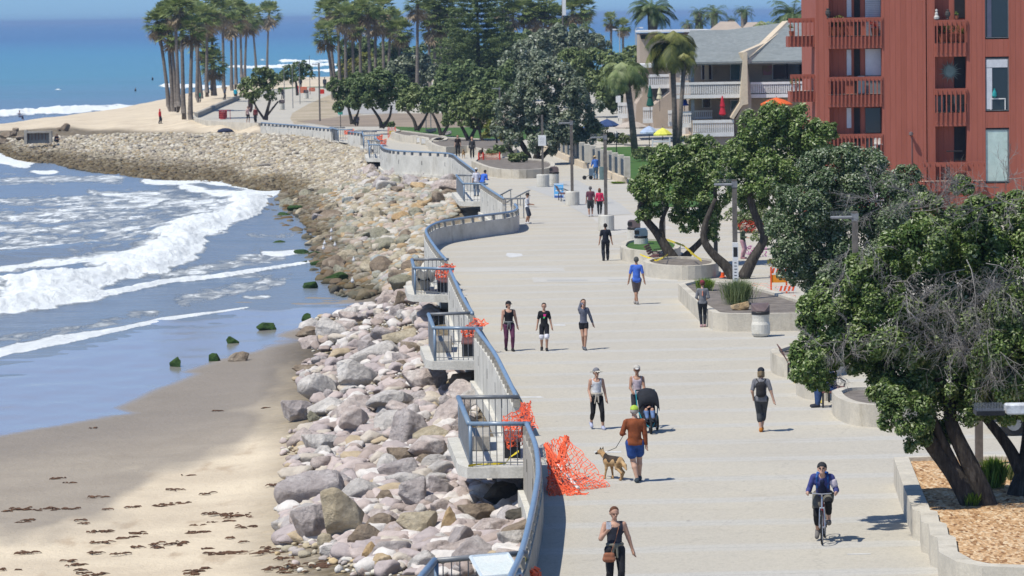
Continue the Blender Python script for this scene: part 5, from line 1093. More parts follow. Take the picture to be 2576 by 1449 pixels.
# ------------------------------------------------------------------ shrubs
def shrub(px, py, w_, h_, label, m, z=0, kind='ball', seed=0, leaf=.10, dens=220, group=None, Yd=None, cat='shrub', name='shrub'):
    g = W(px, py, z) if Yd is None else WY(px, py, Yd)
    if Yd: g[2] = z
    k = ppm(g[1]); t = empty(name, V(g), label, cat, group); rr = random.Random(seed); a = w_/k/2; hh = h_/k
    if kind == 'ball':
        bl = [(rr.uniform(-.5, .5)*a, rr.uniform(-.4, .4)*a, hh*rr.uniform(.35, .72), min(a, hh)*rr.uniform(.4, .55)) for _ in range(max(4, int(w_/h_*4)))]
        bl = [((-1+2*(i+.5)/len(bl))*a*.75, b[1], b[2], b[3]) for i, b in enumerate(bl)]
        v, f, T = crown(bl, leaf, dens, seed, 14)
    else:
        n_ = int(dens); r = np.random.default_rng(seed); az = r.uniform(0, 6.28, n_); sp_ = r.uniform(0, 1, n_)**.7; L = hh*r.uniform(.6, 1.08, n_); x0 = r.normal(size=n_)*a*.25; y0 = r.normal(size=n_)*a*.25
        d = np.c_[np.cos(az)*sp_*a*.95/hh, np.sin(az)*sp_*a*.6/hh, np.ones(n_)*.95]; sd = np.c_[-np.sin(az), np.cos(az), 0*az]*leaf*.5; b0 = np.c_[x0, y0, 0*x0]; tip = b0+d*L[:, None]+np.c_[0*az, 0*az, -.15*sp_*L]; mid = b0+d*(L*.55)[:, None]+np.c_[0*az, 0*az, .06*L]
        v = np.stack([b0, mid+sd, tip, mid-sd], 1).reshape(-1, 3); f = np.arange(n_*4).reshape(-1, 4); T = r.uniform(0, 1, n_)
    leafobj('foliage', v, f, T, m, t); return t
SH = [(1772,733,66,38,'bright yellow green tufted shrub at the planter corner',LF_LIME,.5,'grass',.02,900),(1856,768,104,74,'dark upright grassy shrub around the white sign post',LF_OLIVE,.5,'grass',.02,1600),
 (2500,1230,90,90,'green strappy plant between the near trunks',LF_LIME,.5,'grass',.035,600),(2445,1275,56,44,'small strappy plant at the foot of the leaning trunk',LF_LIME,.5,'grass',.035,260),(2550,1210,60,50,'strappy plant right of the wooden post in the wood chips',LF_OLIVE,.5,'grass',.035,320)]
for k, (a, b, w_, h_, lb, m, z, kd, lf, dn) in enumerate(SH): shrub(a, b, w_, h_, lb, m, z, kd, 70+k, lf, dn)
for k, (a, b, w_, h_, lb, m) in enumerate(((1265,391,44,26,'rounded shrub at the left root of the big grey tree',LF_DEEP),(1300,412,48,26,'rounded shrub in front of the big grey tree',LF_OLIVE),(1235,392,24,16,'small shrub by the far planter wall',LF_OLIVE),(975,320,40,12,'low dark shrub beneath the park trees',LF_DEEP))):
    shrub(a, b, w_, h_, lb, m, .4, 'ball', 90+k, .28, 60)
# flowering bank right of the path, hedges of the garden
FB = [(1890,560,120,60,'red flowering shrubs beside the path behind the trunks',LF_OLIVE,178),(1945,620,110,56,'leafy bank below the pale tree, right of the path',LF_OLIVE,165),(1900,640,60,24,'pink flowering ground cover by the woman in green',LF_PINK,160),(1890,525,70,30,'red flower heads in the bank',LF_FLOW,177),(1960,700,60,40,'dry grassy clump at the edge of the path',LF_YEL,150)]
for k, (a, b, w_, h_, lb, m, Yd) in enumerate(FB): shrub(a, b, w_, h_, lb, m, 0, 'ball', 110+k, .14, 90 if m not in (LF_FLOW, LF_PINK) else 30, Yd=Yd)
HG = [(1640,377,110,34,'clipped garden hedge behind the smooth palm trunk',265),(1740,395,90,44,'clipped hedge block at the right of the garden lawn',262),(1545,362,90,26,'clipped hedge left of the smooth palm trunk',300),(1720,425,80,40,'lower hedge in front of the garden, right side',252),(1500,350,70,44,'dark garden hedge below the navy umbrella',310),(1455,345,60,50,'bushy hedge top over the fence pillars',300)]
for k, (a, b, w_, h_, lb, Yd) in enumerate(HG): shrub(a, b, w_, h_, lb, LF_OLIVE if k != 3 else LF_LIME, 0, 'ball', 130+k, .2, 60, Yd=Yd, cat='hedge', name='hedge')
for k, (a, b, w_, lb) in enumerate(((1745,326,42,'cloud pruned round bush, upper one by the white balcony'),(1728,343,30,'cloud pruned round bush, lower left one'),(1770,345,34,'cloud pruned round bush, right one'))): shrub(a, b+10, w_, 22, lb, LF_OLIVE, 1.0, 'ball', 150+k, .16, 110, Yd=270)
for k, (a, b, w_, lb) in enumerate(((1555,462,44,'weeds at the foot of the fence pillars'),(860,370,90,'grassy weeds below the farthest overlook'),)): shrub(a, b, w_, 6, lb, LF_LIME if k == 0 else LF_OLIVE, 0 if k == 0 else -1.0, 'grass', 160+k, .05, 800, Yd=None if k == 0 else 330, cat='weeds', name='weeds')
# rocks set among the plants
for a, b, w_, h_, cl, lb in ((1868,782,44,30,'rusty ochre','smooth yellowish boulder in the grassy planter'),(1088,333,26,14,'mauve grey','grey stone at the edge of the park lawn, left'),(1127,340,24,14,'mauve grey','grey stone at the edge of the park lawn, right'),(2110,1180,0,0,'','')):
    if not w_: continue
    g = W(a, b, .5 if b > 700 else .1); kk = ppm(g[1]); o = boulder((g[0], g[1], g[2]+h_/kk*.36), 1, cl, lb, None, 3, (w_/kk/1.75, .25, h_/kk/1.35), rz=0); o.rotation_euler = (0, 0, 0)
# ================================================================== BUILDINGS AND GARDEN
def boards(name, c1, c2, w):
    n = NB(name); sx = n.n('SeparateXYZ'); n.l(n.P(), sx.inputs[0]); u = n.math('DIVIDE', n.math('ADD', sx.outputs[0], sx.outputs[1]), w); fr = n.math('FRACT', u); ln = n.math('LESS_THAN', fr, .06)
    fl = n.n('TexWhiteNoise', noise_dimensions='1D'); n.l(n.math('FLOOR', u), fl.inputs['W']); c = n.mix(fl.outputs['Value'], c1, c2)
    c = n.mix(.5, c, n.ramp(n.noise(1, 5, .7, vec=n.vec((5, 5, .6))), [(.3, .70), (.7, 1.0)]), 'MULTIPLY'); c = n.mix(n.math('MULTIPLY', ln, .28), c, tuple(x*.45 for x in c1))
    n.bump(n.math('SUBTRACT', 1.0, ln), .02); return n.set(c, .85, .2)
RED = boards('red_brown_cladding', (.37, .118, .08), (.335, .105, .07), .28)
REDP = mat('red_brown_paint', (.35, .105, .068), (.30, .09, .058), .8, .8, 0, 10)
REDL = mat('weathered_deck', (.50, .36, .28), (.42, .30, .24), 2, .9)
STUC = mat('beige_stucco', (.50, .40, .31), (.44, .355, .28), .6, .9, .01, 12)
STUCP = mat('cream_trim', (.66, .55, .40), (.60, .50, .37), .8, .85)
WHP = mat('white_rail_paint', (.80, .79, .76), (.72, .71, .68), 1.5, .7)
n = NB('window_glass'); n.b.inputs['Metallic'].default_value = 0; GLASS = n.set((.02, .03, .035), .08, .8)
n = NB('shingle_roof'); c = n.mix(n.noise(.8, 4), (.20, .225, .225), (.27, .29, .285)); c = n.mix(.6, c, n.ramp(n.voro(3.5, vec=n.vec((1, 1, 2)), out='Color'), [(0, .62), (1, 1.0)]), 'MULTIPLY'); ROOF = n.set(c, .95, .1)
TANR = mat('tan_roof', (.46, .38, .30), (.40, .33, .27), 1, .95); DARK = mat('dark_interior', (.012, .012, .014), (.02, .02, .02), 2, .7); BLIND = mat('window_blind', (.62, .64, .66), (.55, .57, .60), 3, .6)
TEALG = mat('pale_green_glass', (.45, .58, .52), (.52, .64, .58), 1, .25, 0, 5, 0, .6)
class Facade:
    """helper to set out pieces of a building on its own front plane"""
    def __init__(s, Y0, org): s.Y = Y0; s.o = org
    def p(s, px, py, dy=0): q = WY(px, py, s.Y+0); return (float(q[0]-s.o[0]), float(q[2]-s.o[2]))
    def box(s, x0, x1, y0, y1, d0, d1, mb=None):
        a = s.p(x0, y1); b = s.p(x1, y0); mb = mb or MB(); return mb.box(a[0], b[0], s.Y-s.o[1]+d0, s.Y-s.o[1]+d1, a[1], b[1])
YR = 184.0; g = WY(2057, 570, YR); org = (g[0], YR, 0.0)
red = empty('apartment_building', org, "four storey red brown board clad apartment building with recessed balconies", 'building'); Fd = Facade(YR, org)
top = -260; bot = 572
def col_(nm, x0, x1, d0, d1, y0=top, y1=bot, m=RED, parent=red): return Fd.box(x0, x1, y0, y1, d0, d1).build(nm, m, parent)
col_('wall', 2057, 2082, 0, 9); col_('wall', 2222, 2329, -.02, 9); col_('wall', 2329, 2332, .25, 9, m=DARK); col_('wall', 2332, 2349, -.02, 9); col_('wall', 2434, 2476, .0, 9); col_('wall', 2540, 2800, -.03, 9)
col_('recess_wall', 2082, 2222, .62, 9); col_('recess_wall', 2349, 2434, .55, 9)
for y0, y1 in ((-260, -60), (98, 143), (281, 322), (461, 572)): col_('spandrel', 2476, 2540, .02, 1.5, y0, y1)
col_('window_back', 2476, 2540, 2.6, 3.2, m=DARK)
for y0, y1, kind in ((-60, 97, 0), (144, 280, 1), (323, 460, 2)):
    t = Fd.box(2476, 2540, y0, y1, .10, .14); wn = MB()
    fr_ = MB(); e = 3
    for a in ((2477, 2539, y0+1, y0+1+e), (2477, 2539, y1-1-e, y1-1), (2477, 2477+e, y0+1+e, y1-1-e), (2539-e, 2539, y0+1+e, y1-1-e)): Fd.box(*a, .05, .13, fr_)
    w_ = fr_.build('window', mat('grey_window_frame', (.16, .18, .19)) , red)
    if kind == 2: Fd.box(2481, 2535, y0+4, y1-4, .09, .12).build('pane', TEALG, w_); 
    else:
        Fd.box(2481, 2535, y0+4, y1-4, .095, .12).build('pane', GLASS, w_)
        if kind == 1:
            Fd.box(2481, 2535, y0+5, y0+26, .06, .09).build('blind', BLIND, w_); Fd.box(2482, 2496, y0+27, y1-5, .065, .09).build('curtain', BLIND, w_)
            Fd.box(2492, 2530, 247, 250, .05, .09).build('side_table', WHP, w_); Fd.box(2492, 2494, 250, 278, .05, .09).build('table_leg', WHP, w_); Fd.box(2528, 2530, 250, 278, .05, .09).build('table_leg', WHP, w_)
            v_ = Fd.p(2502, 246); MB().lathe([(.04, 0), (.13, .10), (.11, .25), (.04, .42), (.05, .48), (0, .48)], (v_[0], .03, v_[1]), 12).build('vase', mat('teal_vase', (.02, .28, .28)), w_)
        else:
            Fd.box(2484, 2494, y0+4, y1-4, .07, .09).build('curtain', mat('blue_grey_curtain', (.10, .11, .16)), w_)
def balcony(x0, x1, yt, yf, yb, n_, fa, parent, front=-.02, depth=.64, m=REDP, side=None):
    t_ = MB(); Fd.box(x0, x1, yt, yt+(yf-yt)*.27, front-.04, front+.08, t_); b = t_.build('balcony_rail', m, parent)
    Fd.box(x0, x1, yf, yb, front-.02, front+depth).build('balcony_slab', m, parent)
    Fd.box(x0+1, x1-1, yf-1.6, yf-.2, front+.0, front+depth).build('deck', REDL, parent)
    for i in range(n_):
        x = x0+(x1-x0)*(i+.5)/n_; Fd.box(x-1.1, x+1.1, yt+4, yf+(yb-yf)*.72, front-.10, front-.045).build('baluster', m, b)
    return b
balcony(2083, 2221, 43, 91, 123, 14, 1, red); balcony(2083, 2221, 192, 238, 270, 14, 1, red); balcony(2083, 2221, 336, 384, 415, 14, 1, red)
balcony(1986, 2056, 45, 91, 119, 7, 1, red, .8, 1.6); balcony(1991, 2056, 187, 231, 258, 7, 1, red, .8, 1.6)
balcony(2351, 2433, 49, 108, 143, 7, 1, red, -.06); balcony(2351, 2433, 222, 283, 318, 7, 1, red, -.06); balcony(2312, 2474, 405, 455, 480, 12, 1, red, -.9, .85)
balcony(2083, 2221, -105, -55, -28, 14, 1, red)
for y0, y1, m_ in ((-30, 92, BLIND), (123, 190, BLIND), (190, 238, mat('grey_glass', (.20, .23, .25), rough=.2)), (272, 335, GLASS), (336, 384, GLASS)):
    w_ = Fd.box(2180, 2222, y0, y1, .56, .61).build('window', m_, red)
    if m_ is BLIND and y0 < 0:
        s_ = MB()
        for i in range(26): Fd.box(2180, 2222, y0+i*4.7, y0+i*4.7+1.6, .535, .555, s_)
        s_.build('blind_slats', mat('grey_slat', (.33, .36, .38)), w_)
for y0, y1 in ((-30, 43), (125, 190), (272, 323)): Fd.box(2133, 2144, y0, y1, .58, .61).build('narrow_window', BLIND, red)
for y0, y1 in ((-30, 91), (124, 238), (272, 384)): Fd.box(2152, 2166, y0, y1, .57, .61).build('doorway', DARK, red)
for y0, y1 in ((-30, 46), (143, 222), (320, 405)): Fd.box(2404, 2433, y0, y1, .50, .54).build('doorway', DARK, red)
Fd.box(2352, 2432, 242, 282, .51, .54).build('door', mat('grey_door_glass', (.16, .17, .17), rough=.3), red)
# wall lamp, sunburst, pots
p0 = Fd.p(2290, 336)
b = MB(); b.box(p0[0]-.06, p0[0]+.06, -.30, -.04, p0[1]-.03, p0[1]+.03); b.lathe([(.02, -.12), (.12, -.05), (.10, .08), (0, .12)], (p0[0], -.3, p0[1]), 8); b.build('wall_lamp', BROWN, red); Fd.box(2293.4, 2294.4, 345, 440, -.05, -.022).build('conduit', BROWN, red)
def onred(name, px, py, d, build, label, cat, group=None):
    q = Fd.p(px, py); o = empty(name, (org[0]+q[0], YR+d, q[1]), label, cat, group); build(o); return o
def sun_(o):
    b = MB(); b.lathe([(.24, -.02), (.24, .02), (0, .03)], n=16); b.v = [(x, z, y) for x, y, z in b.v]
    for i in range(24):
        a = i*math.pi/12; L = .62 if i % 2 else .48; c, s_ = math.cos(a), math.sin(a); b.add([(c*.24-s_*.04, 0, s_*.24+c*.04), (c*L, -.01, s_*L), (c*.24+s_*.04, 0, s_*.24-c*.04), (c*.3, -.03, s_*.3)], [(0, 1, 3), (1, 2, 3), (0, 3, 2), (0, 2, 1)])
    b.build('disc', mat('verdigris', (.22, .30, .27), (.16, .22, .20)), o)
onred('sunburst_ornament', 2392, 180, .42, sun_, "verdigris sunburst ornament on the recessed balcony wall", 'ornament')
TER = mat('terracotta', (.30, .10, .05)); 
def pot(o, m=TER, f=LF_OLIVE, s=1.0, fm=None, tall=1.0):
    MB().lathe([(.0, 0), (.14*s, 0), (.21*s, .36*s*tall), (.23*s, .40*s*tall), (0, .40*s*tall)], n=12).build('pot', m, o)
    v, f_, T = crown([(0, 0, .62*s*tall, .26*s)], .07, 320, int(abs(o.location.x*100)) % 999, 10); leafobj('plant', v, f_, T, f, o)
for px_, py_, m_, f_, s_, lb in ((2099,91,TER,LF_YEL,1.2,'dry bushy potted plant on the top bay balcony, left one'),(2115,91,TER,LF_YEL,1.2,'dry bushy potted plant on the top bay balcony, right one'),(2203,91,TER,LF_FLOW,1.0,'red flowering pot on the top bay balcony'),(1996,92,TER,LF_OLIVE,.7,'dark pot at the left end of the highest side balcony'),(2004,232,mat('white_pot', (.6, .6, .6)),LF_YEL,.9,'white pot with flowers on the lower side balcony'),
    (2372,107,TER,LF_YEL,1.1,'planter of green and yellow leaves behind the upper right balcony rail, left'),(2396,107,TER,LF_OLIVE,1.1,'planter of green leaves behind the upper right balcony rail, middle'),(2418,107,TER,LF_YEL,1.1,'planter of green and yellow leaves behind the upper right balcony rail, right'),(2407,48,TER,LF_LIME,.45,'small spiky plant on top of the upper right balcony rail')):
    onred('potted_plant', px_, py_, (1.2 if px_ < 2060 else .28) if py_ > 60 else .0, lambda o: pot(o, m_, f_, s_), lb, 'potted plant')
for px_, py_, lb in ((2083,45,'dark urn on the corner of the top bay balcony rail'),(2384,48,'dark urn on the upper right balcony rail')):
    onred('urn', px_, py_, 0, lambda o: MB().lathe([(.07, 0), (.05, .06), (.14, .2), (.13, .34), (.07, .42), (.10, .46), (0, .5)], n=10).build('body', mat('dark_urn', (.07, .065, .06)), o), lb, 'urn')
onred('figurine', 2356, 48, 0, lambda o: MB().lathe([(.13, 0), (.15, .10), (.08, .2), (.09, .3), (.04, .36), (.07, .42), (.05, .5), (0, .52)], n=10).build('body', mat('stone_white', (.55, .54, .50)), o), 'small seated pale stone figurine on the upper right balcony rail', 'figurine')
def chair_(o, m):
    MB().box(-.25, .25, -.25, .25, .40, .45).build('seat', m, o); MB().box(-.25, .25, .22, .27, .45, .95).build('backrest', m, o)
    for sx_ in (-.22, .22):
        for sy_ in (-.22, .22): MB().box(sx_-.02, sx_+.02, sy_-.02, sy_+.02, 0, .4).build('leg', m, o)
onred('chair', 2214, 384, .3, lambda o: chair_(o, WHP), 'white patio chair behind the lowest bay balcony rail', 'chair')
onred('chair', 2390, 283, .27, lambda o: chair_(o, BLACK), 'black chair behind the middle right balcony rail, left one', 'chair'); onred('chair', 2422, 283, .27, lambda o: chair_(o, BLACK), 'black chair behind the middle right balcony rail, right one', 'chair')
onred('table', 2400, 419, -.1, lambda o: (MB().box(-.4, .4, -.25, .25, .78, .82).build('table_top', BLACK, o), MB().tube([(0, 0, 0), (0, 0, .78)], .03, 6).build('leg', BLACK, o)), 'small black table on the lowest right balcony', 'table')
onred('folding_screen', 2168, 238, .35, lambda o: (MB().box(-.18, .18, 0, .04, 0, .95).build('panel', SLATE, o)), 'folded blue grey umbrella like screen on the middle bay balcony', 'screen')
# white lattice at the foot
t = empty('white_gate', W(2195, 560), 'white slatted gate glimpsed between the tree and the red building', 'gate'); 
p_ = WY(2190, 440, 182); q_ = WY(2222, 400, 182); gz = p_[2]; mbg = MB()
t.location = (p_[0], 182, 0); Wd = q_[0]-p_[0]
for i in range(7): MB().box(Wd*i/6-.03, Wd*i/6+.03, -.02, .02, 0, q_[2]-.1+.1*math.sin(math.pi*i/6)).build('picket', WHP, t)
MB().box(-.03, Wd+.03, .021, .05, q_[2]-.5, q_[2]-.4).build('rail', WHP, t)
# ------------------------------------------------------------------ beige condominiums
YBC = 288.0; g = WY(1700, 371, YBC); org2 = (g[0], YBC, 0.0); con = empty('condominium', org2, "beige stucco condominium with grey shingle roof and long white balconies", 'building'); Fd = Facade(YBC, org2)
def P3(px, py, Y): q = WY(px, py, Y); return (q[0]-org2[0], q[1]-org2[1], q[2])
Fd.box(1737, 2075, 160, 247, 2.2, 8).build('wall', STUC, con); Fd.box(1737, 2075, 247, 380, 2.2, 8).build('wall', STUC, con)
b = MB(); b.slab([P3(1683,158,286), P3(1876,154,286), P3(1985,55,298), P3(1830,75,298), P3(1737,76,298)], .25); b.build('roof', ROOF, con)
b = MB(); b.slab([P3(1878,154,286), P3(2080,151,286), P3(2080,60,298), P3(1988,52,298)], .25); b.build('roof', ROOF, con)
Fd.box(1683, 2078, 154, 160, -2.1, -1.9).build('gutter', WHP, con)
def fin(pts, Y, th, m=STUCP, nm='fin_wall', parent=con): b = MB(); b.slab([P3(a, c_, Y) for a, c_ in pts], -th, (0, 1, 0)); return b.build(nm, m, parent)
b = MB(); b.slab([P3(1872,131,285.5), P3(1925,108,291), P3(1982,52,297.5), P3(1987,60,297.5), P3(1931,119,291), P3(1880,148,285.5)], .5); b.build('parapet', STUCP, con)
b = MB(); b.slab([P3(1880,150,285.3), P3(1931,121,290.8), P3(1987,62,297.3), P3(1987,78,297.3), P3(1935,132,290.8), P3(1884,160,285.3)], .3); b.build('parapet_side', STUC, con)
fin([(1869,132),(1880,132),(1880,160),(1882,262),(1868,265),(1845,300),(1838,296),(1862,258),(1869,160)], 285.2, 3.2)
fin([(1880,160),(1890,245),(1890,300),(1850,300),(1868,266),(1882,262)], 285.6, 2.6, STUC)
Fd.box(1738, 1744, 160, 345, -1.0, -.7).build('post', mat('blue_grey_post', (.30, .35, .37)), con)
for x0, x1, y0, y1, m_ in ((1843,1866,162,201,mat('green_grey_glass', (.12, .20, .20), rough=.15)),(1950,1984,163,200,GLASS),(1986,2020,163,200,GLASS),(1844,1862,255,280,mat('green_grey_glass', (.1, .1, .1))),(1770,1776,162,201,GLASS),(1786,1793,162,201,GLASS),(1772,1790,248,272,GLASS)):
    fr_ = Fd.box(x0-2.5, x1+2.5, y0-2.5, y1+1, 2.08, 2.18).build('window', WHP, con); Fd.box(x0, x1, y0, y1, 2.02, 2.07).build('pane', m_, fr_)
Fd.box(1776, 1785, 160, 203, 1.2, 2.19).build('pillar', STUCP, con); Fd.box(1924, 1947, 166, 190, 2.1, 2.18).build('wall_art', mat('pink_art', (.42, .18, .22), (.30, .22, .12), 3), con)
Fd.box(2020, 2075, 160, 204, .5, 2.15).build('recess_shade_block', mat('brown_shade', (.10, .08, .07)), con)  # solid dark block before the wall; the shade is its colour
def wbal(x0, x1, y0, y1, d, parent, hh=.21, fd=None, pk=None):
    fd = fd or Fd; h = y1-y0; t_ = fd.box(x0, x1, y0, y0+h*hh, d-.1, d+.08).build('balcony_rail', WHP, parent); fd.box(x0, x1, y1-h*.28, y1, d-.1, d+.08).build('balcony_base', WHP, parent)
    s_ = MB(); n_ = max(3, int((x1-x0)/4.6))
    for i in range(n_): x = x0+(x1-x0)*(i+.5)/n_; fd.box(x-1.35, x+1.35, y0+h*hh, y1-h*.28, d-.05, d+.05, s_)
    s_.build('pickets', WHP, t_)
wbal(1696, 1869, 204, 247, -1.6, con); wbal(1884, 2075, 203, 245, -1.6, con); wbal(1739, 1842, 299, 342, -2.2, con); wbal(1713, 1737, 279, 320, -1.2, con); wbal(1744, 1794, 278, 300, 1.0, con)
Fd.box(1696, 2075, 243, 246.5, -1.5, 2.2).build('balcony_floor', STUCP, con); Fd.box(1712, 1842, 338, 341.5, -2.1, 2.2).build('balcony_floor', STUCP, con); Fd.box(1739, 1842, 300, 380, -1.9, 2.2).build('basement', STUC, con)
wbal(1712, 1745, 190, 203, 1.0, con)
# stepped units on the left
con2 = empty('condominium', (org2[0], 305, 0), "left stepped wing of the beige condos with small white balconies", 'building'); org_s = org2; org2 = (org2[0], 305, 0.0); Fd2 = Facade(305, org2)
fin([(1640,268),(1672,243),(1686,232),(1684,185),(1700,185),(1712,325),(1645,322)], 303, 5, STUC, 'stepped_wall', con2)
fin([(1598,322),(1601,262),(1616,240),(1620,170),(1690,165),(1690,235),(1642,268),(1642,325)], 309, 6, STUC, 'stepped_wall', con2)
fin([(1570,322),(1574,245),(1586,215),(1608,212),(1603,262),(1600,322)], 318, 6, STUC, 'stepped_wall', con2)
fin([(1634,222),(1680,222),(1678,242),(1640,266),(1634,240)], 308.6, .3, mat('balcony_shadow_room', (.16, .14, .12)), 'room_shade_slab', con2)  # thin dark slab; shade below the balcony is put into its colour
for a in ((1630,1684,186,222,-1),(1607,1619,190,217,0),(1614,1638,267,307,-3),(1675,1694,274,314,-4),(1557,1582,260,300,3)): wbal(*a[:4], a[4], con2, fd=Fd2)
Fd2.box(1611, 1700, 160, 170, -1, 5).build('roof_edge', WHP, con2)
org2 = org_s
# house with the white flat roof and the tan roofs behind
def simple(name, label, Y, parts, cat='building'):
    g = WY(1700, 300, Y); o_ = (g[0], Y, 0.0); t = empty(name, o_, label, cat); fd = Facade(Y, o_)
    for nm_, x0, x1, y0, y1, d0, d1, m_ in parts: fd.box(x0, x1, y0, y1, d0, d1).build(nm_, m_, t)
    return t, o_
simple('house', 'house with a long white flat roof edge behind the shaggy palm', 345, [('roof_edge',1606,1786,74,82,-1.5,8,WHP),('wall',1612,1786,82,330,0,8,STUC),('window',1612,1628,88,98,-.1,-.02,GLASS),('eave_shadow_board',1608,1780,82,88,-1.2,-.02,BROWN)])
t, o_ = simple('house', 'distant house with a pair of tan hipped roofs', 400, [('wall',1790,1925,76,260,1.5,9,STUC)])
for pts in (((1783,76),(1812,54),(1850,54),(1872,76)), ((1864,76),(1880,56),(1924,55),(1940,76))):
    b = MB(); q = [WY(pts[0][0], pts[0][1], 400), WY(pts[3][0], pts[3][1], 400), WY(pts[2][0], pts[2][1], 405), WY(pts[1][0], pts[1][1], 405)]; b.slab([(a[0]-o_[0], a[1]-o_[1], a[2]) for a in q], .3); b.build('roof', TANR, t)
simple('flat_wall', 'low pale garage wall behind the park trees', 420, [('wall',1255,1330,205,222,0,1,STUC)], 'wall') if False else None
# umbrellas
def umb_open(px, py, hw, Y, m, label, hh=16):
    g = WY(px, py, Y); R_ = hw/ppm(Y); t = empty('parasol', (g[0], Y, 0), label, 'parasol', 'open garden parasols'); n_ = 8; z1 = g[2]; z0 = z1-hh/ppm(Y); b = MB()
    vs = [(0, 0, z1)]+[(R_*.55*math.cos(i*math.pi/4+.4), R_*.55*math.sin(i*math.pi/4+.4), z1-(z1-z0)*.42) for i in range(8)]+[(R_*math.cos(i*math.pi/4+.4), R_*math.sin(i*math.pi/4+.4), z0) for i in range(8)]+[(R_*math.cos(i*math.pi/4+.4), R_*math.sin(i*math.pi/4+.4), z0-.12) for i in range(8)]
    b.add(vs, [(0, 1+i, 1+(i+1) % 8) for i in range(8)]+[(1+i, 9+i, 9+(i+1) % 8, 1+(i+1) % 8) for i in range(8)]+[(9+i, 17+i, 17+(i+1) % 8, 9+(i+1) % 8) for i in range(8)]); b.build('canopy', m, t)
    MB().tube([(0, 0, 0), (0, 0, z1+.1)], .035, 6).build('pole', WOODP, t)
def umb_closed(px, y0, y1, Y, m, label, w_=.28, zb=None):
    a = WY(px, y0, Y); b_ = WY(px, y1, Y); H = a[2]-b_[2]; z_ = b_[2]-1.0; t = empty('parasol', (a[0], Y, z_), label, 'parasol', 'closed parasols')
    MB().lathe([(w_*.5, 1.0), (w_, 1.0+H*.06), (w_*.55, 1.0+H*.42), (w_*.75, 1.0+H*.46), (w_*.35, 1.0+H*.85), (.03, 1.0+H), (0, 1.0+H)], n=10).build('canopy', m, t); MB().tube([(0, 0, 0), (0, 0, 1.02)], .03, 6).build('pole', WOODP, t)
umb_open(1527, 299, 34, 300, mat('navy_cloth', (.035, .07, .18)), 'navy blue open parasol at the left of the garden'); umb_open(1589, 303, 44, 297, mat('sand_cloth', (.50, .43, .36)), 'wide sand coloured open parasol in the garden'); umb_open(1633, 316, 25, 292, mat('pale_blue_cloth', (.42, .52, .70)), 'pale blue open parasol in the garden'); umb_open(1667, 321, 25, 290, mat('yellow_cloth', (.75, .75, .12)), 'yellow open parasol in the garden')
umb_open(1953, 245, 42, 284, mat('orange_cloth', (.80, .14, .03)), 'bright orange open parasol below the red side balcony')
umb_closed(1635, 214, 268, 300, mat('green_cloth', (.01, .10, .07)), 'closed dark green parasol on a small terrace', .33); umb_closed(1659, 219, 250, 300, mat('cream_cloth', (.62, .57, .40)), 'closed cream parasol beneath a small white balcony'); umb_closed(1817, 241, 290, 286.2, mat('red_cloth', (.50, .02, .04)), 'closed red parasol on the lower terrace'); umb_closed(1722, 247, 266, 288, mat('blue_cloth', (.02, .08, .55)), 'closed bright blue parasol behind the palm trunk', .35)
# street lights far behind, banner pole, signs
for a, b, hx, lb in ((1560,74,-9,'left one'),(1600,70,10,'right one'),(1515,96,-14,'lowest one')):
    g = WY(a, 180, 450); z_ = WY(a, b, 450)[2]; t = empty('street_light', (g[0], 450, 0), 'pale curved street light above the shrubs, '+lb, 'street light', 'far curved street lights'); MB().tube([(0, 0, 0), (0, 0, z_-.3), (hx/20*.3, 0, z_), (hx/20, 0, z_)], [.09, .06, .05, .05], 6).build('pole', GREYP, t); MB().box(min(hx/20, hx/20*1.9), max(hx/20, hx/20*1.9), -.15, .15, z_-.08, z_+.08).build('lamp_head', WHITE, t)
g = WY(1418, 200, 420); z_ = WY(1418, 56, 420)[2]; t = empty('banner_pole', (g[0], 420, 0), 'tall pole with a white vertical sign reaching above the trees', 'pole'); MB().tube([(0, 0, 0), (0, 0, z_+3.5)], .12, 6).build('pole', WOODP, t); MB().box(-.05, .38, -.12, -.10, z_+.8, z_+3.6).build('sign_board', WHITE, t)
g = W(1556, 305); t = empty('parking_sign', V(g), 'small pale notice on a slim post left of the condos', 'sign'); MB().tube([(0, 0, 0), (0, 0, 2.6)], .05, 6).build('post', GREYP, t); MB().box(-.25, .25, -.08, -.05, 1.9, 2.6).build('plate', WHITE, t)
# ------------------------------------------------------------------ fence of concrete pillars and dark panels
def fenceline(a, b, n_, label):
    A = W(*a); B = W(*b); t = empty('pillar_fence', V(A), label, 'fence'); d = B-A; L = math.hypot(d[0], d[1]); ang = math.atan2(d[1], d[0])
    MB().wall([(0, 0), (d[0], d[1])], .3, 0, .42).build('base_wall', STUCP, t)
    for i in range(n_+1):
        q = d*i/n_; MB().box(q[0]-.16, q[0]+.16, q[1]-.2, q[1]+.2, .40, 1.75, rz=ang, bev=.03).build('pillar', CONC, t)
    for i in range(n_):
        q0 = d*i/n_; q1 = d*(i+1)/n_; u_ = d/L; MB().wall([(q0[0]+u_[0]*.2, q0[1]+u_[1]*.2), (q1[0]-u_[0]*.2, q1[1]-u_[1]*.2)], .05, .45, 1.5).build('panel', mat('dark_slate_panel', (.03, .05, .07), (.05, .07, .09)), t)
fenceline((1578,462), (1492,428), 6, 'near stretch of concrete pillar fence with dark panels along the garden'); fenceline((1478,424), (1374,379), 9, 'far stretch of concrete pillar fence with dark panels, left of the gap')
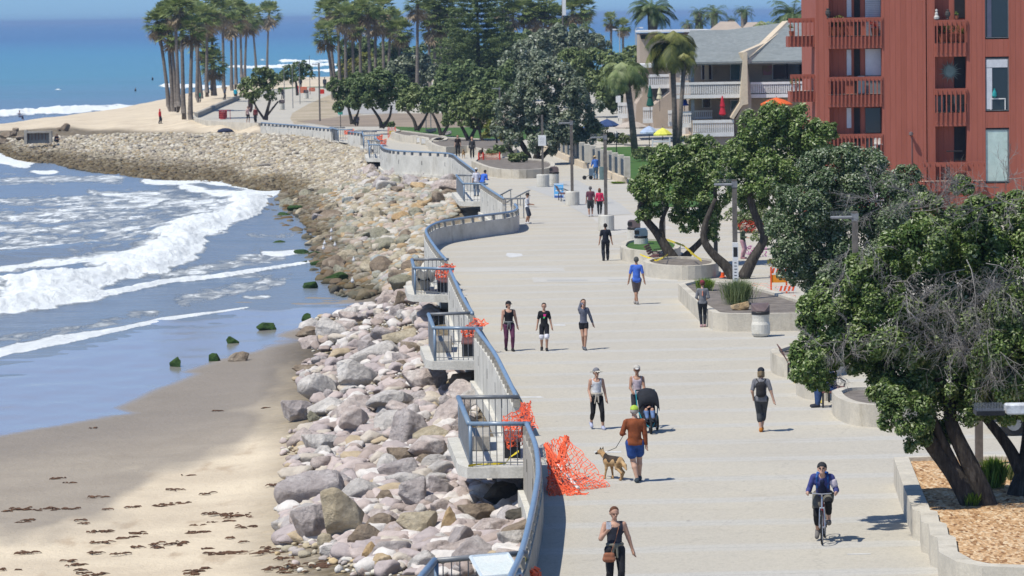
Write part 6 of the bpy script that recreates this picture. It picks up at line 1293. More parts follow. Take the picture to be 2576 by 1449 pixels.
for a, b, lb in ((1551,395,'black garden lantern left of the smooth palm trunk'),(1433,400,'black garden lantern above the fence pillars')):
    if a == 1433: continue
    g = W(a, b); t = empty('garden_lantern', V(g), lb, 'lantern'); MB().tube([(0, 0, 0), (0, 0, 1.55)], .04, 6).build('post', BLACK, t); MB().lathe([(.10, 1.55), (.14, 1.8), (.15, 1.82), (.03, 1.98), (0, 2.0)], n=8).build('lamp', GREYS, t)
# white garden trellis frame
g = W(1642, 400); t = empty('garden_trellis', V(g), 'small white post frame at the right of the lawn', 'frame'); MB().box(-.05, .05, -.05, .05, 0, 1.5).build('post', WHITE, t); MB().box(1.25, 1.35, -.05, .05, 0, 1.6).build('post', WHITE, t); MB().box(.051, 1.249, -.04, .04, 1.25, 1.38).build('crossbar', WHITE, t)
# ------------------------------------------------------------------ parked car glimpsed behind the near tree
g = W(2610, 1085); t = empty('parked_car', V(g), "dark car glimpsed behind the trunks at the right edge", 'car'); CARP = mat('dark_grey_car_paint', (.05, .055, .06), (.045, .05, .055), 1, .25, 0, 5, 0, .6); b = MB()
pr = [(-1.35, .35), (-1.35, .75), (-1.2, .95), (-.2, 1.02), (.45, 1.45), (1.9, 1.5), (2.7, 1.05), (3.0, .95), (3.0, .35)]
b.add([(x, -.85, z) for x, z in pr]+[(x, .85, z) for x, z in pr], [tuple(range(9)), tuple(range(17, 8, -1))]+[(i, 9+i, 9+(i+1) % 9, (i+1) % 9) for i in range(9)]); b.build('body', CARP, t)
MB().add([(.0, -.86, 1.0), (.55, -.86, 1.38), (1.85, -.86, 1.42), (2.4, -.86, 1.02), (.0, -.853, 1.0), (.55, -.853, 1.38), (1.85, -.853, 1.42), (2.4, -.853, 1.02)], [(0, 1, 2, 3), (7, 6, 5, 4)]).build('window', GLASS, t)
for x_ in (-.75, 2.1):
    w_ = MB(); w_.lathe([(0, -.11), (.30, -.11), (.33, -.08), (.33, .08), (.30, .11), (0, .11)], n=20); w_.v = [(x+x_, z-.86, y+.33) for x, y, z in w_.v]; wo = w_.build('wheel', BLACK, t); r_ = MB(); r_.lathe([(0, -.02), (.19, -.02), (.19, .02), (0, .02)], n=14); r_.v = [(x+x_, z-.985, y+.33) for x, y, z in r_.v]; r_.build('rim', GREYS, wo)
MB().box(-1.36, -1.30, -.75, -.45, .68, .84).build('headlight', WHITE, t)
# ================================================================== PEOPLE, DOGS, BICYCLE, STROLLER
def snet(D, org, h):
    """surface nets: one smooth closed surface where D crosses zero"""
    s = D < 0; nx, ny, nz = D.shape
    c = [s[i:nx-1+i, j:ny-1+j, k:nz-1+k] for i in (0, 1) for j in (0, 1) for k in (0, 1)]
    a = np.logical_or.reduce(c) & ~np.logical_and.reduce(c); ids = np.argwhere(a); n = len(ids)
    if n == 0: return np.zeros((1, 3)), np.zeros((0, 4), int)
    im = np.full(a.shape, -1, np.int64); im[tuple(ids.T)] = np.arange(n); acc = np.zeros((n, 3)); cnt = np.zeros(n)
    cor = [(i, j, k) for i in (0, 1) for j in (0, 1) for k in (0, 1)]
    for p in cor:
        for ax in range(3):
            if p[ax]: continue
            q = list(p); q[ax] = 1; v0 = D[ids[:, 0]+p[0], ids[:, 1]+p[1], ids[:, 2]+p[2]]; v1 = D[ids[:, 0]+q[0], ids[:, 1]+q[1], ids[:, 2]+q[2]]
            m = (v0 < 0) != (v1 < 0); t = np.where(m, v0/(v0-v1+1e-12), 0); pt = np.tile(np.array(p, float), (n, 1)); pt[:, ax] = t; acc[m] += pt[m]; cnt[m] += 1
    V_ = org+(ids+acc/cnt[:, None])*h; F_ = []
    for ax in range(3):
        sl0 = [slice(None)]*3; sl1 = [slice(None)]*3; sl0[ax] = slice(0, -1); sl1[ax] = slice(1, None); e = s[tuple(sl0)] != s[tuple(sl1)]
        b, c_ = [(1, 2), (2, 0), (0, 1)][ax]; E = np.argwhere(e); E = E[(E[:, b] > 0) & (E[:, c_] > 0)]
        E = E[(E[:, b] < D.shape[b]-1) & (E[:, c_] < D.shape[c_]-1)]
        o0 = E.copy(); o1 = E.copy(); o1[:, b] -= 1; o2 = o1.copy(); o2[:, c_] -= 1; o3 = E.copy(); o3[:, c_] -= 1
        q = np.stack([im[tuple(o.T)] for o in (o0, o1, o2, o3)], 1); inside = s[tuple(E.T)]; q[~inside] = q[~inside][:, ::-1]; F_.append(q[(q >= 0).all(1)])
    return V_, np.concatenate(F_)
def field(prims, h, k=.02, clip=None):
    """prims: (a, b, ra, rb, flaty)"""
    P = np.array([[*p[0], *p[1], p[2], p[3], p[4] if len(p) > 4 else 1.0] for p in prims], float); pad = .03+h*2
    lo = np.minimum((P[:, 0:3]-P[:, 6:7]).min(0), (P[:, 3:6]-P[:, 7:8]).min(0))-pad; hi = np.maximum((P[:, 0:3]+P[:, 6:7]).max(0), (P[:, 3:6]+P[:, 7:8]).max(0))+pad
    n = np.ceil((hi-lo)/h).astype(int)+1; D = np.full(n, .2)
    for p in P:
        a, b, ra, rb, fl = p[0:3], p[3:6], p[6], p[7], p[8]; w_ = .05+k; l_ = np.minimum(a-ra, b-rb)-w_; u_ = np.maximum(a+ra, b+rb)+w_
        i0 = np.maximum(((l_-lo)/h).astype(int), 0); i1 = np.minimum(((u_-lo)/h).astype(int)+2, n)
        g = np.stack(np.meshgrid(*[lo[i]+np.arange(i0[i], i1[i])*h for i in range(3)], indexing='ij'), -1)
        ba = b-a; pa = g-a; sc = np.array([1, 1/fl, 1]); bs = ba*sc; ps = pa*sc; t = np.clip((ps@bs)/(bs@bs+1e-9), 0, 1)
        d = np.linalg.norm(ps-t[..., None]*bs, axis=-1)-(ra+(rb-ra)*t); d = d*min(1, fl)
        sub = D[i0[0]:i1[0], i0[1]:i1[1], i0[2]:i1[2]]; hh = np.clip(.5+.5*(sub-d)/k, 0, 1); D[i0[0]:i1[0], i0[1]:i1[1], i0[2]:i1[2]] = sub*(1-hh)+d*hh-k*hh*(1-hh)
    if clip:
        g = np.meshgrid(*[lo[i]+np.arange(n[i])*h for i in range(3)], indexing='ij'); D = np.maximum(D, clip(*g))
    return D, lo
def ik(a, c, l1, l2, bend):
    a, c, bend = (np.array(x, float) for x in (a, c, bend)); d = c-a; L = np.linalg.norm(d); L2 = min(L, (l1+l2)*.999); u = d/max(L, 1e-6); x = (l1*l1-l2*l2+L2*L2)/(2*L2); h = math.sqrt(max(l1*l1-x*x, 0)); p = bend-u*(bend@u); p /= max(np.linalg.norm(p), 1e-6)
    return a+u*x+p*h, a+u*L2
CLM = {}
def cloth(c, name='cloth'):
    k = tuple(round(x, 3) for x in srgb(c))
    if k not in CLM: CLM[k] = mat('cloth_%d' % len(CLM), k, tuple(x*.72 for x in k), 9, .85, .0, 26)
    return CLM[k]
SKINS = {}
def skin(c):
    if c not in SKINS: SKINS[c] = mat('skin_%d' % len(SKINS), c, tuple(x*.85 for x in c), 7, .55, 0, 30)
    return SKINS[c]
SK1 = (.52, .30, .205); SK2 = (.40, .22, .14); SK3 = (.58, .36, .26)
def person(loc, H, face, label, skinc=SK1, shirt=None, pants=None, shoes=(.05, .05, .055), hair=(.04, .025, .015), hstyle='short', hat=None, lf=(.10, -.05, .0), rf=(-.10, .12, .0), lh=(.26, .0, .80), rh=(-.26, .0, .80), lean=0.0, w=1.0, vox=.012, hip=.93, extra=None, headturn=0.0, nod=0.0, group=None, seatx=0, elb=None, glasses=False, sleeve2=None):
    """stands at loc, faces -Y turned by face; all joints in a 1.75 m figure, scaled to H"""
    s = H/1.75; vx = vox/s; c_, s_ = math.cos(lean), math.sin(lean); HP = np.array([seatx, 0, hip])
    def up(p): p = np.array(p, float); q = p-np.array([0, 0, .93]); return HP+np.array([q[0], q[1]*c_-q[2]*s_, q[1]*s_+q[2]*c_])
    lf, rf, lh, rh = (np.array(x, float) for x in (lf, rf, lh, rh)); sh = {1: up((.165*w, .01, 1.405)), -1: up((-.165*w, .01, 1.405))}; hp = {1: HP+np.array([.092*w, 0, -.02]), -1: HP+np.array([-.092*w, 0, -.02])}
    an = {1: lf+np.array([0, 0, .085]), -1: rf+np.array([0, 0, .085])}; kn = {}; el = {}; hd = {}
    for k in (1, -1):
        kn[k], an[k] = ik(hp[k], an[k], .43, .43, (0.05*k, -1, .1)); tgt = lh if k == 1 else rh; el[k], hd[k] = ik(sh[k], tgt, .285, .26, (elb or (.35*k, 1, -.25)) if elb is None else (elb[0]*k, elb[1], elb[2]))
    tors = [(up((-.07*w, .0, 1.33)), up((.07*w, 0, 1.33)), .112*w, .112*w, .78), (up((0, 0, 1.33)), up((0, .01, 1.08)), .135*w, .118*w, .80), (up((0, .01, 1.08)), HP, .12*w, .125*w, .84), (HP+np.array([-.07*w, 0, -.02]), HP+np.array([.07*w, 0, -.02]), .105*w, .105*w, .95), (sh[1]+np.array([-.02, 0, -.0]), sh[-1]+np.array([.02, 0, 0]), .058, .058), ]
    neck = [(up((0, .01, 1.40)), up((0, -.005, 1.52)), .060, .050)]; hc = up((0, -.01, 1.625)); ct, st = math.cos(headturn), math.sin(headturn); cn, sn = math.cos(nod), math.sin(nod)
    def hp_(p): p = np.array(p, float); p = np.array([p[0], p[1]*cn-p[2]*sn, p[1]*sn+p[2]*cn]); return hc+np.array([p[0]*ct-p[1]*st, p[0]*st+p[1]*ct, p[2]])
    head = [(hp_((0, .02, .02)), hp_((0, -.005, .045)), .088, .083, 1.0), (hp_((0, -.025, -.045)), hp_((0, -.045, -.07)), .058, .040), (hp_((0, -.088, .005)), hp_((0, -.104, -.018)), .009, .014), (hp_((.082, .01, -.01)), hp_((.084, .015, .012)), .014, .016), (hp_((-.082, .01, -.01)), hp_((-.084, .015, .012)), .014, .016), (hp_((-.03, -.083, .03)), hp_((.03, -.083, .03)), .008, .008), (hp_((-.018, -.088, -.048)), hp_((.018, -.088, -.048)), .008, .008)]
    arms = {}; legs = {}; hands = []; feet = {}
    for k in (1, -1):
        arms[k] = [(sh[k], el[k], .054*w, .041*w), (el[k], hd[k], .041*w, .027)]
        f = unit(hd[k]-el[k]); sd = unit(np.cross(f, np.array([0, 1., .2]))); nn = np.cross(sd, f); hands.append((hd[k], hd[k]+f*.075, .030, .034, .7))
        for j in range(4):
            o = (j-1.5)*.021; b0 = hd[k]+f*.085+nn*o; l_ = (.030, .036, .034, .026)[j]; m_ = b0+f*l_+sd*.008*k; hands += [(b0, m_, .0105, .010), (m_, m_+f*l_*.75+sd*.016*k, .010, .0085)]
        t0 = hd[k]+f*.02-nn*.028; hands += [(t0, t0+f*.035-nn*.022, .012, .011), (t0+f*.035-nn*.022, t0+f*.062-nn*.024+sd*.01*k, .011, .009)]
        calf = kn[k]*.68+an[k]*.32+np.array([0, .018, 0]); legs[k] = [(hp[k], kn[k], .088*w, .056*w), (kn[k], calf, .054*w, .056*w), (calf, an[k], .054*w, .036)]
        ft = lf if k == 1 else rf; dn = .0 if abs(ft[2]) < .03 else -.06*np.sign(ft[1]) ; feet[k] = [(an[k]+np.array([0, .02, -.035]), an[k]+np.array([.01*k, -.165, -.052+dn]), .040, .034), (an[k], an[k]+np.array([0, .01, -.04]), .038, .040)]
    P_ = tors+neck+head+arms[1]+arms[-1]+hands+legs[1]+legs[-1]+feet[1]+feet[-1]
    D, lo = field(P_, vx, .018); v, f = snet(D, lo, vx); body = fromnp('person', v*s, f, skin(skinc), smooth=True)
    body.location = loc; body.rotation_euler = (0, 0, face); tag(body, label, 'person', group)
    def part(nm_, prims, m_, k=.02, clip=None, vv=None):
        D, lo = field(prims, vv or vx, k, clip); v, f = snet(D, lo, vv or vx)
        if len(f) == 0: return None
        return fromnp(nm_, v*s, f, m_, body, smooth=True)
    infl = lambda L, e, e2=None: [(p[0], p[1], p[2]+e, p[3]+(e if e2 is None else e2), *(p[4:])) for p in L]
    def cut(p, t0, t1): a = np.array(p[0])+(np.array(p[1])-np.array(p[0]))*t0; b = np.array(p[0])+(np.array(p[1])-np.array(p[0]))*t1; r0 = p[2]+(p[3]-p[2])*t0; r1 = p[2]+(p[3]-p[2])*t1; return (a, b, r0, r1, *(p[4:]))
    zaxis = up((0, 0, 1.93))-up((0, 0, .93))
    if shirt:
        col_, sl, hem = shirt[:3]; L = infl(tors, .011)
        if sl > 0:
            for k in (1, -1):
                L.append(tuple(x if i < 2 else x for i, x in enumerate(infl([cut(arms[k][0], .04, min(1, sl))], .005, .012 if sl < 1 else .012)[0])))
                if sl > 1: L += infl([cut(arms[k][1], 0, min(1, sl-1))], .014, .012)
        nk = up((0, -.06 if sl == 0 else -.02, 1.47 if sl == 0 else 1.475)); nr = .115 if sl == 0 else .068; s1, s2 = sh[1], sh[-1]; e_ = sh[1]-sh[-1]; ew = np.linalg.norm(e_); e_ = e_/ew; hemz = hem
        org_ = up((0, 0, .93))
        def cl(x, y, z):
            u_ = (x-org_[0])*zaxis[0]+(y-org_[1])*zaxis[1]+(z-org_[2])*zaxis[2]+.93; d = np.maximum(hemz-u_, nr-np.sqrt((x-nk[0])**2+(y-nk[1])**2+(z-nk[2])**2))
            if sl == 0: dx = np.abs((x-org_[0])*e_[0]+(y-org_[1])*e_[1]+(z-org_[2])*e_[2]); d = np.maximum(d, np.where(u_ > 1.28, dx-ew*.5+.028, -1))
            return d
        part('shirt', L, cloth(col_), .014, cl)
    if pants:
        col_, ln, ex = pants[:3]; L = infl([tors[2], tors[3]], .010)
        for k in (1, -1):
            L += infl([cut(legs[k][0], 0, min(1, ln))], .010, .010+ex*.55)
            if ln > 1: L += infl([legs[k][1]] if ln > 1.35 else [cut(legs[k][1], 0, min(1, (ln-1)/.35))], .010+ex*.8, .010+ex)
            if ln > 1.35: L += infl([cut(legs[k][2], 0, (ln-1.35)/.65)], .010+ex, .010+ex)
        zt_ = hip+.10; part('trousers' if ln > 1.2 else 'shorts', L, cloth(col_), .006, lambda x, y, z: z-zt_ if lean < .9 else (z*0-1))
    for k in (1, -1):
        if shoes is not None: part('shoe', infl(feet[k], .012, .012)+[(feet[k][0][0]+np.array([0, 0, -.03]), feet[k][0][1]+np.array([0, -.01, -.02]), .028, .028)], cloth(shoes), .01)
    if hair and hstyle != 'none':
        L = [(hp_((0, .028, .03)), hp_((0, .012, .055)), .094, .090)]
        if hstyle in ('long', 'pony', 'bob'): L += [(hp_((0, .07, .03)), hp_((0, .085, -.05)), .06, .05)]
        if hstyle == 'long': L += [(hp_((.05, .06, 0)), hp_((.055, .07, -.16)), .045, .03), (hp_((-.05, .06, 0)), hp_((-.055, .07, -.16)), .045, .03), (hp_((0, .08, -.04)), hp_((0, .09, -.20)), .05, .03)]
        if hstyle == 'bob': L += [(hp_((.055, .04, 0)), hp_((.06, .05, -.09)), .045, .04), (hp_((-.055, .04, 0)), hp_((-.06, .05, -.09)), .045, .04)]
        if hstyle == 'pony': L += [(hp_((0, .10, .05)), hp_((0, .13, -.10)), .035, .022)]
        fd = hp_((0, -1, 0))-hc; ud = hp_((0, 0, 1))-hc
        def ch(x, y, z): a = (x-hc[0])*fd[0]+(y-hc[1])*fd[1]+(z-hc[2])*fd[2]; b = (x-hc[0])*ud[0]+(y-hc[1])*ud[1]+(z-hc[2])*ud[2]; return np.minimum(a-.012, .062-b+np.maximum(a-.05, 0)*.5)
        part('hair', L, cloth(hair), .012, ch)
    if hat:
        kind, hcl = hat[:2]; ud = hp_((0, 0, 1))-hc; fd = hp_((0, -1, 0))-hc
        L = [(hp_((0, .025, .045)), hp_((0, .005, .06)), .100, .098)]
        def chh(x, y, z): a = (x-hc[0])*fd[0]+(y-hc[1])*fd[1]+(z-hc[2])*fd[2]; b = (x-hc[0])*ud[0]+(y-hc[1])*ud[1]+(z-hc[2])*ud[2]; return (.052-b) if kind != 'helmet' else (.03-b)
        hm = part('cap' if kind != 'helmet' else 'helmet', L, cloth(hcl), .01, chh)
        if kind in ('cap', 'visor'):
            a = .05 if kind == 'cap' else .075; q = [(hp_((-a, -.085, .058)), hp_((-a*.6, -.17, .045)), .010, .008), (hp_((a, -.085, .058)), hp_((a*.6, -.17, .045)), .010, .008), (hp_((0, -.085, .062)), hp_((0, -.185, .048)), .012, .009), (hp_((-a*.5, -.09, .060)), hp_((-a*.3, -.18, .047)), .011, .009), (hp_((a*.5, -.09, .060)), hp_((a*.3, -.18, .047)), .011, .009)]
            if kind == 'visor': q += [(hp_((.12*math.sin(t), -.12*math.cos(t)+.0, .055)), hp_((.19*math.sin(t), -.2*math.cos(t), .03)), .014, .012) for t in np.linspace(-2, 2, 11)]
            part('brim', q, cloth(hat[2] if len(hat) > 2 else hcl), .02)
        if kind == 'straw': part('brim', [(hp_((.09*math.cos(t), .09*math.sin(t), .055)), hp_((.19*math.cos(t), .19*math.sin(t), .03)), .013, .012) for t in np.linspace(0, 6, 14)], cloth(hcl), .025)
    if vox < .014:
        e = MB()
        for k in (1, -1):
            if glasses: e.tube([hp_((k*.02, -.092, .012)), hp_((k*.055, -.085, .012))], .014, 6)
            else: e.tube([hp_((k*.031, -.080, .008)), hp_((k*.031, -.090, .008))], .009, 6)
        e.v = [tuple(np.array(q)*s) for q in e.v]; e.build('glasses' if glasses else 'eyes', cloth((.02, .015, .012)), body)
        e = MB().tube([hp_((-.022, -.088, -.040)), hp_((.022, -.088, -.040))], .004, 4); e.v = [tuple(np.array(q)*s) for q in e.v]; e.build('mouth', cloth((.30, .10, .08)), body)
    if extra: extra(body, part, dict(up=up, hd=hd, el=el, sh=sh, hp=hp, kn=kn, an=an, s=s, hpt=hp_, vx=vx, arms=arms, legs=legs, tors=tors, cut=cut, infl=infl))
    return body
PI_ = math.pi
def waist_jacket(col_, sleeves=True):
    def f(body, part, J):
        HPz = .93; L = [((-.12, .0, HPz+.10), (.12, 0, HPz+.10), .135, .135, .88)]
        part('tied_jacket', [(( .13*math.sin(t), .125*math.cos(t)*.9, HPz+.10), (.17*math.sin(t), .16*math.cos(t), HPz-.17-.05*math.sin(3*t)), .026, .018) for t in np.linspace(-2.0, 2.0, 13)]+[((.15*math.sin(t), -.13*math.cos(t), HPz+.10), (.15*math.sin(t+.3), -.13*math.cos(t+.3), HPz+.10), .024, .024) for t in np.linspace(-1.6, 1.3, 10)]+[((.02, -.15, HPz+.10), (.03, -.16, HPz-.14), .028, .02), ((-.03, -.15, HPz+.10), (-.08, -.15, HPz-.16), .028, .02)], cloth(col_), .03)
    return f
def multi(*fs):
    def f(b, p, J):
        for g_ in fs: g_(b, p, J)
    return f
def boxpart(body, nm_, m_, s, *a, **k):
    b = MB(); b.box(*a, **k); b.v = [tuple(np.array(q)*s) for q in b.v]; return b.build(nm_, m_, body)
# --- walkers
def ex_print(body, part, J):
    s = J['s']; b = MB(); b.add([(-.03, -.133, 1.36), (.08, -.128, 1.355), (.05, -.133, 1.27), (-.015, -.137, 1.265), (-.03, -.145, 1.36), (.08, -.140, 1.355), (.05, -.147, 1.27), (-.015, -.149, 1.265)], [(0, 1, 2, 3), (7, 6, 5, 4)]); b.v = [tuple(np.array(q)*s) for q in b.v]; b.build('pink_print', cloth((.85, .06, .30)), body)
    b = MB(); b.add([(-.025, -.149, 1.26), (.035, -.149, 1.26), (.02, -.146, 1.21), (-.02, -.145, 1.20), (-.04, -.146, 1.22)], [(4, 3, 2, 1, 0)]); b.v = [tuple(np.array(q)*s) for q in b.v]; b.build('green_print', cloth((.10, .80, .20)), body)
    part('shorts_hem', J['infl']([J['cut'](J['legs'][k][0], .86, .98) for k in (1, -1)], .036, .036), cloth((.75, .74, .78)), .01)
person(W(1281,883), 1.63, 0.15, "woman in black tank top and purple leggings with a grey jacket at the waist", SK1, ((.015, .015, .018), 0, .93), ((.14, .04, .09), 1.95, .0), (.02, .02, .022), (.02, .015, .012), 'pony', ('cap', (.02, .02, .022)), lf=(.11, -.10, 0), rf=(-.09, .16, .02), lh=(.33, .05, .78), rh=(-.26, -.05, .84), w=1.12, extra=waist_jacket((.16, .17, .17)), headturn=.5)
person(W(1370,882), 1.56, 0.0, "boy in a black t-shirt with a pink and green print", SK1, ((.012, .013, .016), .75, .80), ((.015, .015, .02), .92, .028), (.02, .02, .024), (.015, .012, .01), 'short', lf=(.08, -.08, 0), rf=(-.10, .14, .03), lh=(.29, -.02, .80), rh=(-.28, .04, .80), w=.98, extra=ex_print)
person(W(1469,880), 1.66, 0.1, "girl in a grey jacket and black shorts holding a hand to her face", SK1, ((.13, .14, .18), 2.0, .93), ((.012, .012, .015), .32, .02), (.12, .13, .15), (.06, .035, .02), 'long', lf=(.02, -.12, 0), rf=(.0, .10, .02), lh=(.36, .05, .80), rh=(-.04, -.16, 1.56), w=.9)
person(W(1502,1080), 1.62, 0.15, "woman in a white tank top and black leggings wearing a wide sun visor", SK1, ((.72, .72, .72), 0, .97), ((.014, .014, .016), 1.60, .0), (.42, .45, .60), (.30, .22, .12), 'short', ('visor', (.20, .20, .22), (.60, .56, .46)), lf=(.16, -.08, 0), rf=(-.13, .22, .10), lh=(.28, .0, .86), rh=(-.20, -.14, .92), w=1.02, extra=waist_jacket((.50, .45, .37)), headturn=.4, glasses=True)
person(W(1604,1077), 1.66, 0.0, "woman in a pale pink top and cap pushing a black stroller", SK2, ((.62, .52, .55), 0, .95), ((.05, .05, .06), 1.9, .0), (.4, .4, .42), (.05, .03, .02), 'pony', ('cap', (.55, .52, .46), (.70, .68, .64)), lf=(.10, -.1, 0), rf=(-.09, .15, .02), lh=(.14, -.32, 1.06), rh=(-.14, -.32, 1.06), w=.95, glasses=True)
def ex_leash(body, part, J): 
    pass
def ex_neon(body, part, J): pass
man = person(W(1598,1214), 1.80, PI_+.05, "man in a rust orange long sleeved top and blue shorts walking a shepherd dog", SK3, ((.27, .075, .025), 2.0, .86), ((.03, .085, .30), .62, .05), (.05, .07, .09), (.45, .42, .38), 'short', ('cap', (.45, .62, .08), (.35, .38, .38)), lf=(-.04, .06, .0), rf=(-.02-.10, -.22, .02), lh=(.23, -.22, 1.10), rh=(-.27, .0, .80), w=1.16)
boxp = None
def ex_pack(body, part, J):
    s = J['s']; part('backpack', [((-.07, .17, 1.30), (.07, .17, 1.30), .07, .07, .8), ((0, .18, 1.28), (0, .19, 1.10), .12, .125, .65), ((-.06, .18, 1.06), (.06, .18, 1.06), .075, .075, .8)], cloth((.025, .023, .024)), .03)
    for k in (1, -1): part('strap', [((.05*k, .15, 1.36), (.13*k, .07, 1.47), .012, .012), ((.13*k, .07, 1.47), (.13*k, -.07, 1.44), .012, .012)], cloth((.02, .02, .02)), .01)
person(W(1916,1087), 1.68, PI_-.1, "woman in grey t-shirt and capri trousers with a black backpack, from behind", SK3, ((.20, .20, .215), .85, .84), ((.055, .06, .065), 1.45, .012), (.55, .20, .03), (.26, .19, .11), 'bob', ('cap', (.02, .025, .035)), lf=(.02, -.02, 0), rf=(.0, -.16, .02), lh=(.22, -.12, .95), rh=(-.36, .06, .80), w=1.08, extra=ex_pack)
def ex_phone(body, part, J):
    s = J['s']; h = J['hd'][-1]; b = MB(); b.box(h[0]-.05, h[0]+.045, h[1]-.085, h[1]-.070, h[2]+.02, h[2]+.16); b.v = [tuple(np.array(q)*s) for q in b.v]; b.build('phone', cloth((.7, .7, .72)), body)
    part('handbag', [((-.20, -.17, .84), (-.08, -.19, .84), .05, .05, .8), ((-.21, -.17, .76), (-.07, -.19, .76), .06, .06, .8)], cloth((.33, .13, .07)), .03)
    part('bag_strap', [((-.10, -.18, .88), (0, -.16, 1.15), .009, .009), ((0, -.16, 1.15), (.06, -.13, 1.35), .009, .009), ((.06, -.13, 1.35), (.10, .0, 1.47), .009, .009)], cloth((.36, .15, .08)), .005)
person(W(1548,1500), 1.70, .12, "woman in dark tank top looking at her phone, brown shoulder bag", SK1, ((.035, .038, .055), 0, .96), ((.02, .02, .024), 1.95, .0), (.1, .1, .1), (.12, .05, .025), 'pony', lf=(.10, -.05, 0), rf=(-.10, .15, .02), lh=(.38, .03, .82), rh=(-.15, -.20, 1.34), w=1.10, vox=.010, extra=multi(waist_jacket((.20, .19, .15)), ex_phone), elb=(.6, .5, -.9), nod=.12, headturn=.1)
person(W(1524,656), 1.66, PI_+.1, "man in dark navy t-shirt and trousers walking away in front of a lamp base", SK2, ((.014, .017, .028), .8, .84), ((.022, .026, .036), 1.95, .018), (.02, .02, .02), (.02, .015, .012), 'short', lf=(.10, .02, 0), rf=(-.11, -.12, .02), w=1.1, lh=(.30, 0, .82), rh=(-.31, .02, .82), )
person(W(1602,766), 1.80, PI_, "man in a bright blue t-shirt and brown shorts walking away", SK2, ((.07, .17, .62), .85, .80), ((.15, .12, .115), .97, .04), (.35, .33, .31), (.10, .10, .09), 'short', lf=(-.02, .0, 0), rf=(.06, -.16, .02), lh=(.30, .0, .80), rh=(-.30, .05, .80), w=1.03)
def ex_backgap(body, part, J): part('pink_undershirt', [((0, .128, 1.36), (0, .134, 1.20), .022, .022)], cloth((.75, .28, .18)), .01)
person(W(1768,823), 1.63, PI_, "woman in a grey loose top, black leggings and a maroon cap at the planter wall", SK3, ((.19, .195, .21), 1.25, .88), ((.02, .025, .032), 1.95, .0), (.45, .28, .30), (.14, .05, .025), 'short', ('cap', (.20, .03, .04)), lf=(.05, .02, 0), rf=(-.07, -.03, 0), lh=(.17, -.20, 1.05), rh=(-.17, -.20, 1.05), w=1.0, extra=ex_backgap)
person(W(1486,545), 1.64, PI_, "man in a maroon t-shirt and dark shorts beside a woman in pink", SK2, ((.14, .05, .075), .8, .95), ((.055, .06, .06), .9, .035), (.5, .5, .52), (.12, .12, .12), 'short', lf=(.08, .02, 0), rf=(-.09, -.12, .02), w=1.1, vox=.016)
person(W(1509,543), 1.50, PI_, "woman in a bright pink jacket and black leggings beside a man in maroon", SK3, ((.70, .03, .11), 2.0, .93), ((.03, .035, .04), 1.9, .0), (.4, .4, .42), (.16, .07, .035), 'bob', lf=(.08, .0, 0), rf=(-.06, -.1, .02), w=1.08, vox=.016)
person(W(1327,563), 1.62, 1.45, "man in white t-shirt and dark cap looking down by the stair rail", SK2, ((.78, .79, .80), .9, .85), ((.07, .085, .12), .95, .035), (.6, .6, .6), (.05, .05, .05), 'short', ('cap', (.02, .02, .022)), lf=(.10, -.02, 0), rf=(-.10, .08, 0), lh=(.10, -.28, 1.10), rh=(-.08, -.28, 1.10), w=1.1, vox=.016, nod=.5)
person(W(1199,494), 1.72, PI_+.3, "man in a white t-shirt and cap leaning on the overlook rail", SK2, ((.78, .77, .82), .8, .84), ((.16, .22, .30), 1.95, .01), (.1, .1, .1), (.03, .03, .03), 'short', ('cap', (.75, .75, .75)), lf=(.10, .02, 0), rf=(-.10, .0, 0), w=1.05, vox=.016)
person(W(1214,494), 1.68, PI_-.6, "man in a blue shirt bent over the overlook rail beside a man in white", SK2, ((.05, .16, .65), 1.2, .84), ((.16, .22, .30), 1.9, .01), (.1, .1, .1), (.03, .03, .03), 'short', lf=(.10, .02, 0), rf=(-.10, .0, 0), lean=.5, lh=(.15, -.45, 1.05), rh=(-.15, -.45, 1.05), w=1.1, vox=.016)
person(W(1499,452), 1.60, PI_+.3, "gardener in a blue jacket and wide straw hat at the fence with a cart", SK2, ((.06, .17, .50), 2.0, .85), ((.14, .22, .30), 1.95, .02), (.2, .1, .06), (.05, .05, .05), 'short', ('straw', (.70, .50, .25)), lf=(.10, .02, 0), rf=(-.10, .0, 0), lean=.25, lh=(.2, -.35, 1.0), rh=(-.1, -.35, 1.0), w=1.15, vox=.018)
person(W(1869,651), 1.52, 1.2, "woman in a long green coat and pink trousers standing on the side path", SK3, ((.09, .12, .07), 2.0, .62), ((.55, .32, .36), 1.95, .01), (.4, .2, .22), (.25, .2, .12), 'bob', lf=(.06, .0, 0), rf=(-.08, .05, 0), lh=(.1, -.22, 1.1), rh=(-.1, -.22, 1.1), w=1.15, vox=.016)
person(W(1152,393), 1.66, 0, "person in black walking a dog on the far promenade, left of two", SK1, ((.03, .02, .018), .8, .85), ((.015, .015, .017), 1.95, .01), (.02, .02, .02), (.10, .05, .03), 'long', w=1.1, vox=.024)
person(W(1188,399), 1.66, 0, "blonde person in dark clothes with a dog on the far promenade, right of two", SK1, ((.05, .05, .05), 2, .85), ((.015, .015, .017), 1.95, .01), (.5, .5, .5), (.55, .36, .16), 'long', w=1.05, vox=.024)
person(W(1461,366), 1.62, 1.0, "gardener in navy bending behind the fence pillars", SK2, ((.03, .07, .20), 2.0, .85), ((.03, .05, .12), 1.95, .02), (.02, .02, .02), (.05, .05, .05), 'short', ('cap', (.10, .22, .60)), lean=.5, w=1.1, vox=.024)
person(W(403,311,-.55), 1.65, 1.2, "person in a red hooded top standing on the far sand", SK2, ((.80, .01, .02), 2.0, .80), ((.03, .03, .05), 1.95, .02), (.02, .02, .02), (.7, .01, .02), 'long', w=1.15, vox=.03)
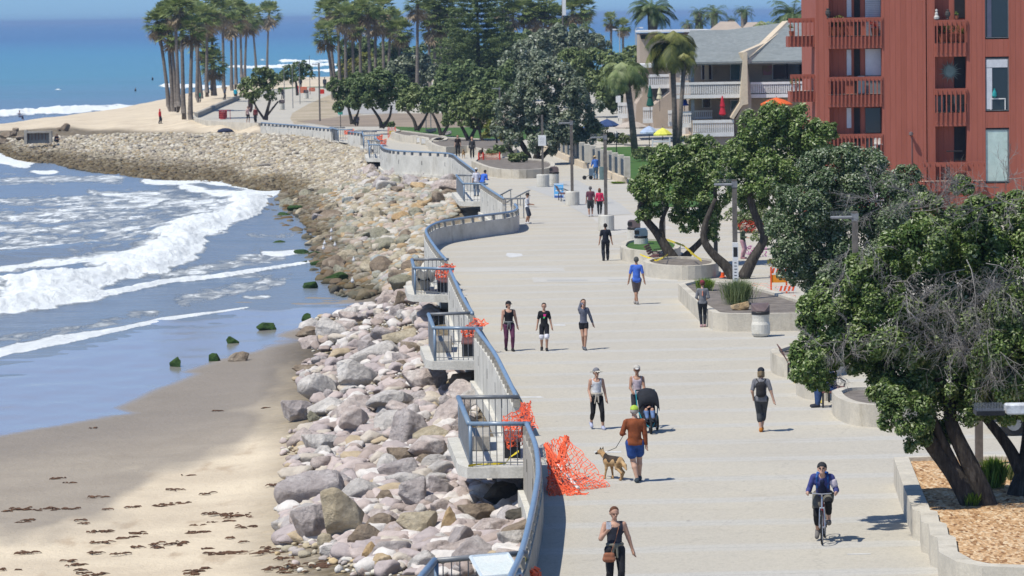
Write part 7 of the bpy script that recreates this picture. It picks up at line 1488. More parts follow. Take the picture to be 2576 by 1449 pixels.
person(W(593,253), 1.75, PI_, "person in a turquoise top on the far path beneath the palms", SK2, ((.02, .38, .50), 1.5, .82), ((.02, .02, .03), .95, .03), (.02, .02, .02), (.05, .04, .03), 'short', w=1.15, vox=.035)
person(W(565,250), 1.75, 1.5, "dark figure stooping beside the far kerb wall under the palms", SK2, ((.03, .06, .12), 2, .85), ((.03, .03, .04), 1.9, .02), (.02, .02, .02), (.05, .04, .03), 'short', lean=.4, w=1.1, vox=.035)
person(W(624,309), 1.75, .6, "person in a pale top and black shorts under a brown surfboard", SK2, ((.62, .42, .38), .8, .85), ((.02, .02, .02), .9, .02), None, (.05, .04, .03), 'short', w=1.0, vox=.03, lh=(.2, -.05, 1.5))
person(W(643,309), 1.70, -.3, "person in dark red beside the surfboard carrier near the beach tree", SK2, ((.16, .03, .03), 2, .8), ((.02, .02, .02), 1.9, .02), None, (.02, .02, .02), 'short', w=1.1, vox=.03)
person(W(756,222), 1.75, PI_, "far person in black standing near the surf by the red barricades", SK2, ((.02, .02, .03), 2, .8), ((.02, .02, .03), 1.9, .02), None, (.02, .02, .02), 'short', w=1.2, vox=.04); person(W(817,224), 1.8, PI_, "far grey figure standing right of the one in black near the surf", SK2, ((.07, .08, .10), 2, .8), ((.05, .05, .06), 1.9, .02), None, (.02, .02, .02), 'short', w=1.2, vox=.04)
person(W(711,250), 1.6, .6, "far figure on the path left of the pale bin", SK2, ((.06, .06, .07), 2, .8), ((.05, .05, .06), 1.9, .02), None, (.02, .02, .02), 'short', w=1.0, vox=.04); person(W(502,258,-.3), 1.6, .6, "far figure in green at the foot of the palms", SK2, ((.02, .40, .28), 2, .8), ((.10, .12, .12), 1.9, .02), None, (.02, .02, .02), 'short', w=1.1, vox=.04)
person(W(50,320,-1.36)+np.array([0, 0, .9]), 1.5, 1.2, "person in a white top sitting on the far groyne", SK2, ((.75, .76, .80), 1.5, .80), ((.10, .12, .2), 1.9, .02), None, (.02, .02, .02), 'short', w=1.2, vox=.04, hip=.45, lf=(.1, -.5, .0), rf=(-.1, -.45, .0)); g = GT(140, 362); person((g[0], g[1], g[2]+.1), 1.6, .8, "dark figure squatting on the cobbles of the far spit", SK2, ((.03, .03, .045), 2, .7), ((.03, .04, .06), 1.9, .03), None, (.02, .02, .02), 'short', w=1.3, vox=.04, hip=.35, lf=(.12, -.2, 0), rf=(-.12, -.2, 0), lean=.5, lh=(.15, -.4, .5), rh=(-.15, -.4, .5))
person(W(897,326,0), 1.7, PI_, "person sitting hunched on the far wall beside the end overlook", SK2, ((.04, .04, .06), 1.2, .8), ((.03, .03, .04), 1.9, .03), None, (.30, .18, .10), 'bob', w=1.3, vox=.03, hip=.8, lf=(.1, -.3, .3), rf=(-.1, -.3, .3), lean=.5, lh=(.15, -.3, .9), rh=(-.15, -.3, .9))
def surfboard(loc, H, label, m, rot=0):
    o = MB(); pr = [(0, 0), (.12, .08), (.22, .35), (.27, .9), (.26, 1.4), (.18, 1.9), (.05, 2.2), (0, 2.25)]; o.lathe([(a, b*H/2.25) for a, b in pr], n=10, sy=.13); ob = o.build('surfboard', m, None, loc); ob.rotation_euler = (0, 0, rot); return tag(ob, label, 'surfboard')
p = W(628, 300); surfboard((p[0]+.15, p[1]-.3, .75), 2.0, "dark brown surfboard held upright by the beach tree", mat('dark_board', (.05, .03, .03)))
# seated person under the tree
sp_ = W(2100, 1021); person((sp_[0]-.08, sp_[1]-.15, 0), 1.72, -1.35, "person in blue jeans and navy jacket sitting on the bench under the big tree", SK3, ((.03, .05, .11), 2.0, .86), ((.035, .075, .19), 1.95, .015), (.03, .035, .05), (.10, .08, .06), 'short', hip=.50, lf=(.10, -.46, .0), rf=(-.10, -.42, .0), lh=(.12, -.30, .64), rh=(-.10, -.34, .62), w=1.1)
# --- cyclist
bp = W(2068, 1370); bike = empty('bicycle', (bp[0], bp[1], 0), "red and silver bicycle ridden towards the camera", 'bicycle', None, R(-8)); bike_rz = R(-8)
TYRE = mat('tyre_rubber', (.015, .015, .015)); ALU = mat('bare_alloy', (.45, .46, .48), (.40, .41, .43), 5, .3, 0, 20, .6, .5); BRED = mat('red_frame_paint', (.50, .02, .03), rough=.3)
def wheel(y, parent=bike, r=.34, x=0, tw=.017, nm_='wheel'):
    a = MB(); a.tube([(x, y+r*math.cos(t), r+tw+r*math.sin(t)) for t in np.linspace(0, 2*PI_, 33)], tw, 8, cap=False); wo = a.build(nm_, TYRE, parent, smooth=True); b = MB(); b.tube([(x, y+(r-.022)*math.cos(t), r+tw+(r-.022)*math.sin(t)) for t in np.linspace(0, 2*PI_, 25)], .008, 6, cap=False); b.build('rim', ALU, wo)
    b = MB()
    for i in range(14): t = 2*PI_*i/14; b.tube([(x, y, r+tw), (x, y+(r-.02)*math.cos(t), r+tw+(r-.02)*math.sin(t))], .0022, 3)
    b.tube([(x-.05, y, r+tw), (x+.05, y, r+tw)], .02, 8); b.build('spokes', ALU, wo); return wo
wheel(0); wheel(1.04)
hub = .357; fr_ = MB(); fr_.tube([(0, .10, .86), (0, .52, .80), (0, .62, .80)], .017, 8); fr_.tube([(0, .11, .80), (0, .56, .28)], .020, 8); fr_.tube([(0, .62, .88), (0, .56, .28)], .017, 8); fr_.build('frame', BRED, bike, smooth=True)
b = MB()
for k in (-1, 1): b.tube([(0, .60, .76), (.045*k, .95, .42), (.055*k, 1.04, hub)], .010, 6); b.tube([(0, .56, .28), (.045*k, .9, .33), (.055*k, 1.04, hub)], .010, 6)
b.build('rear_stays', ALU, bike); b = MB()
for k in (-1, 1): b.tube([(.045*k, .06, .74), (.052*k, .02, .50), (.055*k, 0, hub)], .013, 6)
b.tube([(-.05, .07, .75), (.05, .07, .75)], .02, 6); b.tube([(0, .07, .75), (0, .12, .98)], .02, 8); b.build('fork', ALU, bike); b = MB(); b.tube([(0, .12, .98), (0, .06, 1.04)], .018, 8); b.tube([(-.31, .12, 1.06), (-.15, .07, 1.05), (0, .06, 1.04), (.15, .07, 1.05), (.31, .12, 1.06)], .013, 8); b.build('handlebar', ALU, bike)
for k in (-1, 1): MB().tube([(.20*k, .09, 1.056), (.315*k, .121, 1.061)], .019, 8).build('grip', BLACK, bike)
b = MB(); b.box(-.07, .07, .52, .78, .90, .95, bev=.02); b.build('saddle', BLACK, bike)
for k, y_, z_ in ((1, .40, .40), (-1, .72, .17)): b = MB(); b.tube([(.06*k, .56, .28), (.08*k, y_, z_)], .011, 6); b.box(.08*k-.01 if k > 0 else -.17, .17 if k > 0 else -.07, y_-.04, y_+.04, z_-.012, z_+.012); b.build('pedal', BLACK, bike)
def ex_cyc(body, part, J):
    part('vest_panel', [(J['up']((0, -.10, 1.38)), J['up']((0, -.12, 1.12)), .055, .09, .5)], cloth((.012, .018, .05)), .02)
    for k in (1, -1): part('backpack_strap', [(J['up']((.10*k, .09, 1.45)), J['up']((.11*k, -.06, 1.46)), .022, .022), (J['up']((.11*k, -.06, 1.46)), J['up']((.11*k, -.115, 1.22)), .022, .018)], cloth((.03, .13, .42)), .01)
    part('backpack', [(J['up']((0, .17, 1.30)), J['up']((0, .19, 1.10)), .11, .12, .6)], cloth((.02, .14, .55)), .02); part('arm_band', J['infl']([J['cut'](J['arms'][1][0], .35, .6)], .022, .022), cloth((.70, .62, .66)), .008); part('shorts', J['infl']([J['cut'](J['legs'][k][0], 0, .55) for k in (1, -1)], .022, .03), cloth((.16, .15, .12)), .02)
rz = bike_rz; rid = (bp[0]-math.sin(rz)*.64, bp[1]+math.cos(rz)*.64, 0)
person(rid, 1.80, rz, "cyclist in a navy jacket, black helmet and sunglasses riding towards the camera", SK3, ((.055, .065, .22), 2.0, .84), ((.012, .012, .013), 1.55, .0), (.16, .15, .14), None, 'none', ('helmet', (.028, .03, .034)), hip=.93, lean=.62, lf=(.12, -.26, .34), rf=(-.12, .05, .11), lh=(.285, -.52, 1.04), rh=(-.285, -.52, 1.04), w=1.10, glasses=True, nod=-.30, extra=ex_cyc, vox=.011, elb=(.30, .5, -.9))
# --- stroller
sp2 = W(1637, 1092); st_ = empty('stroller', (sp2[0], sp2[1], 0), "black three wheeled jogging stroller with a big canopy", 'stroller', None, R(6)); SB = cloth((.022, .024, .03)); TEAL = mat('teal_frame', (.01, .22, .28), rough=.4)
wheel(0, st_, .15, 0, .03, 'front_wheel'); wheel(.75, st_, .19, -.28, .025); wheel(.75, st_, .19, .28, .025)
for k in (-1, 1): MB().tube([(.04*k, .0, .18), (.20*k, .25, .38), (.27*k, .55, .62), (.25*k, .95, 1.06)], .016, 8).build('frame_tube', TEAL, st_); MB().tube([(.20*k, .25, .38), (.28*k, .75, .22)], .014, 6).build('frame_tube', BLACK, st_)
MB().tube([(-.25, .95, 1.06), (.25, .95, 1.06)], .02, 8).build('handle', BLACK, st_)
b = MB(); b.slab([(-.20, .16, .52), (.20, .16, .52), (.20, .46, .50), (-.20, .46, .50)], .04); b.slab([(-.20, .46, .50), (.20, .46, .50), (.20, .66, .98), (-.20, .66, .98)], .05); b.slab([(-.17, .02, .32), (.17, .02, .32), (.19, .16, .50), (-.19, .16, .50)], .04); b.build('seat', SB, st_)
b = MB(); vs = []; NB_ = 9
for i in range(NB_):
    t = -.25+i*(2.15)/(NB_-1); y_ = .56-.36*math.sin(t); z_ = .86+.30*math.cos(t)
    for j in range(9): u = -1+j/4; vs.append((.27*math.sin(u*PI_/2)*1.0, y_+.02*abs(u), z_-.20*(1-math.cos(u*PI_/2))))
b.add(vs, [(i*9+j, i*9+j+1, i*9+10+j, i*9+9+j) for i in range(NB_-1) for j in range(8)]); co_ = b.build('canopy', SB, st_, smooth=True); so_ = co_.modifiers.new('thick', 'SOLIDIFY'); so_.thickness = .012
MB().box(-.18, .18, .12, .60, .16, .30, bev=.04).build('basket', BLACK, st_)
lc = (sp2[0]-math.sin(R(6))*.42, sp2[1]+math.cos(R(6))*.42, .30)
person(lc, 1.0, R(6), "toddler in blue jeans and a dark jacket sitting in the stroller", SK1, ((.06, .045, .06), 2.0, .8), ((.16, .25, .45), 1.9, .03), (.1, .09, .1), (.12, .05, .03), 'short', hip=.42, lf=(.14, -.58, .10), rf=(-.12, -.55, .08), lh=(.06, -.24, .68), rh=(-.08, -.24, .66), lean=-.25, w=1.25, vox=.010)
# --- dogs
def dog(loc, rz, s, label, m1, m2, vox=.012, m3=None):
    L = [((0, -.22, .50), (0, .20, .50), .13, .115), ((0, -.20, .46), (0, .0, .46), .135, .12), ((0, -.28, .56), (0, -.44, .68), .085, .07), ((0, -.46, .70), (0, -.52, .69), .075, .06), ((0, -.54, .67), (0, -.64, .64), .042, .03), ((.045, -.44, .76), (.055, -.43, .83), .026, .008), ((-.045, -.44, .76), (-.055, -.43, .83), .026, .008),
         ((0, .28, .50), (.04, .42, .40), .045, .05), ((.04, .42, .40), (.08, .52, .30), .055, .02)]
    for k, fy, by in ((1, -.06, .05), (-1, .08, -.06)):
        L += [((.075*k, -.20, .46), (.08*k, -.18+fy*.4, .28), .06, .036), ((.08*k, -.18+fy*.4, .28), (.08*k, -.20+fy, .05), .032, .024), ((.08*k, -.20+fy, .03), (.08*k, -.25+fy, .025), .03, .024)]
        L += [((.08*k, .20, .46), (.085*k, .15+by*.4, .32), .085, .05), ((.085*k, .15+by*.4, .32), (.085*k, .31+by*.6, .20), .042, .028), ((.085*k, .31+by*.6, .20), (.085*k, .27+by, .05), .026, .022), ((.085*k, .27+by, .03), (.085*k, .22+by, .025), .03, .024)]
    D, lo = field(L, vox/s, .03); v, f = snet(D, lo, vox/s); c = v[f].mean(1); top_ = (c[:, 2] > .50+.05*np.sin(c[:, 1]*25)) & (c[:, 1] > -.30) & (c[:, 1] < .22); face_ = (c[:, 1] < -.53) | ((c[:, 2] > .77) & (c[:, 1] < -.4))
    o = fromnp('dog', v*s, f, [m1, m2], smooth=True, midx=(top_ | face_).astype(int)); o.location = loc; o.rotation_euler = (0, 0, rz); return tag(o, label, 'dog')
FUR = mat('tan_fur', (.42, .25, .11), (.55, .38, .20), 6, .95, .01, 40); FURB = mat('black_fur', (.035, .028, .022), (.07, .05, .035), 6, .95, .01, 40)
dg = W(1545, 1206); dog((dg[0], dg[1], 0), -2.35, .90, "tan and black shepherd dog on a leash, tail towards the camera", FUR, FURB)
dog(W(1166,398), 0, .9, "brown and black dog walking beside the person in black, far promenade", FUR, FURB, .024); dog(W(1210,396), .3, .95, "dark dog beside the blonde person, far promenade", FURB, FURB, .024)
ld = MB(); a_ = V(W(1598,1214))+Vector((-.24, .16, 1.13)); b_ = V(W(1530,1206))+Vector((0, .1, .66)); mid_ = (a_+b_)/2-Vector((0, 0, .12)); o = ld.tube([a_, mid_, b_], .008, 5).build('leash', BLACK); tag(o, "thin dark leash between the man in orange and the shepherd dog", 'leash')
# far lying figure / tarp, far barricades
g = GT(567, 333); MBt = MB(); MBt.lathe([(0, 0), (.9, .02), (.7, .28), (.3, .42), (0, .44)], (0, 0, 0), 12, 1.0, .5); o = MBt.build('tarp', cloth((.03, .04, .08)), None, (g[0], g[1], g[2]), smooth=True); tag(o, "dark blue heap of cloth lying on the far sand", 'cloth heap')
# surfers in the water
for a, b, lb in ((341,233,'surfer sitting in the water, nearer one left of the palms'),(384,203,'surfer far out, right of the nearer one')):
    p = W(a, b, SEA); person((p[0], p[1], SEA-.75), 1.7, 1, lb, SK2, ((.02, .02, .025), 2, .7), ((.02, .02, .02), 1.9, .02), None, (.02, .02, .02), 'short', w=1.2, vox=.05)
# ------------------------------------------------------------------ orange netting, tape, sheet, signs, barricades
def net(name, fn, nu, nv, m, w_=.012, parent=None, seed=0, drop=0.0, jit=.02):
    """woven net over the surface fn(u,v): crossing strands with real gaps"""
    r = random.Random(seed); b = MB(); G_ = [[Vector(fn(i/nu, j/nv))+Vector((r.gauss(0, jit), r.gauss(0, jit), r.gauss(0, jit))) for j in range(nv+1)] for i in range(nu+1)]
    def strip(P, wv):
        for a, c in zip(P[:-1], P[1:]):
            if r.random() < drop: continue
            d = (c-a).normalized(); s_ = d.cross(Vector((.3, -.8, .5))).normalized()*wv; b.add([a-s_, a+s_, c+s_, c-s_], [(0, 1, 2, 3)])
    for i in range(nu+1): strip([G_[i][j] for j in range(nv+1)], w_*1.3)
    for j in range(nv+1): strip([G_[i][j] for i in range(nu+1)], w_*1.3)
    return b.build(name, m, parent)
# the big sprawl by the near wall: two ridges rise at the wall and the net fans down to the ground
A0 = W(1385, 1243); o = A0
def Q(px, py, z): return W(px, py, z)
def bil(a, b, c, d, sag=0.0):
    a, b, c, d = (np.array(x) for x in (a, b, c, d)); return lambda u, v: (a*(1-u)*(1-v)+b*u*(1-v)+c*u*v+d*(1-u)*v+np.array([0, 0, -sag*math.sin(PI_*u)*math.sin(PI_*v)]))
e0 = empty('orange_net', V(W(1430,1240)), "large sprawl of orange safety net collapsed against the near wall", 'safety net')
def cn(fn, nu, nv, w_, seed, drop=0., jit=.02, nm_='net_fold', m=ORG):
    o_ = np.array(W(1430,1240)); return net(nm_, lambda u, v: fn(u, v)-o_, nu, nv, m, w_, e0, seed, drop, jit)
cn(bil(Q(1372,1115,.9), Q(1427,1098,1.05), Q(1536,1222,.02), Q(1385,1243,.03), .25), 22, 17, .0065, 1, .12)
cn(bil(Q(1384,1190,.35), Q(1420,1175,.4), Q(1530,1224,.02), Q(1390,1244,.02), -.05), 12, 8, .007, 2, .15, .03)
cn(bil(Q(1373,1200,.25), Q(1400,1215,.15), Q(1478,1243,.02), Q(1383,1246,.02), 0), 16, 10, .010, 3, .05, .03)
cn(bil(Q(1371,1120,.9), Q(1390,1150,.75), Q(1412,1215,.2), Q(1384,1200,.2), .05), 8, 6, .010, 4, 0, .03); cn(bil(Q(1412,1100,1.0), Q(1432,1098,1.0), Q(1420,1205,.25), Q(1398,1200,.25), 0), 5, 9, .010, 5, 0, .03)
MB().tube([V(Q(1384,1150,.6)-np.array(W(1430,1240))), V(Q(1455,1229,.05)-np.array(W(1430,1240)))], .035, 6).build('white_pole', WHITE, e0)
for a, b in (((1372,1118,.9), (1400,1165,.5)), ((1425,1100,1.0), (1400,1170,.45))): MB().tube([V(Q(*a)-np.array(W(1430,1240))), V(Q(*b)-np.array(W(1430,1240)))], .06, 8).build('rolled_edge', ORG, e0)
def nets(label, quads, wd=.014):
    c = np.mean([np.mean([Q(*p) for p in q], 0) for q in quads], 0); c[2] = 0; t = empty('orange_net', V(c), label, 'safety net')
    for i, q in enumerate(quads): f_ = bil(*[Q(*p) for p in q], .05); net('net_fold', lambda u, v: f_(u, v)-c, 12, 8, ORG, wd*.6, t, i, .05, .03)
    return t
nets("orange net draped over the bench of the large near overlook", [((1262,1055,.95), (1322,1020,1.1), (1352,1075,1.0), (1268,1080,.8)), ((1268,1070,.9), (1345,1060,.9), (1330,1110,.35), (1275,1130,.30)), ((1310,1015,1.1), (1335,1012,1.1), (1340,1065,.9), (1300,1068,.9))])
nets("orange net hung on the bench of the overlook third up", [((1158,836,.9), (1195,800,1.1), (1228,812,1.0), (1198,838,.7)), ((1160,832,.8), (1195,828,.8), (1190,852,.4), (1166,850,.4))], .018); nets("orange net bundled on the bench beside the white sheet", [((1092,680,.9), (1122,664,1.1), (1144,668,1.0), (1136,690,.7)), ((1092,682,.8), (1130,684,.8), (1122,704,.3), (1098,702,.4))], .02)
nets("small heap of orange net at the bottom edge beside the rail", [((1305,1440,.5), (1352,1430,.5), (1360,1460,.2), (1300,1470,.2)), ((1312,1434,.6), (1345,1434,.6), (1350,1452,.3), (1310,1455,.3))], .02)
for k, (x0, y0, x1, y1, lb) in enumerate(((866,327,890,338,"red orange net inside the farthest overlook"),(948,342,962,352,"orange net in the left twin overlook"),(952,352,972,366,"orange net in the right twin overlook"))): nets(lb, [((x0,y0,.9), (x1,y0-2,1.0), (x1-2,y1,.3), (x0,y1,.3))], .035)
# yellow tape and the white sheet
def tape(pts, label, r_=.03):
    P_ = [V(Q(*p)) for p in pts]; o_ = P_[0].copy(); b = MB(); rr = random.Random(len(pts))
    for a, c in zip(P_[:-1], P_[1:]):
        n_ = max(2, int((c-a).length/.12))
        for i in range(n_):
            p0 = a.lerp(c, i/n_)-o_; p1 = a.lerp(c, (i+1)/n_)-o_; s_ = Vector((0, .3, 1)).normalized()*r_*rr.uniform(.5, 1); b.add([p0-s_, p0+s_, p1+s_, p1-s_], [(0, 1, 2, 3)])
    o = b.build('caution_tape', YEL, None, o_); tag(o, label, 'caution tape')
tape([(1178,1172,.06), (1200,1168,.06), (1240,1167,.05), (1272,1165,.05), (1283,1150,.15), (1305,1135,.3)], "yellow tape trailing across the floor of the large near overlook"); tape([(1305,1002,.9), (1315,1020,.7)], "short yellow tape at the far corner of the large near overlook"); tape([(1320,1405,.9), (1330,1420,.6), (1326,1450,.2)], "yellow tape knotted at the corner by the information board", .06); tape([(1204,834,.9), (1216,845,.6)], "yellow tape end on the overlook third up")
tape([(1610,640,.7), (1650,656,.5), (1668,648,.8), (1680,640,.6)], "yellow tape strung round the bench by the slate blue bin", .05); tape([(1670,600,.9), (1720,618,.9), (1745,640,.7)], "yellow tape behind the forked tree trunks, upper strand", .06); tape([(1736,634,.9), (1765,655,.9)], "yellow tape behind the forked tree trunks, lower strand", .07); tape([(1990,905,.9), (1992,915,.6)], "yellow tape end on the empty bench", .05); tape([(1480,392,.9), (1545,396,.9)], "yellow tape strung across the garden lawn", .05)
for a, b, lb in ((2001,958,'small yellow scrap of tape on the paving by the empty bench'),(2063,1008,'yellow scrap under the seated person')): tape([(a-4,b,.05), (a+4,b+2,.08)], lb, .08)
cS = W(1070, 690, .012); f_ = bil(Q(1050,682,.95), Q(1096,681,.95), Q(1094,707,.35), Q(1048,709,.30), .0); b = MB(); N_ = 12
vs = [Vector(f_(i/N_, j/N_))+Vector((0, .10*math.sin(i*1.9)+.05*math.sin(j*1.3+i), .05*math.sin(i*1.1)))-V(cS) for i in range(N_+1) for j in range(N_+1)]; b.add(vs, [(i*(N_+1)+j, i*(N_+1)+j+1, (i+1)*(N_+1)+j+1, (i+1)*(N_+1)+j) for i in range(N_) for j in range(N_)]); o = b.build('white_sheet', WHITE, None, V(cS), smooth=True); tag(o, "white cloth bundled inside the railing of an overlook", 'sheet'); o.modifiers.new('t', 'SOLIDIFY').thickness = .02
# information board at the bottom overlook
c0 = np.array(W(1240, 1500)); t = empty('information_board', V(c0), "tilted white framed information board at the bottom overlook", 'information board')
q = [Q(1184,1404,1.16)-c0, Q(1277,1396,1.16)-c0, Q(1311,1447,.92)-c0, Q(1213,1456,.92)-c0]; WFR = mat('pale_blue_frame', (.55, .62, .66), (.50, .57, .61)); 
b = MB(); b.slab(q, .03); b.build('panel', mat('faded_panel', (.68, .70, .66), (.60, .66, .64), 2), t)
for a, c in ((0, 1), (1, 2), (2, 3), (3, 0)): MB().tube([V(q[a]+np.array([0, 0, .02])), V(q[c]+np.array([0, 0, .02]))], .035, 6).build('frame_bar', WFR, t)
for k in (2, 3): MB().tube([V(q[k]), V((q[k][0], q[k][1]+.3, 0))], .04, 6).build('leg', WFR, t)
def onp(u0, u1, v0, v1, m_, nm_, dz=.006): 
    f_ = lambda u, v: np.array(q[0])*(1-u)*(1-v)+np.array(q[1])*u*(1-v)+np.array(q[2])*u*v+np.array(q[3])*(1-u)*v+np.array([0, 0, dz]); b = MB(); b.quad(f_(u0, v0), f_(u0, v1), f_(u1, v1), f_(u1, v0)); return b.build(nm_, m_, t)
onp(.40, .80, .10, .20, mat('aqua_print', (.30, .55, .58)), 'heading'); onp(.30, .52, .72, .86, mat('blue_print', (.20, .35, .48)), 'picture'); onp(.54, .78, .55, .78, mat('slate_print', (.25, .30, .36)), 'picture', .008); onp(.06, .36, .25, .45, mat('pale_print', (.60, .70, .66)), 'picture', .008)
for i in range(5): onp(.42, .86, .28+.045*i, .295+.045*i, mat('print_grey', (.45, .47, .46)), 'text_line', .007)
# blue sandwich sign
p = W(1406, 498); t = empty('sandwich_sign', V(p), "light blue sandwich sign with a white band on the plaza", 'sign'); b = MB(); b.slab([(-.28, 0, .02), (.28, 0, .02), (.28, .16, .86), (-.28, .16, .86)], .03); b.build('front_board', mat('sky_blue_print', (.12, .42, .75), (.10, .38, .70)), t); b = MB(); b.slab([(-.28, .34, .02), (.28, .34, .02), (.28, .20, .86), (-.28, .20, .86)], .03); b.build('back_board', WHITE, t)
for z0_, z1_, m_, x0_ in ((.02, .14, mat('navy_print', (.06, .12, .38)), .26), (.16, .22, WHITE, .24), (.40, .47, WHITE, .20), (.62, .66, mat('pale_blue_print', (.45, .65, .85)), .2), (.80, .84, WHITE, .26)):
    y_ = lambda z: z*.19-.007; b = MB(); b.quad((-x0_, y_(z0_), z0_), (x0_, y_(z0_), z0_), (x0_, y_(z1_), z1_), (-x0_, y_(z1_), z1_)); b.build('printed_band', m_, t)
# barricades
ORP = mat('barricade_orange', (.88, .12, .02)); 
p = W(1205, 420); t = empty('barricade', V(p), "orange net gate with red posts on the far promenade", 'barricade')
for x_ in (0, .32, 1.52): 
    b = MB(); b.tube([(x_, 0, 0), (x_, 0, 1.05)], .055, 8); b.lathe([(.22, 0), (.20, .06), (.06, .1), (0, .1)], (x_, 0, 0), 10); b.build('post', mat('signal_red', (.80, .04, .02)), t)
f_ = bil((.02, 0, .95), (1.5, 0, .95), (1.5, 0, .1), (.02, 0, .1), 0); net('net_panel', f_, 22, 14, mat('pale_orange_net', (.75, .25, .14)), .006, t)
p = W(986, 347); t = empty('barricade', V(p), "orange and white striped folding barricade with a yellow square on the far promenade", 'barricade'); b = MB()
MB().box(-.32, .32, -.02, .02, .68, .98).build('top_board', WHITE, t); MB().box(-.32, .32, -.02, .02, .10, .32).build('bottom_board', WHITE, t); MB().box(-.24, .24, -.03, .01, .34, .66).build('yellow_plate', mat('amber_plate', (.62, .38, .02)), t)
for x_ in (-.34, .34): MB().box(x_-.03, x_+.03, -.03, .05, 0, 1.02).build('leg', ORP, t); MB().box(x_-.03, x_+.03, .32, .38, 0, .7).build('leg', ORP, t)
for i in range(4):
    for z_ in (.70, .12): b = MB(); x_ = -.28+.15*i; h_ = .26 if z_ > .5 else .18; b.add([(x_, -.024, z_), (x_+.07, -.024, z_), (x_+.13, -.024, z_+h_), (x_+.06, -.024, z_+h_)], [(0, 1, 2, 3)]); b.build('stripe', ORP, t)
p = W(1940, 738); t = empty('barricade', V(p), "striped orange barricade behind the grassy planter, wrapped in orange net", 'barricade'); MB().box(0, .62, -.02, .02, .78, 1.0).build('top_board', WHITE, t); MB().box(0, .62, -.02, .02, .42, .72).build('amber_sheet', mat('amber_sheet', (.85, .30, .02)), t); MB().box(.25, .95, -.3, -.27, .10, .32).build('low_board', WHITE, t)
for x_ in (0, .6): MB().box(x_-.03, x_+.03, -.05, .03, 0, 1.03).build('leg', ORP, t)
for i in range(4): b = MB(); x_ = .02+.16*i; b.add([(x_, -.024, .79), (x_+.08, -.024, .79), (x_+.14, -.024, .99), (x_+.06, -.024, .99)], [(0, 1, 2, 3)]); b.build('stripe', ORP, t); b = MB(); b.add([(x_+.27, -.304, .11), (x_+.35, -.304, .11), (x_+.41, -.304, .31), (x_+.33, -.304, .31)], [(0, 1, 2, 3)]); b.build('stripe', ORP, t)
nets("pale orange net fence across the side path behind the grassy planter", [((1885,712,.75), (1990,722,.75), (2005,762,.1), (1900,742,.05))], .007)
p = W(1818, 698); t = empty('traffic_cone', V(p), "small orange cone with a white collar beside the forked tree", 'traffic cone'); MB().lathe([(.14, 0), (.14, .03), (.09, .04), (.03, .42), (0, .42)], n=10).build('cone', ORP, t); MB().lathe([(.062, .22), (.046, .34)], n=10).build('collar', WHITE, t)
# far red barricades and cage
for a, b_, w_, h_, lb in ((748,236,7,20,'tall red panel of the far building works near the surf'),(764,234,16,14,'orange mesh panel of the far building works'),(785,230,14,8,'pale orange far barricade by the surf'),(810,236,10,10,'red far barricade at the path corner')):
    p = W(a, b_); k_ = ppm(p[1]); t = empty('red_barrier', V(p), lb, 'barrier'); f_ = bil((-w_/k_/2, 0, h_/k_), (w_/k_/2, 0, h_/k_), (w_/k_/2, 0, .05), (-w_/k_/2, 0, .05), 0)
    if w_ < 9: MB().box(-w_/k_/2, w_/k_/2, -.1, .1, 0, h_/k_).build('panel', mat('signal_red', (.8, .04, .02)), t)
    else: net('mesh_panel', f_, 10, 8, mat('signal_red', (.8, .04, .02)) if 'red' in lb else mat('pale_orange_net', (.75, .25, .14)), .05, t, 0, 0, 0); MB().box(-w_/k_/2, w_/k_/2, -.03, .03, h_/k_, h_/k_+.08).build('top_bar', ORP, t)
p = W(561, 300); t = empty('trash_cage', V(p), "red metal cage around a bin on the far path", 'bin'); f_ = lambda u, v: (.42*math.cos(u*6.283), .42*math.sin(u*6.283), .1+.85*v); net('cage', f_, 14, 4, mat('dull_red', (.42, .06, .06)), .03, t, 0, 0, 0); MB().lathe([(.3, 0), (.34, .8), (0, .8)], n=12).build('drum', mat('dull_red', (.42, .06, .06)), t); MB().tube([(.8, 0, 0), (.8, 0, 1.0), (.2, 0, 1.0)], .04, 6).build('bracket', mat('dull_red', (.42, .06, .06)), t)
for a, b_, lb in ((709,276,'pale far bin on the inner side of the path'),(770,248,'pale far bin beside the red barriers')): bin_(a, b_, BROWN, lb, 1, 1.1)
p = W(998, 322); 
p = W(857, 322); t = empty('sign_post', V(p), "small turquoise and white signs on a thin post at the far overlook", 'sign'); MB().tube([(0, 0, 0), (0, 0, 1.5)], .04, 6).build('post', BLACK, t); MB().lathe([(.0, 1.3), (.24, 1.36), (.24, 1.62), (0, 1.68)], n=10, sy=.3).build('lower_sign', mat('sea_green', (.08, .40, .30)), t); MB().lathe([(0, 1.72), (.24, 1.78), (.24, 2.05), (0, 2.1)], n=10, sy=.3).build('upper_sign', mat('aqua_sign', (.30, .68, .68)), t)
# gardener's cart
p = W(1478, 452); t = empty('cart', V(p), "small two wheeled cart beside the gardener with the straw hat", 'cart'); MB().box(.1, .5, -.2, .2, .25, .75, bev=.03).build('tub', SLATE, t); MB().tube([(.1, 0, .3), (-.15, 0, .15)], .02, 5).build('frame', BLACK, t)
for x_ in (-.2, .22): w_ = MB(); w_.lathe([(0, -.04), (.14, -.04), (.14, .04), (0, .04)], n=14); w_.v = [(x+x_, z, y+.14) for x, y, z in w_.v]; w_.build('wheel', BLACK, t)
p = W(1518, 452); t = empty('trash_can', V(p), "grey green round bin at the fence beside the gardener", 'trash can'); MB().lathe([(0, 0), (.26, 0), (.28, .85), (0, .85)], n=14).build('drum', mat('grey_green_bin', (.13, .20, .20)), t)
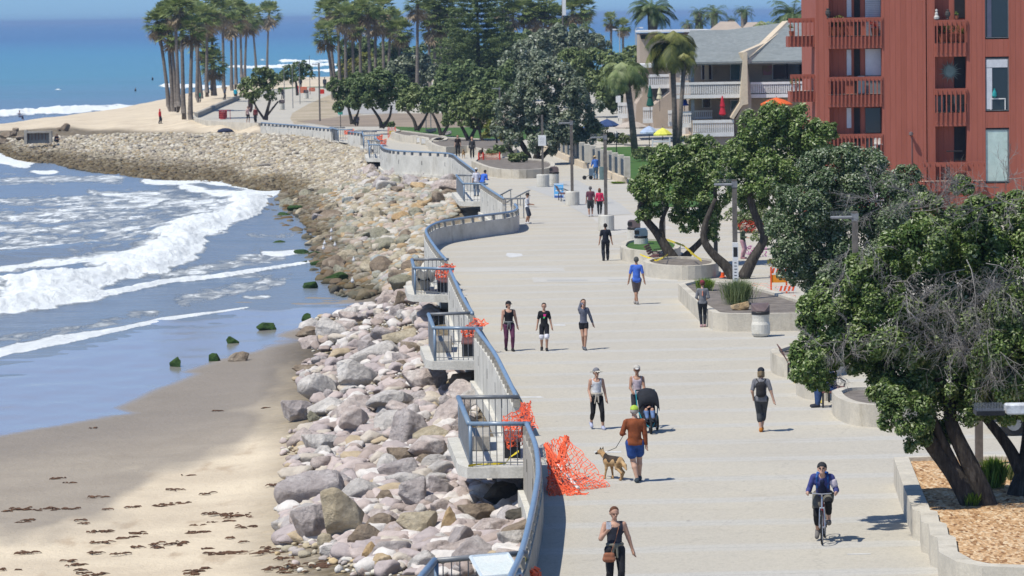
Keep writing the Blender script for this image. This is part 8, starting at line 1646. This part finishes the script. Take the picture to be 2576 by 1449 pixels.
# stair down to the beach at the wall gap
p0 = W(1272, 520, .0); t = empty('stair', V(p0), "stair with steel handrails dropping to the beach through the sea wall", 'stair'); dn = np.array(W(1205, 560, -1.4))-p0; a_ = np.array([.3, .0, 0]); 
for k, off in enumerate((0., 1.15)):
    o_ = np.array([off*.9, -off*1.2, 0]); MB().tube([V(a_+o_+np.array([.1, 0, 1.0])), V(a_+o_+np.array([0, 0, .98])), V(dn+o_+np.array([0, 0, .95]))], .045, 6).build('handrail', GREYS, t)
    for i in range(5): q_ = a_+o_+(dn-a_)*i/4; MB().tube([V(q_), V(q_+np.array([0, 0, .97]))], .025, 5).build('baluster', GREYS, t)
st = MB()
for i in range(9): q_ = (dn)*i/8; st.box(q_[0]-.4, q_[0]+1.4, q_[1]-1.4, q_[1]+.3, q_[2]-.35, q_[2]-.03, bev=.01)
st.build('steps', CONCD, t)
MB().tube([V(np.array(W(1266,500,1.07))-p0), V(np.array(W(1326,499,1.07))-p0)], .05, 6).build('top_rail', GREYS, t)
for i in range(4): q_ = np.array(W(1272+15*i, 500, 1.07))-p0; MB().tube([V(q_), V(q_-np.array([0, 0, 1.05]))], .03, 5).build('post', GREYS, t)
# low kerb wall of the far path
p = [W(a, b)[:2] for a, b in ((498,296),(512,290),(560,268),(603,250))]; o_ = p[0]; t = MB().wall([(q_[0]-o_[0], q_[1]-o_[1]) for q_ in p], .4, 0, .55).build('kerb_wall', CONCD, None, (o_[0], o_[1], 0)); tag(t, "low dark kerb wall edging the far path under the palms", 'wall')
p = [W(a, b)[:2] for a, b in ((480,296),(490,303),(520,309),(560,312),(650,316))]; o_ = p[0]; t = MB().wall([(q_[0]-o_[0], q_[1]-o_[1]) for q_ in p], .4, -.8, .25).build('edge_wall', CONC, None, (o_[0], o_[1], 0)); tag(t, "low pale retaining edge between the far path and the sand", 'wall')
# ================================================================== SEA AIR
hz_ = MB().box(-55000, 55000, -3100, 46000, -14, 18.2).build('haze', None); m_ = bpy.data.materials.new('sea_air'); m_.use_nodes = True; t_ = m_.node_tree; t_.nodes.clear()
o_ = t_.nodes.new('ShaderNodeOutputMaterial'); v_ = t_.nodes.new('ShaderNodeVolumePrincipled'); v_.inputs['Density'].default_value = .00011; v_.inputs['Color'].default_value = (.38, .57, .84, 1); v_.inputs['Anisotropy'].default_value = .0
t_.links.new(v_.outputs[0], o_.inputs['Volume']); hz_.data.materials.clear(); hz_.data.materials.append(m_); tag(hz_, kind='stuff')
